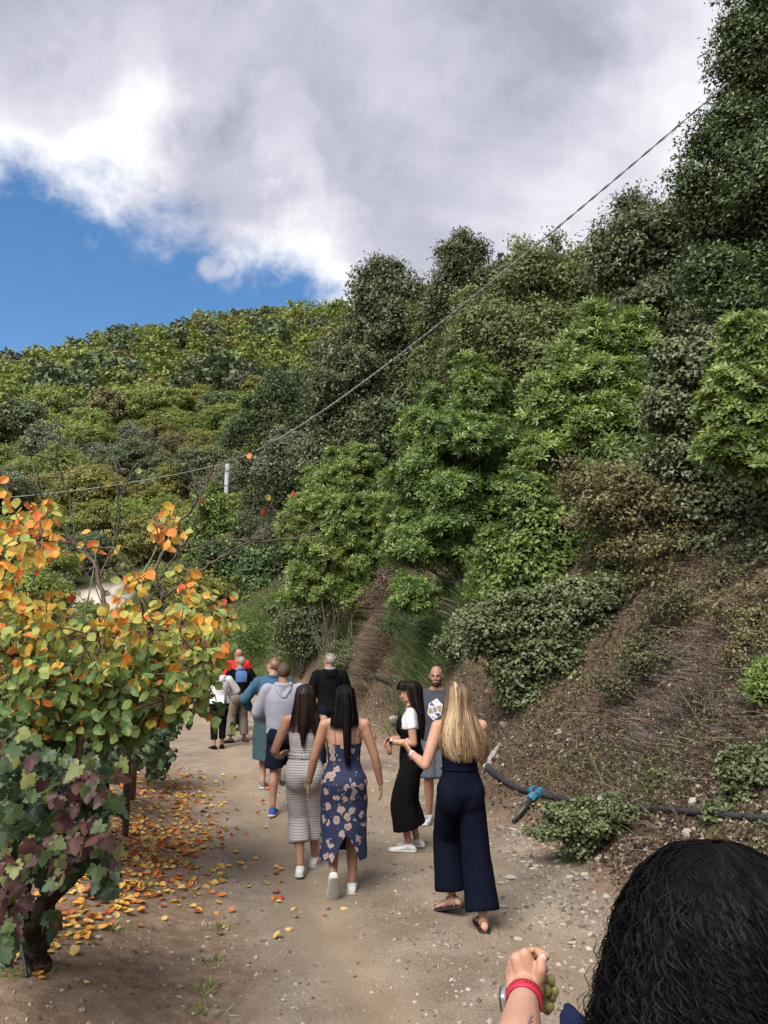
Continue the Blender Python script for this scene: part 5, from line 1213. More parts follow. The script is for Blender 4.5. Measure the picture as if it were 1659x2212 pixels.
def floral():
    m, N, L = newmat('floral_cloth'); tc = N.new('ShaderNodeTexCoord')
    def nn(t): return N.new(t)
    dn = nn('ShaderNodeTexNoise'); dn.inputs['Scale'].default_value = 26; dn.inputs['Detail'].default_value = 2; L.new(tc.outputs['Object'], dn.inputs['Vector'])
    ad = nn('ShaderNodeVectorMath'); ad.operation = 'MULTIPLY_ADD'; L.new(dn.outputs['Color'], ad.inputs[0]); ad.inputs[1].default_value = (.055,)*3; L.new(tc.outputs['Object'], ad.inputs[2])
    def vor(sc): v = nn('ShaderNodeTexVoronoi'); v.inputs['Scale'].default_value = sc; L.new(ad.outputs[0], v.inputs['Vector']); return v
    v1 = vor(12.5); v2 = vor(19); v3 = vor(46)
    f1 = ramp(N, [(.0, .13, .085, .08), (.08, .27, .20, .175), (.15, .15, .105, .10), (.20, .30, .23, .205), (.27, .18, .13, .125), (.31, .31, .24, .22), (.42, .22, .17, .16)]); L.new(v1.outputs['Distance'], f1.inputs[0])
    f2 = ramp(N, [(0, .36, .29, .27), (.24, .30, .24, .23), (.27, .014, .020, .050)]); L.new(v3.outputs['Distance'], f2.inputs[0])
    m1 = nn('ShaderNodeMapRange'); L.new(v1.outputs['Distance'], m1.inputs[0]); m1.inputs[1].default_value = .375; m1.inputs[2].default_value = .36
    g2 = nn('ShaderNodeMapRange'); L.new(v2.outputs['Distance'], g2.inputs[0]); g2.inputs[1].default_value = .42; g2.inputs[2].default_value = .34
    base = nn('ShaderNodeMix'); base.data_type = 'RGBA'; L.new(g2.outputs[0], base.inputs[0]); base.inputs[6].default_value = (.014, .020, .050, 1); L.new(f2.outputs[0], base.inputs[7])
    mx = nn('ShaderNodeMix'); mx.data_type = 'RGBA'; L.new(m1.outputs[0], mx.inputs[0]); L.new(base.outputs[2], mx.inputs[6]); L.new(f1.outputs[0], mx.inputs[7])
    p = nn('ShaderNodeBsdfPrincipled'); p.inputs['Roughness'].default_value = .75; p.inputs['Specular IOR Level'].default_value = .2; L.new(mx.outputs[2], p.inputs['Base Color'])
    o = nn('ShaderNodeOutputMaterial'); L.new(p.outputs[0], o.inputs[0]); return m
STRIPE = striped(); FLORAL = floral()
H_BLOND = hairmat('blonde_hair', [(0, .05, .032, .022), (.3, .12, .075, .045), (.65, .28, .185, .105), (1, .48, .35, .22)], .42, .3)
H_BLACK = hairmat('black_hair', [(0, .0014, .0012, .0015), (.7, .0035, .0029, .0034), (1, .0085, .0068, .0070)], .6, .10)
H_DARK = hairmat('dark_brown_hair', [(0, .004, .003, .003), (.7, .010, .007, .006), (1, .026, .016, .012)], .5, .16)
H_BROWN = hairmat('brown_hair', [(0, .006, .004, .003), (.6, .018, .010, .008), (1, .045, .026, .018)], .48, .2)
H_LBR = hairmat('light_brown_hair', [(0, .07, .04, .022), (.6, .17, .10, .055), (1, .34, .22, .13)], .45)
H_GREY = hairmat('grey_hair', [(0, .09, .075, .065), (.6, .24, .21, .18), (1, .46, .41, .36)], .5)
H_SHORT = hairmat('cropped_hair', [(0, .045, .030, .022), (1, .10, .07, .05)], .7, .2)

def ankz(P): return .082*P.H/1.70
def shell_skirt(P, name, rings, m, slit=None, seg=64, rows=40, amp=.004, seed=3, th=.003, folds=0):
    """open garment wall from rings (z, cx, cy, rx, ry); slit=(z_top, half width at hem in radians, angle)"""
    Rg = np.array(rings, float); z0, z1 = Rg[0, 0], Rg[-1, 0]; t = np.linspace(0, 1, rows); z = z0+(z1-z0)*t
    zt, hw, an = slit or (-9, 0, math.pi/2); wd = (np.clip((zt-z)/(zt-z1), 0, 1)**.8*hw if slit else 0*z)[:, None]
    q = an+wd+(2*math.pi-2*wd)*np.linspace(0, 1, seg)[None]
    g = [np.interp(-z, -Rg[:, 0], Rg[:, i]) for i in range(1, 5)]
    fd = 1+folds*(t[:, None]**1.5)*np.sin(q*7+2*np.sin(q*2))
    X = g[0][:, None]+g[2][:, None]*np.cos(q)*fd; Y = g[1][:, None]+g[3][:, None]*np.sin(q)*fd; Z = z[:, None]+0*q
    V = np.stack([X, Y, Z], -1); V[..., 2] -= .03*np.clip(t[:, None]-.8, 0, 1)*np.sin(q*3)
    Vf = V.reshape(-1, 3); i = np.arange(rows*seg).reshape(rows, seg); F = np.stack([i[:-1, :-1].ravel(), i[:-1, 1:].ravel(), i[1:, 1:].ravel(), i[1:, :-1].ravel()], 1)
    n = vnorm(Vf, [F]); w = fbm(Vf[:, 0]*10+Vf[:, 2]*4, Vf[:, 1]*10, Vf[:, 2]*4, 3, seed); Vf = Vf+n*(amp*w)[:, None]
    V2 = Vf-n*th*np.sign(np.sum(n*(Vf-np.array([0, 0, 1])*Vf[:, 2:3]), 1, keepdims=True)); 
    return link(name, npmesh(name, np.concatenate([Vf, V2]), np.concatenate([F, F[:, ::-1]+len(Vf)]), smooth=True, mats=(m,)), P.root)
def watch(P, q, mb_, mstrap, name='watch', back=True, t=.12, r=.031):
    e, w = P.J['el'+q], P.J['wr'+q]; ax = unit(w-e); c = w-ax*.018; d, p, th, cu = P.J['hand'+q]; n = -unit(p-ax*(p@ax)); s_ = np.cross(ax, n)
    root = None; ring = MB(); a = np.linspace(0, 2*math.pi, 25)
    rings = [c+np.cos(x)*n*r*.82+np.sin(x)*s_*r for x in a]
    V = []; 
    for x in a[:-1]:
        o_ = np.cos(x)*n*.82+np.sin(x)*s_
        for k, l in ((r, -.011), (r+.0035, -.010), (r+.0035, .010), (r, .011)): V.append(c+o_*k+ax*l)
    F = [(i*4+j, i*4+(j+1) % 4, ((i+1) % 24)*4+(j+1) % 4, ((i+1) % 24)*4+j) for i in range(24) for j in range(4)]
    ring.add(V, F); so = ring.obj('watch_strap', mstrap, P.root)
    cb = MB(); Rm = np.stack([ax, s_, n], 1); cb.box(c+n*(r*.82+.006), (.019, .017, .0055), Rm); cb.obj('watch_case', SILV, so, smooth=False)
    cg = MB(); cg.box(c+n*(r*.82+.0125), (.016, .0145, .0012), Rm); cg.obj('watch_face', WATCHG, so, smooth=False)
    return so

# --- blonde woman in the navy jumpsuit
def blonde():
    P = Person('blonde woman in sleeveless navy wide-leg jumpsuit and dark sandals', 1.70, 'f', .57, 6.0, 6, SKIN3, .97, head=(8, -8))
    k = ankz(P); a = P.loc((.71, 5.80, H1(.68, 5.8))); b = P.loc((.44, 6.20, H1(.42, 6.2)))
    P.leg('R', (a[0], a[1]+.05, k+.005), (.05, 1, 0)); P.leg('L', (b[0]+.06, b[1]-.06, k+.055), (-.55, .75, -.30))
    P.arm('L', (-.335, .18, 1.15), (-.25, -.6, -1), (-.45, .35, .62), (.85, .1, .1), curl=.75); P.arm('R', (.08, .34, 1.16), (.5, -.6, -.5), (-.7, .6, .3), (-.3, 0, -1), curl=.6)
    P.body(.0085)
    mb = MB(); P.trousers(mb, 1.93, (.098, .106, .126), .66, .010); mb.tube([P.J['hipL']*.5+P.J['hipR']*.5+np.array([0, 0, -.02]), (P.J['knL']*.35+P.J['hipL']*.65+P.J['knR']*.35+P.J['hipR']*.65)/2+np.array([0, 0, .0])], [.10, .07], 16); P.torso(mb, .60, .745, .007, 8)
    for sg in (-1, 1): mb.ell(P.sk((sg*.045*P.H, .042*P.H, .722*P.H)), (.042*P.H, .040*P.H, .042*P.H), nu=12, nv=8)
    P.cloth('jumpsuit', mb, NAVY, .011, 5, .006, (7, 7, 3.5), 4)
    for sg in (-1, 1): P.strap([(sg*.085, -.12, 1.24), (sg*.078, -.12, 1.33), (sg*.074, -.02, 1.42), (sg*.08, .10, 1.34), (sg*.08, .14, 1.25)], .012, NAVY)
    m2 = MB(); c, a_, b_ = P.ring(.628*P.H, .016); q = np.linspace(0, 2*math.pi, 33); m2.tube([c+np.array(a_)*math.cos(x)+np.array(b_)*math.sin(x) for x in q], .006, 6); m2.obj('waistband', NAVY, P.root)
    h = P.head; z = h[2]; x, y = h[0]-.005, h[1]-.015
    rings = [(z+.122, x, y+.01, .012, .012), (z+.112, x, y, .05, .06), (z+.085, x, y-.005, .083, .098), (z+.03, x, y-.012, .094, .112), (z-.04, x, y-.02, .100, .112), (z-.11, x, y-.03, .118, .112), (z-.19, x+.005, y-.04, .152, .115), (z-.27, x+.02, y-.045, .185, .112), (z-.34, x+.035, y-.05, .200, .10), (z-.41, x+.045, y-.05, .18, .09), (z-.46, x+.045, y-.05, .13, .08)]
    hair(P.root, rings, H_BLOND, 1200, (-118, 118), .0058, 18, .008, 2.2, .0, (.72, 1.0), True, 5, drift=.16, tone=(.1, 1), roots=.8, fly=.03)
    ring2 = [(z+.120, x-.03, y-.02, .008, .01), (z+.10, x-.03, y-.075, .012, .012), (z+.03, x-.032, y-.108, .014, .012), (z-.1, x-.034, y-.128, .017, .012), (z-.25, x-.036, y-.148, .02, .012), (z-.40, x-.03, y-.155, .018, .012)]
    hair(P.root, ring2, H_BLOND, 110, (-180, 180), .005, 20, .003, 2, .0, (.8, 1), True, 6, name='ponytail', tone=(.75, 1))
    for q in 'LR':
        f, side, g = P.footframe(q); an = P.J['an'+q]; base = an-g*.082; L_ = .152*P.H
        m3 = MB(); P.foot(m3, q, .010, top=.004, bot=-.022); so = link('sandal', m3.mesh('sandal', True, (mat('sandal_sole', (.022, .018, .017), .7, .2),)), P.root)
        for t0, t1, zz in ((.80, .52, .045), (.52, .80, .045), (.42, .42, .070), (.10, .10, .06)):
            st = MB(); c0 = base+f*((t0-.27)*L_)-side*.044; c1 = base+f*((t1-.27)*L_)+side*.044; mid = (c0+c1)/2+g*zz; st.tube(curve_pts([c0+g*.004, (c0+mid)/2+g*zz*.35, mid, (c1+mid)/2+g*zz*.35, c1+g*.004], 12), .0055, 6, flat=.5)
            st.obj('sandal_strap', (MATS.get('sandal_strap') or mat('sandal_strap', (.16, .11, .10), .7, .2)) if q == 'L' else MATS['sandal_sole'], so)
        tm = MB()
        for j in range(5): c0 = base+f*((.86-.27-.015*j)*L_)+side*((-.030+.015*j)*(1 if q == 'L' else -1))*-1+g*.014; tm.cap(c0, c0+f*.030, .0095-.001*j, .008-.001*j, 7)
        tm.obj('toes', SKIN3, P.bodyobj)
    watch(P, 'L', None, WHITEC, r=.030)
    w = P.J['wrL']; d, p, t, cu = P.J['handL']; root = empty('grape', tuple((P.M @ np.array([*(w+d*.10+t*.055+np.array([.02, 0, .03])), 1]))[:3])); tag(root, 'small yellow-green grapes held up by the blonde woman', 'grape')
    GR_ = mat('grape_skin', (.30, .27, .05), .35, .5, (.40, .34, .08), 40, sss=.2); g1 = MB(); g1.ell((0, 0, 0), (.012, .012, .015)); g1.obj('berry', GR_, root); g2 = MB(); g2.ell((-.045, 0, -.006), (.010, .010, .012)); g2.obj('berry', GR_, root); g3 = MB(); g3.tube([(0, 0, -.012), (-.02, 0, -.03), (-.045, 0, -.012)], .0018, 5); g3.obj('stalk', STEM, root)
blonde()

# --- woman in the floral dress
def floral_woman():
    P = Person('woman with long black hair in a blue floral slip dress and white trainers', 1.65, 'f', -.33, 6.62, 6, SKIN, 1.0, head=(0, 2))
    k = ankz(P); P.leg('R', (.075, .06, k), (.10, 1, 0)); P.leg('L', (-.085, -.10, k+.10), (.0, .55, -.85), (0, 1, 0))
    P.arm('R', (.33, .10, .78), (.4, -.9, 0), (.10, .25, -.9), (-1, 0, .1), curl=.35); P.arm('L', (-.30, .16, .80), (-.4, -.9, 0), (-.05, .25, -.9), (1, 0, 0), curl=.45)
    P.body(.0090)
    H = P.H; rings = []
    for z, inf in ((1.185, .005), (1.15, .006), (1.10, .008), (1.04, .010), (.98, .012), (.93, .014), (.88, .018), (.83, .022)):
        c, a, b = P.ring(z, inf); rings.append((c[2], c[0], c[1]-(.018 if z < .95 else 0), a[0], b[1]+(.014 if z < .98 else 0)))
    rings += [(.74, 0, -.01, .195, .15), (.60, 0, -.012, .190, .155), (.45, 0, -.02, .188, .17), (.30, 0, -.03, .192, .19)]
    shell_skirt(P, 'dress', rings, FLORAL, (.50, .62, -math.pi/2+.08), 84, 60, .007, folds=.025)
    mb = MB(); P.torso(mb, .69, .745, .006, 5)
    for sg in (-1, 1): mb.ell(P.sk((sg*.045*H, .042*H, .722*H)), (.041*H, .039*H, .041*H), nu=12, nv=8)
    V, F = bake(mb, .010, 4); ok = V[:, 1] > -.02; F = [f[ok[f].all(1)] for f in F]; link('dress_front', npmesh('dress_front', V, F, smooth=True, mats=(FLORAL,)), P.root)
    sm = mat('mauve_strap', (.14, .10, .17), .7, .2)
    for sg in (-1, 1): P.strap([(sg*.098, -.12, 1.19), (sg*.10, -.12, 1.27), (sg*.105, -.05, 1.36), (sg*.10, .04, 1.34), (sg*.085, .12, 1.24)], .006, sm)
    h = P.head; z = h[2]; x, y = h[0], h[1]-.01
    rg = [(z+.122, x, y+.01, .012, .012), (z+.112, x, y, .05, .06), (z+.085, x, y-.005, .081, .096), (z+.03, x, y-.01, .090, .108), (z-.04, x, y-.014, .096, .110), (z-.12, x, y-.025, .112, .106), (z-.20, x-.005, y-.03, .128, .108), (z-.235, x-.005, y-.03, .13, .10)]
    hair(P.root, rg, H_BLACK, 800, (-125, 125), .0065, 15, .004, 2, .0, (.84, 1.0), True, 8)
    rg2 = [(z+.06, x+.01, y-.10, .03, .02), (z-.05, x+.01, y-.118, .035, .02), (z-.20, x+.012, y-.135, .036, .02), (z-.32, x+.015, y-.14, .030, .018), (z-.45, x+.018, y-.14, .022, .014), (z-.53, x+.02, y-.135, .014, .01)]
    hair(P.root, rg2, H_BLACK, 260, (-180, 180), .0055, 22, .004, 2, .0, (.8, 1), True, 9, name='hair_lock')
    cl = MB(); cl.tube(curve_pts([(x+.07, y-.11, z-.19), (x+.10, y-.13, z-.22), (x+.13, y-.125, z-.245), (x+.155, y-.12, z-.22), (x+.15, y-.13, z-.19)], 16), .0018, 5); cl.tube(curve_pts([(x+.06, y-.12, z-.18), (x+.075, y-.145, z-.26), (x+.105, y-.14, z-.285), (x+.12, y-.14, z-.25)], 16), .0018, 5); cl.obj('loose_curl', MATS['black_hair'], P.root)
    for q in 'LR': P.shoe(q, WHITESH, WHITESO, 'trainer', laces=WHITESO)
    w = P.J['wrL']; e = P.J['elL']; ax = unit(w-e); u_ = unit(np.cross(ax, [0, 1, 0])); v_ = np.cross(ax, u_); MB().tube([w-ax*.02+.028*(math.cos(t)*u_+math.sin(t)*v_) for t in np.linspace(0, 2*math.pi, 17)], .0022, 5).obj('bracelet', BLACKC, P.root)
floral_woman()

# --- woman in the striped jumpsuit
def striped_woman():
    P = Person('woman with long brown hair in a white and grey striped culotte jumpsuit', 1.64, 'f', -.72, 7.22, 4, SKIN, 1.0, head=(-4, 0))
    k = ankz(P); P.leg('L', (-.02, -.05, k+.015), (.05, 1, -.08)); P.leg('R', (.10, .22, k), (.25, 1, 0))
    P.arm('L', (-.25, .20, .98), (-.3, -1, -.2), (.4, .5, .2), (1, 0, -.2), curl=.5); P.arm('R', (.27, .10, .80), (.4, -.9, 0), None, (-1, 0, 0), curl=.4)
    P.body(.0095)
    mb = MB(); P.trousers(mb, 1.52, (.090, .090, .104), .66, .012); P.torso(mb, .60, .75, .007, 8)
    for sg in (-1, 1): mb.ell(P.sk((sg*.045*P.H, .042*P.H, .722*P.H)), (.042*P.H, .040*P.H, .042*P.H), nu=12, nv=8)
    P.cloth('jumpsuit', mb, STRIPE, .010, 5, .006, (7, 7, 4), 9)
    BELT = mat('belt_cloth', (.50, .48, .47), .8, .2); DK = mat('belt_mark', (.08, .075, .09), .8, .2)
    V = []; c0 = .625*P.H; q = np.linspace(0, 2*math.pi, 41)
    bm = MB()
    for x in q[:-1]:
        for z_, e_ in ((-.016, .018), (.016, .018), (.016, .023), (-.016, .023)): c, a, b = P.ring(c0+z_, e_); V.append(c+np.array(a)*math.cos(x)+np.array(b)*math.sin(x))
    bm.add(V, [(i*4+j, i*4+(j+1) % 4, ((i+1) % 40)*4+(j+1) % 4, ((i+1) % 40)*4+j) for i in range(40) for j in range(4)]); bo = bm.obj('belt', BELT, P.root, smooth=False)
    dm = MB()
    for x in np.linspace(math.pi*1.05, math.pi*1.95, 30): c, a, b = P.ring(c0, .0245); p_ = c+np.array(a)*math.cos(x)+np.array(b)*math.sin(x); dm.box(p_, (.0028, .0028, .013))
    dm.obj('belt_stripe', DK, bo, smooth=False)
    c, a, b = P.ring(c0, .028); x = -math.pi/2-.15; p_ = c+np.array(a)*math.cos(x)+np.array(b)*math.sin(x); bb = MB(); bb.box(p_+np.array([0, 0, .012]), (.014, .002, .003)); bb.box(p_-np.array([0, 0, .012]), (.014, .002, .003)); bb.box(p_+np.array([.014, 0, 0]), (.003, .002, .015)); bb.box(p_-np.array([.014, 0, 0]), (.003, .002, .015)); bb.obj('buckle', WHITEC, bo, smooth=False)
    dots = mat('dotted_strap', (.62, .60, .58), .8, .2, (.07, .06, .08), 180)
    for sg in (-1, 1): P.strap([(sg*.060, -.12, 1.20), (sg*.080, -.12, 1.28), (sg*.095, -.04, 1.36), (sg*.09, .06, 1.32), (sg*.075, .14, 1.22)], .016, dots)
    h = P.head; z = h[2]; x, y = h[0], h[1]-.01
    rg = [(z+.122, x, y+.01, .012, .012), (z+.112, x, y, .05, .06), (z+.085, x, y-.005, .083, .097), (z+.03, x, y-.01, .092, .110), (z-.04, x, y-.014, .100, .112), (z-.12, x, y-.025, .118, .108), (z-.20, x, y-.03, .138, .105), (z-.27, x, y-.035, .15, .10), (z-.33, x+.01, y-.03, .15, .08)]
    hair(P.root, rg, H_BROWN, 800, (-125, 125), .0065, 15, .007, 2.2, .0, (.62, 1.0), True, 18)
    rg2 = [(z+.04, x-.005, y-.10, .045, .02), (z-.10, x-.005, y-.122, .05, .02), (z-.24, x-.01, y-.135, .040, .018), (z-.36, x-.012, y-.135, .022, .014), (z-.43, x-.012, y-.13, .010, .01)]
    hair(P.root, rg2, H_BROWN, 240, (-180, 180), .0055, 20, .004, 2, .0, (.8, 1), True, 19, name='hair_lock')
    rg3 = [(z-.10, x+.10, y-.06, .03, .03), (z-.28, x+.115, y-.09, .03, .03), (z-.42, x+.11, y-.10, .022, .02), (z-.52, x+.06, y-.11, .03, .015)]
    hair(P.root, rg3, H_DARK, 60, (-180, 180), .004, 20, .008, 2, .0, (.7, 1), False, 20, name='hair_lock')
    for q in 'LR': P.shoe(q, WHITESH, WHITESO, 'trainer', laces=WHITESO)
striped_woman()

# --- man in the grey hoodie
def hoodie():
    P = Person('man with cropped hair in a grey hoodie, navy shorts and blue running shoes', 1.74, 'm', -1.22, 9.55, 8, SKIN2, 1.0, head=(0, 4))
    k = ankz(P); P.leg('L', (-.10, -.12, k), (.12, 1, 0)); P.leg('R', (.11, .32, k), (.1, 1, 0))
    P.arm('L', (-.16, .24, 1.02), (-.9, -.6, -.2), (.8, .4, 0), (0, -1, 0), curl=.4); P.arm('R', (.16, .24, 1.02), (.9, -.6, -.2), (-.8, .4, 0), (0, -1, 0), curl=.4)
    P.body(.012)
    mb = MB(); P.trousers(mb, .92, (.100, .115, .115), .60, .020); P.cloth('shorts', mb, NAVYS, .012, 4, .006, (7, 7, 4), 2)
    mb = MB(); P.top(mb, .545, .835, .030, 1.75, .022, prof=([.545, .56, .60, .66, .75, .835], [.024, .034, .050, .050, .042, .022])); o = P.cloth('hoodie', mb, GREYH, .012, 5, .009, (6, 6, 3), 6)
    m2 = MB(); m2.loft([P.ring(z, .028) for z in (.525*P.H, .532*P.H, .550*P.H, .556*P.H)], 28, True); m2.obj('hem_rib', GREYH, o)
    H = P.H; hd = MB(); nb = P.sk((0, -.004*H, .845*H)); q = np.linspace(-math.pi*.12, math.pi*1.12, 15)+math.pi
    hd.tube([nb+np.array([.088*math.cos(a), .070*math.sin(a)-.02, .012+.012*math.sin(a)]) for a in q], .030, 10)
    hd.tube(curve_pts([nb+np.array([-.078, -.045, .0]), nb+np.array([-.06, -.105, -.06]), nb+np.array([0, -.128, -.135]), nb+np.array([.06, -.105, -.06]), nb+np.array([.078, -.045, .0])], 20), .028, 10)
    hd.ell(nb+np.array([0, -.085, -.045]), (.072, .032, .07), nu=14, nv=10)
    P.cloth('hood', hd, GREYH, .009, 4, .004, (14, 14, 10), 7)
    cap_hair(P, H_SHORT, k=1.03, n=1200, w=.0035, front=.07, low=-.055)
    blue = mat('blue_mesh', (.018, .035, .19), .6, .3, (.03, .06, .28), 40)
    for q in 'LR': P.shoe(q, blue, WHITESO, 'running_shoe', laces=WHITESO)
hoodie()

# --- woman in the black overalls, seen from her left side
def overalls():
    P = Person('woman in a white tee and black wide-leg overalls standing side on with hand at waist', 1.60, 'f', .27, 7.90, 82, SKIN, 1.0, head=(4, 12))
    k = ankz(P); P.leg('L', (-.09, .02, k), (.05, 1, 0)); P.leg('R', (.10, -.04, k), (-.1, 1, 0))
    P.arm('L', (-.17, .19, 1.03), (-.25, -1, -.55), (.15, .12, -.8), (.7, -.4, 0), curl=.35); P.arm('R', (.10, .22, 1.02), (.3, -1, -.4), (-.6, .4, -.4), (-.3, -1, 0), curl=.4)
    P.body(.0082); face(P)
    H = P.H; mb = MB(); P.top(mb, .60, .838, .008, .52, .010); P.cloth('tee_shirt', mb, WHITEC, .009, 4, .004, (10, 10, 7), 3)
    mb = MB(); P.trousers(mb, 1.66, (.098, .115, .140), .66, .014); P.torso(mb, .60, .72, .016, 8)
    mb.ell(P.sk((0, .062*H, .730*H)), (.080*H, .034*H, .062*H), nu=14, nv=10); mb.ell(P.sk((0, -.02*H, .70*H)), (.083*H, .055*H, .03*H), nu=14, nv=10)
    P.cloth('overalls', mb, BLACKC, .011, 5, .006, (7, 7, 4), 8)
    P.tree = bvh(*P.last) if False else P.tree
    for sg in (-1, 1): P.strap([(sg*.070, -.13, 1.12), (sg*.085, -.12, 1.22), (sg*.090, -.02, 1.345), (sg*.075, .09, 1.28), (sg*.06, .14, 1.18)], .024, BLACKC, 'overall_strap', off=.016)
    h = P.head; z = h[2]; x, y = h[0], h[1]-.012
    rg = [(z+.120, x, y+.01, .012, .012), (z+.110, x, y, .05, .07), (z+.085, x, y, .083, .106), (z+.03, x, y-.01, .090, .118), (z-.04, x, y-.02, .090, .108), (z-.12, x, y-.045, .092, .090), (z-.20, x, y-.06, .095, .085), (z-.30, x, y-.075, .09, .075), (z-.40, x, y-.085, .07, .055), (z-.46, x, y-.09, .05, .04)]
    hair(P.root, rg, H_DARK, 900, (-108, 108), .0065, 16, .006, 2.2, .0, (.78, 1.0), True, 28)
    rg2 = [(z+.118, x, y+.02, .012, .012), (z+.110, x, y+.012, .05, .085), (z+.085, x, y+.012, .082, .112), (z+.045, x, y+.014, .086, .124), (z+.02, x, y+.014, .086, .124)]
    hair(P.root, rg2, H_DARK, 420, (95, 265), .006, 14, .002, 2, .0, (.86, 1.0), True, 29, name='fringe')
    for q in 'LR': P.shoe(q, WHITESH, WHITESO, 'trainer', sole=.034, laces=WHITESO)
    watch(P, 'L', None, mat('rose_strap', (.55, .38, .33), .6, .3), r=.029)
overalls()

# --- bald man in the printed tee
def bald():
    P = Person('bald bearded man facing the camera in a charcoal tee with a hexagon print', 1.73, 'm', .61, 9.12, 172, SKIN2, 1.0, head=(-4, 2))
    k = ankz(P); P.leg('R', (.10, .0, k), (.25, 1, 0)); P.leg('L', (-.12, .03, k), (-.2, 1, 0))
    P.arm('R', (.25, .07, .84), (.6, -1, 0), None, (-1, 0, 0), curl=.4); P.arm('L', (-.25, .05, .84), (-.6, -1, 0), None, (1, 0, 0), curl=.4)
    P.body(.0080); face(P, (.03, .018, .013), (.40, .17, .14))
    mb = MB(); P.top(mb, .515, .842, .012, .78, .012, prof=([.515, .6, .7, .842], [.018, .022, .016, .008])); o = P.cloth('tee_shirt', mb, GREYT, .009, 5, .005, (9, 9, 5), 13)
    T = bvh(*P.last)
    mb = MB(); P.trousers(mb, 1.0, (.092, .108, .110), .60, .014); P.cloth('shorts', mb, GREYSH, .011, 4, .005, (8, 8, 5), 14)
    # chest print laid on the shirt front
    cx, cz = .012, 1.245; ang = R(-10); S_ = .098
    LG = mat('print_light', (.50, .51, .56), .8, .1); DB = mat('print_blue', (.055, .065, .10), .8, .1); OC = mat('print_ochre', (.30, .19, .09), .8, .1)
    def lay(poly, m, off, name):
        poly = [np.array(p, float) for p in poly]; c = sum(poly)/len(poly); rows = 5; V = []; F = []
        n = len(poly); pts = []
        sub_ = []
        for i in range(n):
            for j in range(4): sub_.append(poly[i]+(poly[(i+1) % n]-poly[i])*j/4)
        n2 = len(sub_); G_ = [c]+[c+(p-c)*r for r in (.5, 1) for p in sub_]
        for p in G_:
            xx = p[0]*math.cos(ang)-p[1]*math.sin(ang); zz = p[0]*math.sin(ang)+p[1]*math.cos(ang)
            hitp = T.ray_cast(Vector((cx-xx*S_, .5, cz+zz*S_*1.12)), Vector((0, -1, 0))); q = hitp[0] if hitp[0] else Vector((cx-xx*S_, .12, cz+zz*S_)); V.append((q.x, q.y+off, q.z))
        F3 = [(0, 1+i, 1+(i+1) % n2) for i in range(n2)]; F4 = [(1+i, 1+n2+i, 1+n2+(i+1) % n2, 1+(i+1) % n2) for i in range(n2)]
        me = npmesh(name, np.array(V), [np.array(F3), np.array(F4)], smooth=True, mats=(m,)); return link(name, me, o)
    hexa = [(0, 1.12), (.80, .62), (.80, -.42), (0.0, -1.12), (-.80, -.62), (-.80, .42)]
    lay(hexa, LG, .003, 'printed_badge')
    for poly, m in (([(-.72, .30), (-.50, .66), (-.02, .34)], DB), ([(.10, .34), (.70, .56), (.70, -.18)], OC), ([(.02, -.34), (.72, -.30), (.50, -.66)], DB), ([(-.10, -.34), (-.70, -.56), (-.70, .18)], OC)): lay(poly, m, .0045, 'printed_triangle')
    q = np.linspace(0, 2*math.pi, 13)[:-1]
    lay([(.24*math.cos(a), .26*math.sin(a)) for a in q], DB, .0055, 'printed_emblem'); lay([(.17*math.cos(a), .19*math.sin(a)) for a in q], LG, .0065, 'printed_emblem'); 
    lay([(-.11, -.10), (-.11, .12), (.10, .12), (.10, .07), (-.04, .07), (-.04, .03), (.07, .03), (.07, -.01), (-.04, -.01), (-.04, -.05), (.10, -.05), (.10, -.10)], DB, .0075, 'printed_emblem')
    for yy, xs in ((.78, (-.24, -.15, -.06, .03, .12, .21)), (-.80, (-.20, -.11, -.02, .07, .16)), (.02, (-.48, -.40)), (-.04, (.40, .48))):
        for x_ in xs: lay([(x_, yy-.035), (x_, yy+.035), (x_+.055, yy+.035), (x_+.055, yy-.035)], DB, .0055, 'printed_letter')
    BD = hairmat('stubble', [(0, .05, .035, .028), (1, .11, .075, .06)], .8, .1); rng = np.random.default_rng(4); pts = []; nn_ = []
    for i in range(5200):
        d = sph(1, rng)[0]; d[1] = abs(d[1]); p0 = P.hp(np.array([0, .02, -.055])+d*.14); c_, n_, i_, di = P.tree.ray_cast(Vector(p0), Vector(P.hp((0, .02, -.055))-p0))
        if c_ is None: continue
        l = np.array(P.HM.inverted() @ c_)
        ch = l[2] < -.072 or (l[2] < -.035 and abs(l[0]) > .044 and l[1] < .075) or (-.053 < l[2] < -.042 and abs(l[0]) < .028 and l[1] > .07)
        if ch and l[2] > -.118 and l[1] > -.005 and not (l[1] > .088 and -.07 < l[2] < -.053): pts.append(np.array(c_)+np.array(n_)*.0012); nn_.append(np.array(n_))
    pts = np.array(pts); nn_ = np.array(nn_); D = unit(np.cross(nn_, sph(len(pts), rng))); V, F = leaves(pts, D, nn_, .006, tmpl_leaf(.3, 0)); link('beard', npmesh('beard', V, F, np.repeat(rng.random(len(pts)), 4), mats=(BD,)), P.root)
    GS = mat('grey_mesh', (.32, .33, .34), .6, .3, (.50, .51, .52), 60)
    for q_ in 'LR': P.shoe(q_, GS, WHITESO, 'running_shoe', laces=BLACKC)
bald()

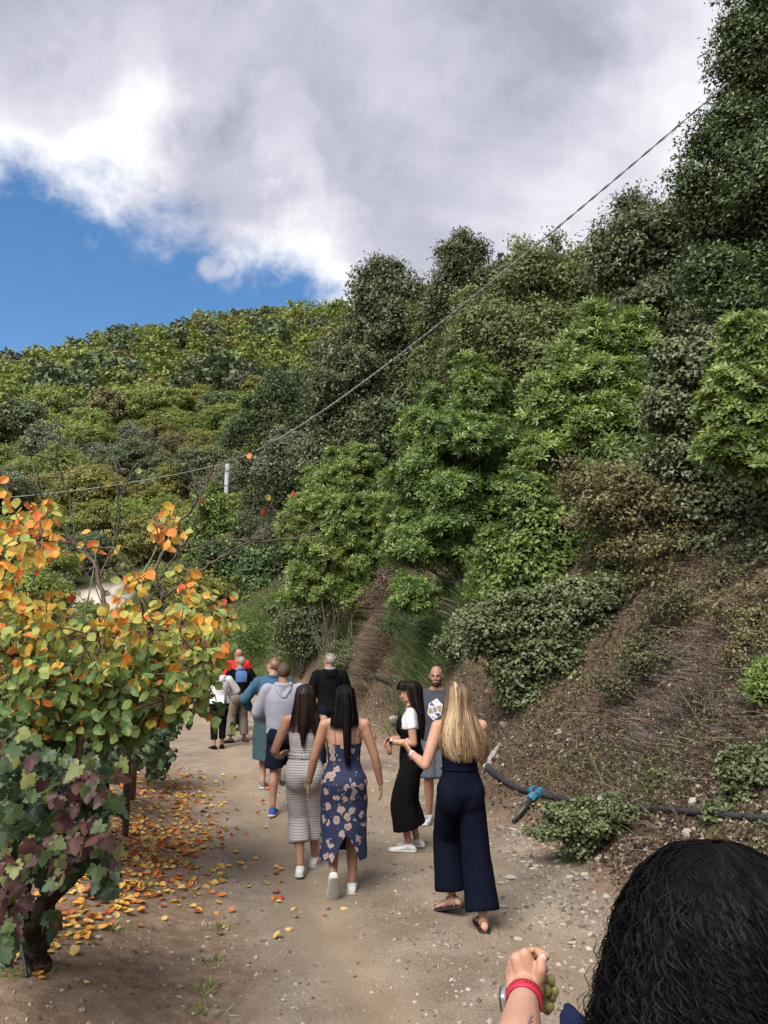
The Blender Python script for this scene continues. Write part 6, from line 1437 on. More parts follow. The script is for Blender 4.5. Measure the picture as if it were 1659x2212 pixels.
# --- people further up the track
def denim():
    P = Person('woman with light brown bun and glasses in a denim jacket and teal skirt', 1.76, 'f', -1.56, 11.05, 12, SKIN3, 1.32, head=(48, 0))
    k = ankz(P); P.leg('L', (-.11, .0, k), (.1, 1, 0)); P.leg('R', (.11, .10, k), (.1, 1, 0))
    P.arm('L', (-.30, .20, 1.02), (-.9, -.8, 0), None, (1, 0, 0)); P.arm('R', (.32, .20, 1.02), (.9, -.8, 0), None, (-1, 0, 0)); P.body(.013); face(P)
    mb = MB(); P.top(mb, .60, .84, .024, 1.8, .020); o = P.cloth('denim_jacket', mb, DENIM, .013, 4, .008, (7, 7, 4), 5)
    c = MB(); nb = P.sk((0, -.004*P.H, .848*P.H)); c.tube([nb+np.array([.075*math.cos(a), .065*math.sin(a)-.01, .0]) for a in np.linspace(0, 2*math.pi, 21)], .017, 8, flat=1.6); c.obj('collar', DENIM, o)
    rings = [(P.ring(z*P.H, .02)[0][2], 0, P.ring(z*P.H)[0][1], P.ring(z*P.H, .02)[1][0], P.ring(z*P.H, .02)[2][1]+.02) for z in (.64, .60, .56, .53, .50)]+[(.70, 0, 0, .26, .22), (.50, 0, 0, .25, .22), (.38, 0, 0, .25, .22)]
    shell_skirt(P, 'skirt', rings, TEAL, None, 48, 24, .012, folds=.03)
    cap_hair(P, H_LBR, k=1.06, n=1100, w=.006, front=.05, low=-.07); bun(P, H_LBR, (.005, -.085, .085), .040); glasses(P, mat('clear_frame', (.45, .25, .22), .3, .5))
    for q in 'LR': P.shoe(q, mat('taupe_shoe', (.12, .10, .09), .7, .2), WHITESO, 'shoe')
denim()
def jacket():
    P = Person('grey-haired man with a hair bun in a black hooded jacket near the bank', 1.80, 'm', -.84, 12.1, 18, SKIN2, 1.0, head=(38, 3))
    k = ankz(P); P.leg('L', (-.10, .02, k), (.1, 1, 0)); P.leg('R', (.11, .12, k), (.1, 1, 0))
    P.arm('L', (-.22, .20, .98), (-.8, -.8, 0), None, (1, 0, 0)); P.arm('R', (.24, .20, .98), (.8, -.8, 0), None, (-1, 0, 0)); P.body(.013); face(P)
    mb = MB(); P.top(mb, .50, .845, .028, 1.85, .022); o = P.cloth('jacket', mb, BLACKC, .013, 4, .009, (7, 7, 4), 15)
    mb = MB(); P.trousers(mb, 1.85, (.09, .078, .075), .58, .014); P.cloth('trousers', mb, NAVYS, .013, 4, .005, (8, 8, 8), 16)
    H = P.H; nb = P.sk((0, -.004*H, .85*H)); hd = MB(); hd.tube([nb+np.array([.085*math.cos(a), .075*math.sin(a)-.015, .006+.01*math.sin(a)]) for a in np.linspace(math.pi*.9, math.pi*2.1, 15)], .030, 10); hd.ell(nb+np.array([0, -.10, -.06]), (.10, .045, .085), nu=14, nv=10); P.cloth('hood', hd, BLACKC, .010, 3, .006, (12, 12, 9), 17)
    l = MB(); l.tube([nb+np.array([.072*math.cos(a), .06*math.sin(a)-.012, .030+.012*math.sin(a)]) for a in np.linspace(math.pi*.9, math.pi*2.1, 15)], .018, 8, flat=1.7); l.obj('hood_lining', mat('grey_lining', (.22, .20, .25), .85, .2), o)
    cap_hair(P, H_GREY, k=1.05, n=1100, w=.006, front=.05, low=-.07); bun(P, H_LBR, (.01, -.10, .035), .032, 5)
    for q in 'LR': P.shoe(q, BLACKC, BLACKC, 'shoe')
jacket()
def khaki():
    P = Person('man in a black top with blue collar and khaki trousers on the bend', 1.66, 'm', -2.88, 15.7, 22, SKIN2, 1.12, head=(45, 0))
    k = ankz(P); P.leg('L', (-.16, -.02, k), (-.9, .5, 0)); P.leg('R', (.13, .05, k), (.1, -1, 0), (0, 1, 0))
    P.arm('L', (-.20, .22, .95), (-.8, -.6, 0), None, (1, 0, 0)); P.arm('R', (.22, .16, .96), (.9, -.6, 0), None, (-1, 0, 0)); P.body(.014)
    mb = MB(); P.top(mb, .545, .835, .018, .85, .02); o = P.cloth('dark_top', mb, BLACKC, .013, 4, .006, (8, 8, 5), 25)
    v = MB(); v.loft([P.ring(z*P.H, .021) for z in (.70, .73, .76, .79, .815, .832)], 24); V = v.V[0]; F = np.array(v.F[4]); ok = (V[:, 1] < .0) & (np.abs(V[:, 0]) < .125); F = F[ok[F].all(1)]; us, F = np.unique(F, return_inverse=True); F = F.reshape(-1, 4); V = V[us]; link('blue_yoke', npmesh('blue_yoke', V+np.array([0, -.004, 0]), F, smooth=True, mats=(BLUEC,)), o)
    nb = P.sk((0, -.004*P.H, .850*P.H)); c = MB(); c.tube([nb+np.array([.068*math.cos(a), .062*math.sin(a)-.008, .0]) for a in np.linspace(0, 2*math.pi, 21)], .018, 8, flat=1.5); c.obj('collar', BLUEC, o)
    mb = MB(); P.trousers(mb, 1.88, (.095, .085, .088), .58, .016); P.cloth('trousers', mb, KHAKI, .013, 3, .008, (9, 9, 12), 26)
    cap_hair(P, H_GREY, k=1.03, n=900, w=.005, front=.075, low=-.06); glasses(P, BLACKC)
    for q in 'LR': P.shoe(q, mat('brown_shoe', (.05, .03, .026), .6, .3), BLACKC, 'shoe')
khaki()
def white():
    P = Person('person in a white hooded jacket and black cropped trousers, half hidden by leaves', 1.58, 'f', -3.10, 14.85, 15, SKIN2, 1.08, head=(20, 0))
    k = ankz(P); P.leg('L', (-.07, -.02, k), (-.55, 1, 0)); P.leg('R', (.08, .12, k), (.1, 1, 0))
    P.arm('L', (-.16, .24, 1.0), (-.8, -.6, 0), None, (1, 0, 0)); P.arm('R', (.18, .22, .98), (.8, -.6, 0), None, (-1, 0, 0)); P.body(.014)
    mb = MB(); P.top(mb, .53, .84, .030, 1.85, .022); o = P.cloth('jacket', mb, WHITEC, .013, 4, .010, (7, 7, 3), 35)
    nb = P.sk((0, -.004*P.H, .84*P.H)); hd = MB(); hd.tube([nb+np.array([.085*math.cos(a), .07*math.sin(a)-.02, .0]) for a in np.linspace(math.pi*.9, math.pi*2.1, 13)], .032, 10); hd.ell(nb+np.array([0, -.10, -.05]), (.09, .04, .07), nu=12, nv=8); P.cloth('hood', hd, WHITEC, .011, 3, .005, (12, 12, 9), 36)
    MB().box((.10, -.155, .92), (.02, .004, .10)).obj('grey_panel', GREYSH, o)
    mb = MB(); P.trousers(mb, 1.72, (.092, .072, .062), .58, .014); P.cloth('trousers', mb, BLACKC, .013, 3, .005, (9, 9, 9), 37)
    cap_hair(P, H_DARK, k=1.07, n=900, w=.007, front=.06, low=-.09)
    for q in 'LR': P.shoe(q, BLACKC, BLACKC, 'shoe')
white()
def red():
    P = Person('bald man in a red shirt with glasses on his head, hidden behind others', 1.78, 'm', -3.22, 17.3, 30, SKIN2, 1.0, head=(30, 0))
    k = ankz(P); P.leg('L', (-.10, .02, k), (.1, 1, 0)); P.leg('R', (.11, .12, k), (.1, 1, 0))
    P.arm('L', (-.22, .20, .98), (-.8, -.8, 0), None, (1, 0, 0)); P.arm('R', (.24, .20, .98), (.8, -.8, 0), None, (-1, 0, 0)); P.body(.015)
    mb = MB(); P.top(mb, .52, .845, .020, 1.0, .02); P.cloth('red_shirt', mb, RED, .014, 4, .006, (8, 8, 5), 45)
    mb = MB(); P.trousers(mb, 1.88, (.09, .08, .08), .58, .014); P.cloth('trousers', mb, BLACKC, .014, 3, .005, (9, 9, 9), 46)
    mb = MB(); mb.tube([P.hp((-.078, .0, .03)), P.hp((-.06, .05, .08)), P.hp((0, .075, .095)), P.hp((.06, .05, .08)), P.hp((.078, .0, .03))], .005, 6); mb.obj('glasses', BLACKC, P.root)
    for q in 'LR': P.shoe(q, GREYSH, BLACKC, 'shoe')
red()

# --- curly-haired woman in the foreground, raising grapes in her left hand
def curly():
    P = Person('woman with long curly black hair and red-strapped watch, closest to the camera', 1.70, 'f', .47, 1.17, 4, SKIN3, 1.0, head=(-4, 4), z=.0)
    k = ankz(P); P.leg('L', (-.10, .0, k), (.0, 1, 0)); P.leg('R', (.10, .10, k), (.1, 1, 0))
    def Z(zx, zy, d): return P.loc(at((1600+zx/5.53)*.6636, (3050+zy/5.53)*.6636, d))
    D0 = 1.56
    w = Z(610, 930, D0-.015); el = Z(420, 2500, D0-.26)
    P.J['elL'] = el; P.J['wrL'] = w; P.J['handL'] = (unit(Z(600, 600, D0)-w), np.array([0, 1, 0.]), np.array([1, 0, 0.]), .4)
    P.arm('R', (.26, .22, .98), (.6, -1, 0), None, (-1, 0, 0), curl=.4)
    sh = P.J['shL']; 
    # body without the left forearm first, then the finer arm and hand welded to it in the same mesh
    mb = MB(); P.torso(mb, .47, .90, n=22)
    for sg in (-1, 1):
        mb.ell(P.sk((sg*.045*P.H, .040*P.H, .722*P.H)), (.036*P.H, .034*P.H, .036*P.H)); mb.ell(P.sk((sg*.044*P.H, -.040*P.H, P.hz)), (.05*P.H, .048*P.H, .054*P.H))
        q = 'L' if sg < 0 else 'R'; mb.cap(P.sk((sg*.03*P.H, -.006*P.H, .838*P.H)), P.J['sh'+q], .02*P.H, .027*P.H, 10)
    P.limbs(mb, 'R'); u = .0275*P.H; J = dict(P.J)
    for key in ('elL', 'wrL', 'handL'): P.J.pop(key)
    P.limbs(mb, 'L'); P.J = J; P.head_prims(mb); mb.tube([sh, sh*.5+el*.5, el*.98+sh*.02], [u*1.1, u, u*.86], 14)
    V1, F1 = bake(mb, .012, 5)
    a = MB(); a.ell(el, u*.86); a.tube([el, el*.68+w*.32, el*.2+w*.8, w], [u*.86, u*.88, .0275, .0245], 16)
    r = lambda x: x*.1157e-3*1.0
    kn = {'i': Z(610, 330, D0+.000), 'm': Z(455, 400, D0+.006), 'r': Z(400, 500, D0+.016), 'p': Z(365, 600, D0+.030)}
    for key, rr, off in (('i', .0135, (760, 900)), ('m', .0130, (640, 900)), ('r', .0125, (540, 900)), ('p', .0120, (450, 900))):
        a.cap(Z(off[0], off[1], D0), kn[key], .021, rr, 12)
    a.cap(Z(620, 800, D0), Z(520, 600, D0+.004), .026, .013, 12); a.cap(Z(780, 880, D0-.002), Z(850, 740, D0-.010), .018, .0125, 12)
    for pts, rr in (([kn['i'], Z(700, 270, D0+.010), Z(860, 285, D0+.012), Z(985, 350, D0+.006)], [.0115, .0098, .0090, .0080]),
                    ([kn['m'], Z(520, 340, D0+.040), Z(650, 400, D0+.055), Z(745, 480, D0+.048)], [.0120, .0108, .0098, .0085]),
                    ([kn['r'], Z(470, 440, D0+.055), Z(700, 520, D0+.070), Z(960, 590, D0+.040)], [.0120, .0105, .0095, .0080]),
                    ([kn['p'], Z(430, 600, D0+.060), Z(600, 640, D0+.072), Z(760, 660, D0+.060)], [.0110, .0095, .0085, .0072])):
        for i in range(3): a.cap(pts[i], pts[i+1], rr[i], rr[i+1], 12)
    th = [Z(860, 730, D0-.012), Z(892, 580, D0-.018), Z(898, 440, D0-.014), Z(920, 345, D0-.008)]
    for i, (r0, r1) in enumerate(((.0125, .0110), (.0105, .0098), (.0100, .0080))): a.cap(th[i], th[i+1], r0, r1, 12)
    V2, F2 = bake(a, .0026, 6)
    V = np.concatenate([V1, V2]); F = [f for f in F1]+[f+len(V1) for f in F2]
    P.V, P.F = V, F; P.tree = bvh(V, F); P.bodyobj = link('body', npmesh('body', V, F, smooth=True, mats=(SKIN3,)), P.root); face(P)
    nl = MB(); tt = th[3]*.75+th[2]*.25; dd = unit(th[3]-th[2]); nl.ell(tt+np.array([0, -.0078, .001]), (.0062, .0018, .0078), nu=12, nv=8); nl.obj('thumbnail', mat('nail', (.75, .42, .38), .25, .6), P.bodyobj)
    # top with a short flared navy sleeve
    mb = MB(); P.top(mb, .50, .835, .012, 0); P.cloth('blouse', mb, mat('navy_blouse', (.005, .009, .034), .85, .12, (.008, .014, .048), 6), .011, 4, .005)
    NB = MATS['navy_blouse']; s2 = MB(); ax = el-sh; c0 = sh+np.array([0, 0, .02]); s2.cap(P.sk((-.03*P.H, 0, .83*P.H)), sh, .035, .05, 12); tip = Z(1345, 1185, 1.45)
    s2.tube([sh+np.array([0, 0, .005]), sh*.55+tip*.45, sh*.15+tip*.85, tip], [.062, .048, .020, .009], 14); s2.tube([sh, sh+ax*.30, sh+ax*.5], [.055, .062, .070], 14); P.cloth('sleeve', s2, NB, .008, 4, .005, (14, 14, 10), 3)
    s3 = MB(); P.limbs(s3, 'R'); s3 = MB(); e_, sh_ = P.J['elR'], P.J['shR']; s3.tube([sh_, sh_*.4+e_*.6], [.058, .075], 14); s3.ell(sh_, .056); P.cloth('sleeve', s3, NB, .010, 4, .004)
    mb = MB(); P.trousers(mb, 1.9, (.092, .09, .10), .60, .014); P.cloth('trousers', mb, NAVYS, .013, 4, .005)
    for q in 'LR': P.shoe(q, WHITESH, WHITESO, 'trainer')
    # watch with red strap around the wrist
    ax = unit(w-el); c = w-ax*.036; n = np.array([-1, 0, -.12]); n = unit(n-ax*(n@ax)); s_ = np.cross(ax, n); RS = mat('red_strap', (.36, .012, .038), .5, .3, (.41, .017, .05), 10)
    V = []; sg = 40
    for x in np.linspace(0, 2*math.pi, sg, endpoint=False):
        o_ = np.cos(x)*n*.0295+np.sin(x)*s_*.0275; o1 = unit(o_)
        for kk, l in ((0, -.0125), (.0028, -.012), (.0028, .012), (0, .0125)): V.append(c+o_+o1*kk+ax*l)
    sm = MB(); sm.add(V, [(i*4+j, i*4+(j+1) % 4, ((i+1) % sg)*4+(j+1) % 4, ((i+1) % sg)*4+j) for i in range(sg) for j in range(4)]); so = sm.obj('watch_strap', RS, P.root)
    Rm = np.stack([ax, s_, n], 1); cc = c+n*.036
    def rbox(c_, hx, hy, hz, m, nm):
        b = MB(); q = np.linspace(0, 2*math.pi, 33)[:-1]; e = 4.5
        sq = lambda t: (np.sign(np.cos(t))*np.abs(np.cos(t))**(2/e)*hx, np.sign(np.sin(t))*np.abs(np.sin(t))**(2/e)*hy)
        rings_ = []
        Vv = []
        for zz, sc in ((-hz, .86), (-hz*.7, 1), (hz*.6, 1), (hz, .9)):
            for t in q: X, Y = sq(t); Vv.append(c_+ax*X*sc+s_*Y*sc+n*zz)
        F_ = [(i*32+j, i*32+(j+1) % 32, (i+1)*32+(j+1) % 32, (i+1)*32+j) for i in range(3) for j in range(32)]+[tuple(range(31, -1, -1)), tuple(96+j for j in range(32))]
        return b.add(Vv, F_).obj(nm, m, so)
    rbox(cc-n*.001, .021, .018, .0052, SILV, 'watch_case'); rbox(cc+n*.0052, .019, .016, .0016, WATCHG, 'watch_face')
    bk = MB(); bk.box(c-n*.020-s_*.022, (.013, .004, .004), Rm); bk.obj('strap_tab', RS, so, smooth=False)
    hl = MB()
    for j in range(4): x = math.pi*1.5+.35+j*.28; x = math.pi*2-(math.pi/2+.25+j*.22) if s_[1] > 0 else (math.pi/2+.25+j*.22); o_ = np.cos(x)*n*.0295+np.sin(x)*s_*.0275; hl.ell(c+o_+unit(o_)*.0026, (.0016, .0012, .0016), nu=6, nv=4)
    hl.obj('strap_hole', mat('dark_hole', (.10, .0, .01), .8, .1), so)
    # tattoo on the inner forearm
    tt = MB(); TT = mat('tattoo_ink', (.17, .13, .12), .7, .2)
    for (x0, y0, x1, y1) in ((700, 1390, 750, 1430), (740, 1420, 690, 1490), (690, 1490, 740, 1520), (740, 1520, 640, 1560), (700, 1440, 660, 1540)):
        pts = []
        for f_ in np.linspace(0, 1, 6):
            o_ = Z(x0+(x1-x0)*f_, y0+(y1-y0)*f_, .9); d_ = unit(Z(x0+(x1-x0)*f_, y0+(y1-y0)*f_, 2.0)-o_); h_ = P.tree.ray_cast(Vector(o_), Vector(d_))
            if h_[0] is not None and h_[3] < .9: pts.append(np.array(h_[0])-d_*.0004)
        if len(pts) > 2: tt.tube(pts, .0011, 5)
    if tt.V: tt.obj('tattoo', TT, P.bodyobj)
    # hair
    h = P.head; z = h[2]; x, y = h[0]+.0, h[1]-.01
    rg = [(z+.158, x+.035, y+.045, .010, .010), (z+.157, x+.03, y+.035, .035, .035), (z+.148, x+.02, y+.015, .070, .075), (z+.12, x+.008, y-.005, .104, .112), (z+.07, x, y-.01, .130, .135), (z+.0, x-.005, y-.02, .150, .145), (z-.08, x-.01, y-.03, .172, .15), (z-.16, x-.005, y-.03, .200, .155), (z-.26, x+.0, y-.035, .235, .16), (z-.38, x+.01, y-.04, .245, .16), (z-.48, x+.01, y-.04, .23, .15), (z-.58, x+.01, y-.04, .19, .12)]
    hair(P.root, rg, H_BLACK, 4400, (-150, 150), .0023, 38, .012, 14, .10, (.70, 1.0), True, 40, curl=True, fly=.06, drift=.28, tilt=.6)
    hair(P.root, rg, H_BLACK, 260, (-180, 180), .0030, 20, .001, 2, .0, (.3, .5), True, 42, drift=.1, tilt=.3, name='crown_hair')
    hair(P.root, rg, H_BLACK, 600, (-150, 150), .0014, 70, .020, 19, .3, (.5, 1.0), False, 41, curl=True, fly=.20, drift=.3, name='loose_curls')
    # grapes
    gp = at((1600+780/5.53)*.6636, (3050+330/5.53)*.6636, D0+.012); root = empty('grape_bunch', tuple(gp)); tag(root, 'bunch of pale green grapes hanging from the curly-haired woman\'s fingers', 'grapes')
    def Zw(zx, zy, d): return at((1600+zx/5.53)*.6636, (3050+zy/5.53)*.6636, d)-gp
    GG = mat('grape_green', (.17, .175, .05), .35, .4, (.26, .24, .085), 60, sss=.25); GB = mat('grape_brown', (.13, .08, .035), .4, .4, (.20, .14, .065), 60, sss=.2)
    st = MB(); st.tube(curve_pts([Zw(735, 235, D0-.008), Zw(770, 330, D0+.010), Zw(815, 430, D0+.018), Zw(900, 640, D0+.03), Zw(960, 850, D0+.04), Zw(960, 1100, D0+.04)], 24), .0030, 7); st.ell(Zw(738, 238, D0-.008), .0045, nu=8, nv=5); st.obj('stalk', mat('grape_stalk', (.32, .22, .07), .7, .2, (.42, .32, .12), 40), root)
    for i, (gx, gy, dd, rr, m) in enumerate([(1060, 780, .03, 82, GG), (995, 960, .02, 80, GG), (1130, 970, .03, 78, GG), (950, 740, .05, 60, GG), (1090, 1090, .03, 70, GB), (1010, 1130, .035, 76, GG), (900, 1080, .05, 70, GG), (930, 1250, .04, 82, GG), (1050, 1240, .03, 80, GG), (880, 1180, .06, 66, GG), (1000, 1310, .05, 74, GG), (960, 880, .055, 66, GG), (1080, 900, .06, 70, GG)]):
        g = MB(); g.ell(Zw(gx, gy, D0+dd), (rr*.1157e-3, rr*.1157e-3, rr*.1157e-3*1.12), nu=18, nv=12); g.obj('grape', m, root)
curly()

# ================================================================== left side: fruit tree, vines, fallen leaves
AUT_LM = []
def leaf_variants(T, name, m, ts):
    out = []
    for t in ts:
        V, F = T; me = npmesh(name, V, F, np.full(len(V), t), mats=(m,), smooth=False); out.append(me)
    return out
def frame_euler(D, Nn):
    D = unit(D); S_ = unit(np.cross(Nn, D)); N2 = np.cross(D, S_); return Matrix(np.stack([D, S_, N2], 1).tolist())
def leafy(root, P, D, Nn, size, val, T, m, name='leaf', limit=290, piv=None):
    """the nearest leaves as single parts, the rest joined"""
    piv = np.array(piv, float); order = np.argsort(P[:, 1]-.02*RNG.random(len(P))); a, b = order[:limit], order[limit:]
    ts = np.linspace(.01, .99, 22); vs = leaf_variants(T, name, m, ts)
    Rt = Matrix.Translation(Vector(root.location)).inverted()
    for i in a:
        o = bpy.data.objects.new(name, vs[int(np.clip(val[i]*22, 0, 21))]); COL.objects.link(o); o.parent = root
        M = frame_euler(D[i], Nn[i]).to_4x4(); M.translation = Vector(P[i]-piv); o.matrix_basis = M @ Matrix.Scale(float(size[i]), 4)
    if len(b):
        V, F = leaves(P[b], D[b], Nn[b], size[b], T); me = npmesh('foliage', V-piv, F, np.repeat(val[b], len(T[0])), mats=(m,)); tag(link('foliage', me, root), kind='stuff')
def fruit_tree():
    rng = np.random.default_rng(61)
    d0 = 6.3
    L_ = [(30, 1180, 45, 70), (15, 1050, 14, 30), (90, 1110, 26, 34), (90, 1170, 34, 50), (20, 1340, 60, 70), (30, 1470, 110, 90), (120, 1340, 60, 50), (150, 1430, 90, 70), (250, 1390, 80, 60), (270, 1330, 60, 45), (330, 1360, 60, 50), (345, 1440, 80, 60),
          (400, 1330, 45, 45), (405, 1255, 22, 36), (460, 1320, 45, 34), (500, 1325, 22, 18), (430, 1400, 55, 50), (432, 1480, 34, 45), (474, 1550, 14, 26), (350, 1120, 30, 34), (375, 1150, 24, 30), (250, 1500, 120, 70), (120, 1540, 120, 60), (360, 1510, 70, 45), (260, 1560, 60, 40), (210, 1190, 40, 40), (300, 1240, 30, 24), (446, 1430, 34, 30), (470, 1410, 26, 20)]
    dens = [1.3, 1, 1, 1.3, 1.4, 1.9, 1.2, 1.9, 1.5, 1.0, 1.3, 1.9, 1.3, 1.1, 1.3, .9, 1.7, 1.0, .55, 1.0, .8, 2.0, 2.0, 2.0, 1.8, .25, .2, .7, .7]
    cen = []
    for (u, v, a, b), q in zip(L_, dens):
        n = int(max(4, a*b*3.14/310*q))
        r = np.sqrt(rng.random(n)); t = rng.uniform(0, 6.28, n)
        for uu, vv in zip(u+a*r*np.cos(t), v+b*r*np.sin(t)): cen.append((uu, vv, d0+rng.normal()*.42+(.25 if v > 1500 else 0)))
    cen = np.array(cen); base = np.array([*hit(170, 1830)[:2], 0]); base[2] = H1(base[0], base[1])-.05
    root = empty('fruit_tree', tuple(base)); tag(root, 'small tree with orange, yellow and green round leaves reaching over the track', 'tree')
    # limbs
    hubs = [at(u, v, d0+dd) for u, v, dd in ((100, 1480, .2), (200, 1430, 0), (300, 1420, -.1), (60, 1300, .1), (360, 1360, .1), (400, 1440, -.1), (90, 1180, 0), (440, 1360, .1), (340, 1180, .3), (260, 1520, -.2), (30, 1420, -.3), (460, 1500, 0))]
    mb = MB(); fork = at(170, 1640, 6.7)
    mb.tube(curve_pts([base, base*.5+fork*.5+np.array([.04, 0, 0]), fork], 10), np.linspace(.06, .045, 10), 10)
    for (u, v, a_, b_) in L_[3:]:
        for _ in range(3): hubs.append(at(u+rng.normal()*a_*.35, v+rng.normal()*b_*.35, d0+rng.normal()*.3))
    nodes = [fork]; left = list(hubs); rad_ = [.036]; Hb_ = []
    while left:
        best = min(((np.linalg.norm(h-nn_)+.35*np.linalg.norm(nn_-fork), i, j) for i, h in enumerate(left) for j, nn_ in enumerate(nodes)), key=lambda q: q[0]+.6*np.linalg.norm(left[q[1]]-fork)); _, i, j = best
        h = left.pop(i); r_ = max(rad_[j]*.74, .0055); p_ = nodes[j]; mid = p_*.5+h*.5+rng.normal(size=3)*.05*np.linalg.norm(h-p_)+np.array([0, 0, .03]); mb.tube(curve_pts([p_, mid, h], 8), np.linspace(rad_[j]*.8, r_, 8), 6); nodes.append(h); rad_.append(r_)
    mb.obj('trunk', BARKG, root).data.transform(Matrix.Translation(-Vector(base)))
    P = []; D = []; Nn = []; val = []; tw = MB(); Hb = np.array(hubs)
    for u, v, d in cen:
        c = at(u, v, d); k = np.argmin(np.linalg.norm(Hb-c, axis=1)); dirn = unit(c-Hb[k]+np.array([0, 0, .1])+rng.normal(size=3)*.05)
        if rng.random() < .5 and np.linalg.norm(Hb[k]-c) < .45: tw.tube(curve_pts([Hb[k], Hb[k]*.5+c*.5+rng.normal(size=3)*.04, c, c+dirn*.10], 7), np.linspace(.008, .002, 7), 4)
        n = rng.integers(2, 5)
        for j in range(n):
            p = c+dirn*rng.uniform(-.12, .10)+rng.normal(size=3)*.03; P.append(p)
            D.append(unit(rng.normal(size=3)*np.array([.8, .5, .4])+np.array([0, -.1, -.75]))); Nn.append(unit(rng.normal(size=3)*.65+np.array([0, -.75, .5])))
            hgt = (1540-v)/330; warm = .06+.58*np.clip(hgt, 0, 1.15)+.15*rng.normal()
            if v < 1230: warm = rng.choice([.36, .48, .60, .70, .84])+.05*rng.normal()
            if rng.random() < .10: warm = rng.choice([.62, .72, .8])
            val.append(np.clip(warm, .02, .98))
    tw.obj('twig', STEM, root).data.transform(Matrix.Translation(-Vector(base)))
    tag(root.children[-1], kind='stuff')
    P = np.array(P); n = len(P); print('fruit leaves', n)
    leafy(root, P, np.array(D), np.array(Nn), (.066+.038*rng.random(n)), np.array(val), T_OV, AUT, piv=base)
fruit_tree()
def bare_tree():
    rng = np.random.default_rng(77); d0 = 7.6; base = np.array([*hit(275, 1760)[:2], 0]); base = at(275, 1700, 8.0); base[2] = H1(base[0], base[1])-.05
    root = empty('bare_tree', tuple(base)); tag(root, 'nearly leafless lichen-grey tree with branching limbs behind the orange leaves', 'tree')
    limbs = [[(275, 1640), (270, 1500), (285, 1420), (305, 1370), (335, 1325), (352, 1285), (335, 1240), (372, 1150), (425, 1085), (455, 1020), (470, 960)],
             [(352, 1290), (430, 1235), (500, 1190), (560, 1160), (620, 1140)], [(285, 1430), (245, 1385), (228, 1330), (210, 1230), (165, 1180), (110, 1100), (80, 1050), (66, 990)],
             [(215, 1250), (250, 1160), (256, 1060), (238, 950)], [(345, 1250), (400, 1170), (432, 1080), (400, 990)], [(335, 1320), (290, 1270), (250, 1240), (200, 1225)], [(400, 1200), (480, 1165), (560, 1170), (690, 1150)], [(256, 1070), (300, 1010), (350, 960)], [(110, 1100), (60, 1060), (20, 1050)], [(165, 1180), (150, 1080), (120, 990), (130, 940)]]
    r0 = [.038, .018, .030, .014, .014, .013, .010, .009, .009, .010]
    mb = MB(); tips = []
    for L_, r in zip(limbs, r0):
        dd = d0+rng.normal()*.1; P = np.array([at(u, v, dd+.12*math.sin(i*1.3+r*99)) for i, (u, v) in enumerate(L_)])
        if r > .035: P = np.concatenate([[base], P])
        C = curve_pts(P, len(P)*5); C[1:-1] += rng.normal(size=(len(C)-2, 3))*.008; mb.tube(C, np.linspace(r, .006, len(C)), 7)
        for k in range(int(len(C)*.5)):
            i = rng.integers(len(C)//4, len(C)); t = unit(C[min(i+1, len(C)-1)]-C[i-1]); dr = unit(t*.6+rng.normal(size=3)*np.array([.9, .5, .7])+np.array([0, 0, .35])); ln = rng.uniform(.12, .55)
            q = C[i]+dr*ln; mid = C[i]+dr*ln*.5+rng.normal(size=3)*.03; mb.tube([C[i], mid, q], [.006, .0045, .002], 4); tips.append(q)
            if rng.random() < .6: q2 = mid+unit(dr+rng.normal(size=3)*.7)*ln*.5; mb.tube([mid, q2], [.004, .0015], 4)
    mb.obj('branches', BARK, root).data.transform(Matrix.Translation(-Vector(base)))
    # a few leaves still hanging
    n = 14; idx = rng.choice(len(tips), n); P = np.array(tips)[idx]+rng.normal(size=(n, 3))*.05; D = unit(rng.normal(size=(n, 3))*.5+np.array([0, 0, -.8])); Nn = unit(rng.normal(size=(n, 3))*.6+np.array([0, -.8, .3]))
    leafy(root, P, D, Nn, .06+.035*rng.random(n), np.clip(rng.choice([.45, .72, .9, .97], n)+.04*rng.normal(size=n), 0, .98), T_OV, AUT, piv=base)
bare_tree()
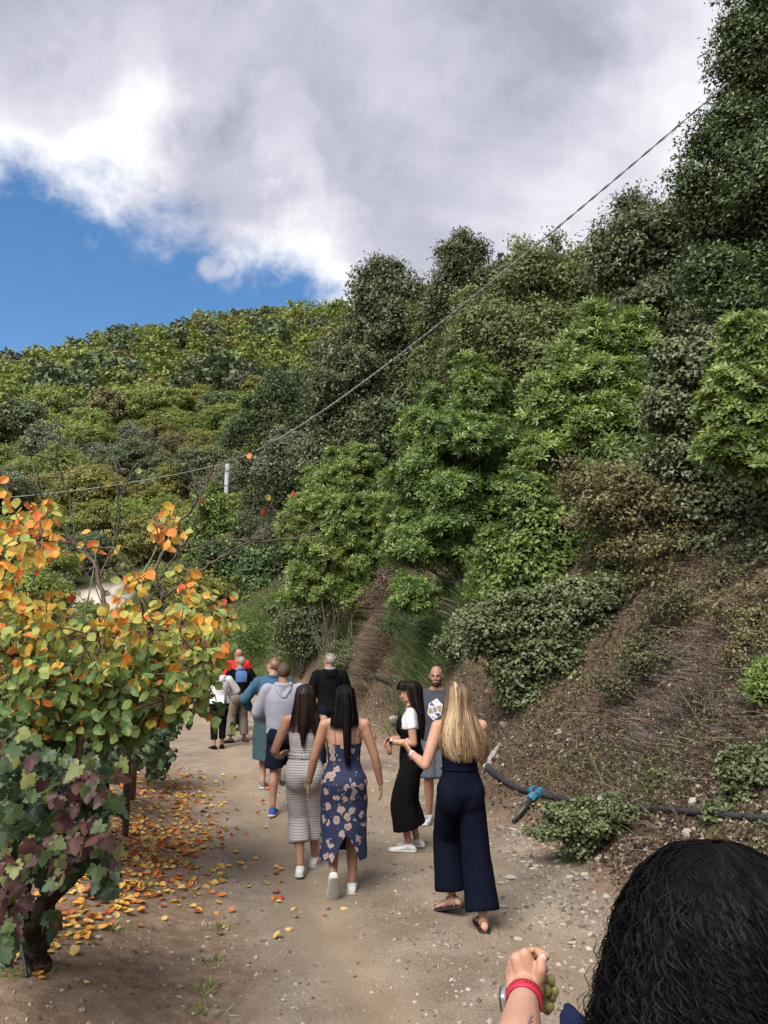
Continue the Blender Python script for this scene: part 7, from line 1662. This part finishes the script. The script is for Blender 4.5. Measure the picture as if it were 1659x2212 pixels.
def vine(label, d0, lobes, base_px, trunk, n, size, warm, seed, rad, dz=.35):
    rng = np.random.default_rng(seed); base = hit(*base_px); base[2] -= .05; root = empty('grapevine', tuple(base)); tag(root, label, 'vine', 'grapevines beside the track')
    w = np.array([l[2]*l[3] for l in lobes], float); w /= w.sum(); k = rng.choice(len(lobes), n, p=w); P = []; 
    for i in k:
        l = lobes[i]; r = math.sqrt(rng.random()); t = rng.uniform(0, 6.28); P.append(at(l[0]+l[2]*r*math.cos(t), l[1]+l[3]*r*math.sin(t), d0+rng.normal()*dz+(l[4] if len(l) > 4 else 0)))
    P = np.array(P); hz = height(P[:, 0], P[:, 1]); P = P[P[:, 2] > hz+.12]; n = len(P)
    D = unit(rng.normal(size=(n, 3))*np.array([.8, .5, .4])+np.array([0, -.15, -.85])); Nn = unit(rng.normal(size=(n, 3))*.5+np.array([.1, -.75, .6]))
    top = np.array([l[1]-l[3] for l in lobes]).min(); 
    nz = fbm(P[:, 0]*3.0, P[:, 1]*3, P[:, 2]*3.0, 2, seed); val = np.clip(.30+.20*rng.normal(size=n)+warm*np.maximum(nz, -.1)*2.2, .03, .98)
    leafy(root, P, D, Nn, size*(.75+.5*rng.random(n)), val, T_VINE, VINE, piv=base)
    for path, r in trunk:
        mb = MB(); C = curve_pts([at(u, v, d) for u, v, d in path], 26); C[1:-1] += rng.normal(size=(24, 3))*r*.16; mb.tube(C, np.linspace(r, r*.45, 26)*(1+.18*np.sin(np.arange(26)*1.7)), 9); o = mb.obj('trunk' if r > .03 else 'cane', VBARK, root); o.data.transform(Matrix.Translation(-Vector(base)))
    return root
bd = hit(78, 2085)[1]
vine('big near grapevine with green and dark red leaves and a gnarled black trunk', 4.1,
     [(30, 1640, 50, 60), (110, 1670, 50, 50), (160, 1700, 50, 50), (200, 1740, 40, 50), (60, 1760, 90, 90), (170, 1810, 70, 70), (235, 1850, 30, 46), (15, 1920, 45, 90), (110, 1870, 60, 46), (5, 2020, 30, 60), (250, 1660, 16, 20), (225, 1900, 40, 26), (113, 1985, 18, 24), (200, 1660, 20, 24), (262, 1740, 14, 26), (60, 1590, 20, 24)],
     (78, 2085), [([(85, 2100, bd), (75, 2030, bd-.05), (95, 1960, bd-.1), (150, 1890, bd-.2), (165, 1820, bd-.3)], .075), ([(80, 2040, bd-.03), (45, 1960, bd-.1), (60, 1880, bd-.2), (30, 1800, bd-.25)], .055), ([(120, 1930, bd-.1), (190, 1870, bd-.1), (205, 1800, bd-.1)], .03), ([(50, 1930, bd-.1), (70, 1850, bd-.2)], .028)], 1150, .064, .75, 91, .07)
d2 = hit(225, 1725)[1]
vine('dark green grapevine under the orange-leaved tree, left of the wooden post', d2-.5, [(180, 1600, 90, 60), (250, 1590, 70, 60), (210, 1650, 60, 40), (120, 1640, 60, 70), (160, 1700, 40, 30)], (225, 1725),
     [([(226, 1730, d2), (228, 1680, d2), (215, 1640, d2), (240, 1570, d2)], .045), ([(226, 1690, d2), (250, 1640, d2), (262, 1570, d2)], .02)], 800, .075, .15, 92, .04, .3)
d3 = hit(325, 1692)[1]
vine('dark green grapevine nearest the track bend, right of the wooden post', d3-.4, [(310, 1570, 70, 50), (345, 1610, 36, 60), (300, 1620, 50, 40), (340, 1670, 20, 24), (370, 1560, 22, 34)], (325, 1692),
     [([(322, 1700, d3), (322, 1655, d3), (338, 1620, d3), (330, 1560, d3)], .05), ([(322, 1650, d3), (308, 1600, d3)], .025), ([(322, 1650, d3), (350, 1630, d3), (345, 1580, d3)], .022)], 650, .075, .12, 93, .04, .25)
vine('shaded grapevine at the left edge behind the near one', 6.6, [(30, 1600, 60, 60), (90, 1590, 60, 50), (40, 1540, 60, 40), (100, 1660, 50, 40)], (110, 1880),
     [([(110, 1880, hit(110, 1880)[1]), (105, 1780, 6.8), (90, 1640, 6.7)], .045)], 600, .072, .2, 94, .04, .25)
def stake():
    b = hit(285, 1728); root = empty('wooden_post', tuple(b)); tag(root, 'reddish-brown wooden vineyard post between the two dark vines', 'post')
    MB().tube([(0, 0, -.2), (0, 0, .8), (.01, 0, 1.75)], [.045, .044, .042], 8).obj('post', mat('post_wood', (.13, .075, .045), .85, .15, (.22, .14, .09), 8, .4, 40, stretch=(5, 5, 1)), root)
    w = MB()
    for z in (.75, 1.15, 1.5): w.tube([(0, 0, z), (-1.6, -1.2, z-.02), (-3.4, -2.6, z)], .002, 4); 
    w.obj('wire', SILV, root)
    tag(root.children[-1], kind='stuff')
stake()
def hose():
    P = [hit(-30, 2010)+np.array([0, 0, .3]), hit(5, 2045)+np.array([0, 0, .22]), hit(40, 2085)+np.array([0, 0, .12]), hit(58, 2115)+np.array([0, 0, .0])]
    root = empty('irrigation_hose', tuple(P[3])); tag(root, 'thin black irrigation hose curving down beside the near vine trunk', 'hose'); MB().tube(curve_pts(P, 24)-P[3], .011, 8).obj('hose', PIPE, root)
hose()
def fallen():
    rng = np.random.default_rng(55); pts = []
    blobs = [(330, 1700, 100, 26, 150), (400, 1720, 70, 30, 120), (300, 1780, 130, 60, 300), (250, 1850, 120, 70, 300), (370, 1830, 90, 60, 200), (200, 1950, 90, 60, 170), (320, 1920, 100, 40, 120), (440, 1780, 60, 60, 60), (120, 2010, 70, 50, 50), (470, 1900, 70, 80, 34), (560, 1900, 80, 110, 16), (60, 2090, 40, 30, 12), (500, 1720, 50, 60, 14)]
    for u, v, a, b, n in blobs:
        for _ in range(int(n*.78)): pts.append((u+rng.normal()*a*.6, v+rng.normal()*b*.6))
    pts += [(610, 1945), (607, 1950), (578, 1790), (590, 1875), (605, 1910), (703, 1983), (600, 1880), (735, 1965), (636, 1985), (615, 2010), (1175, 1745), (1170, 1742), (1325, 1822), (1640, 1870), (195, 2128), (1210, 1655)]
    P = []
    for u, v in pts:
        if u < -20 or v < 1660: continue
        P.append((u, v, *hit(u, v)))
    P = np.array(P); order = np.argsort(P[:, 3])
    T = [(tmpl_ovate()[0]*np.array([1, 1, k])+0, T_OV[1]) for k in (1.0, 2.2, -1.5)]
    ts = (.02, .12, .25, .38, .5, .62, .75, .85, .95); words = ['pale yellow', 'yellow', 'golden yellow', 'yellow-orange', 'orange', 'deep orange', 'red-orange', 'red', 'brownish red']
    V_ = [[npmesh('fallen_leaf', t[0], t[1], np.full(len(t[0]), c), mats=(FALL,)) for c in ts] for t in T]
    rest = []
    for n_, i in enumerate(order):
        u, v, x, y, z = P[i]; c = int(np.clip(rng.choice(9, p=[.16, .17, .17, .14, .11, .09, .07, .05, .04]), 0, 8)); k = rng.integers(3)
        D = unit([rng.normal(), rng.normal(), rng.normal()*.15]); Nn = unit([rng.normal()*.35, rng.normal()*.35-.1, 1]); s = rng.uniform(.042, .08)
        if n_ < 298:
            o = bpy.data.objects.new('fallen_leaf', V_[k][c]); COL.objects.link(o); M = frame_euler(D, Nn).to_4x4(); M.translation = Vector((x, y, z+.012)); o.matrix_basis = M @ Matrix.Scale(s, 4)
            where = 'on the track' if u > 500 and u < 800 else 'on the right bank' if u > 800 else 'on the soil near the vine trunk' if u < 170 else 'on the soil under the orange-leaved tree'
            tag(o, '%s fallen leaf lying %s' % (words[c], where), 'leaf', 'fallen leaves')
        else: rest.append((x, y, z+.012, D, Nn, s, ts[c]))
    if rest:
        A = np.array([r[:3] for r in rest]); D = np.array([r[3] for r in rest]); Nn = np.array([r[4] for r in rest]); V, F = leaves(A, D, Nn, np.array([r[5] for r in rest]), T[1])
        me = npmesh('leaf_carpet', V, F, np.repeat([r[6] for r in rest], len(T[1][0])), mats=(FALL,)); tag(link('leaf_carpet', me), 'yellow and orange fallen leaves carpeting the soil beyond the nearest ones', 'fallen leaves', kind='stuff')
fallen()
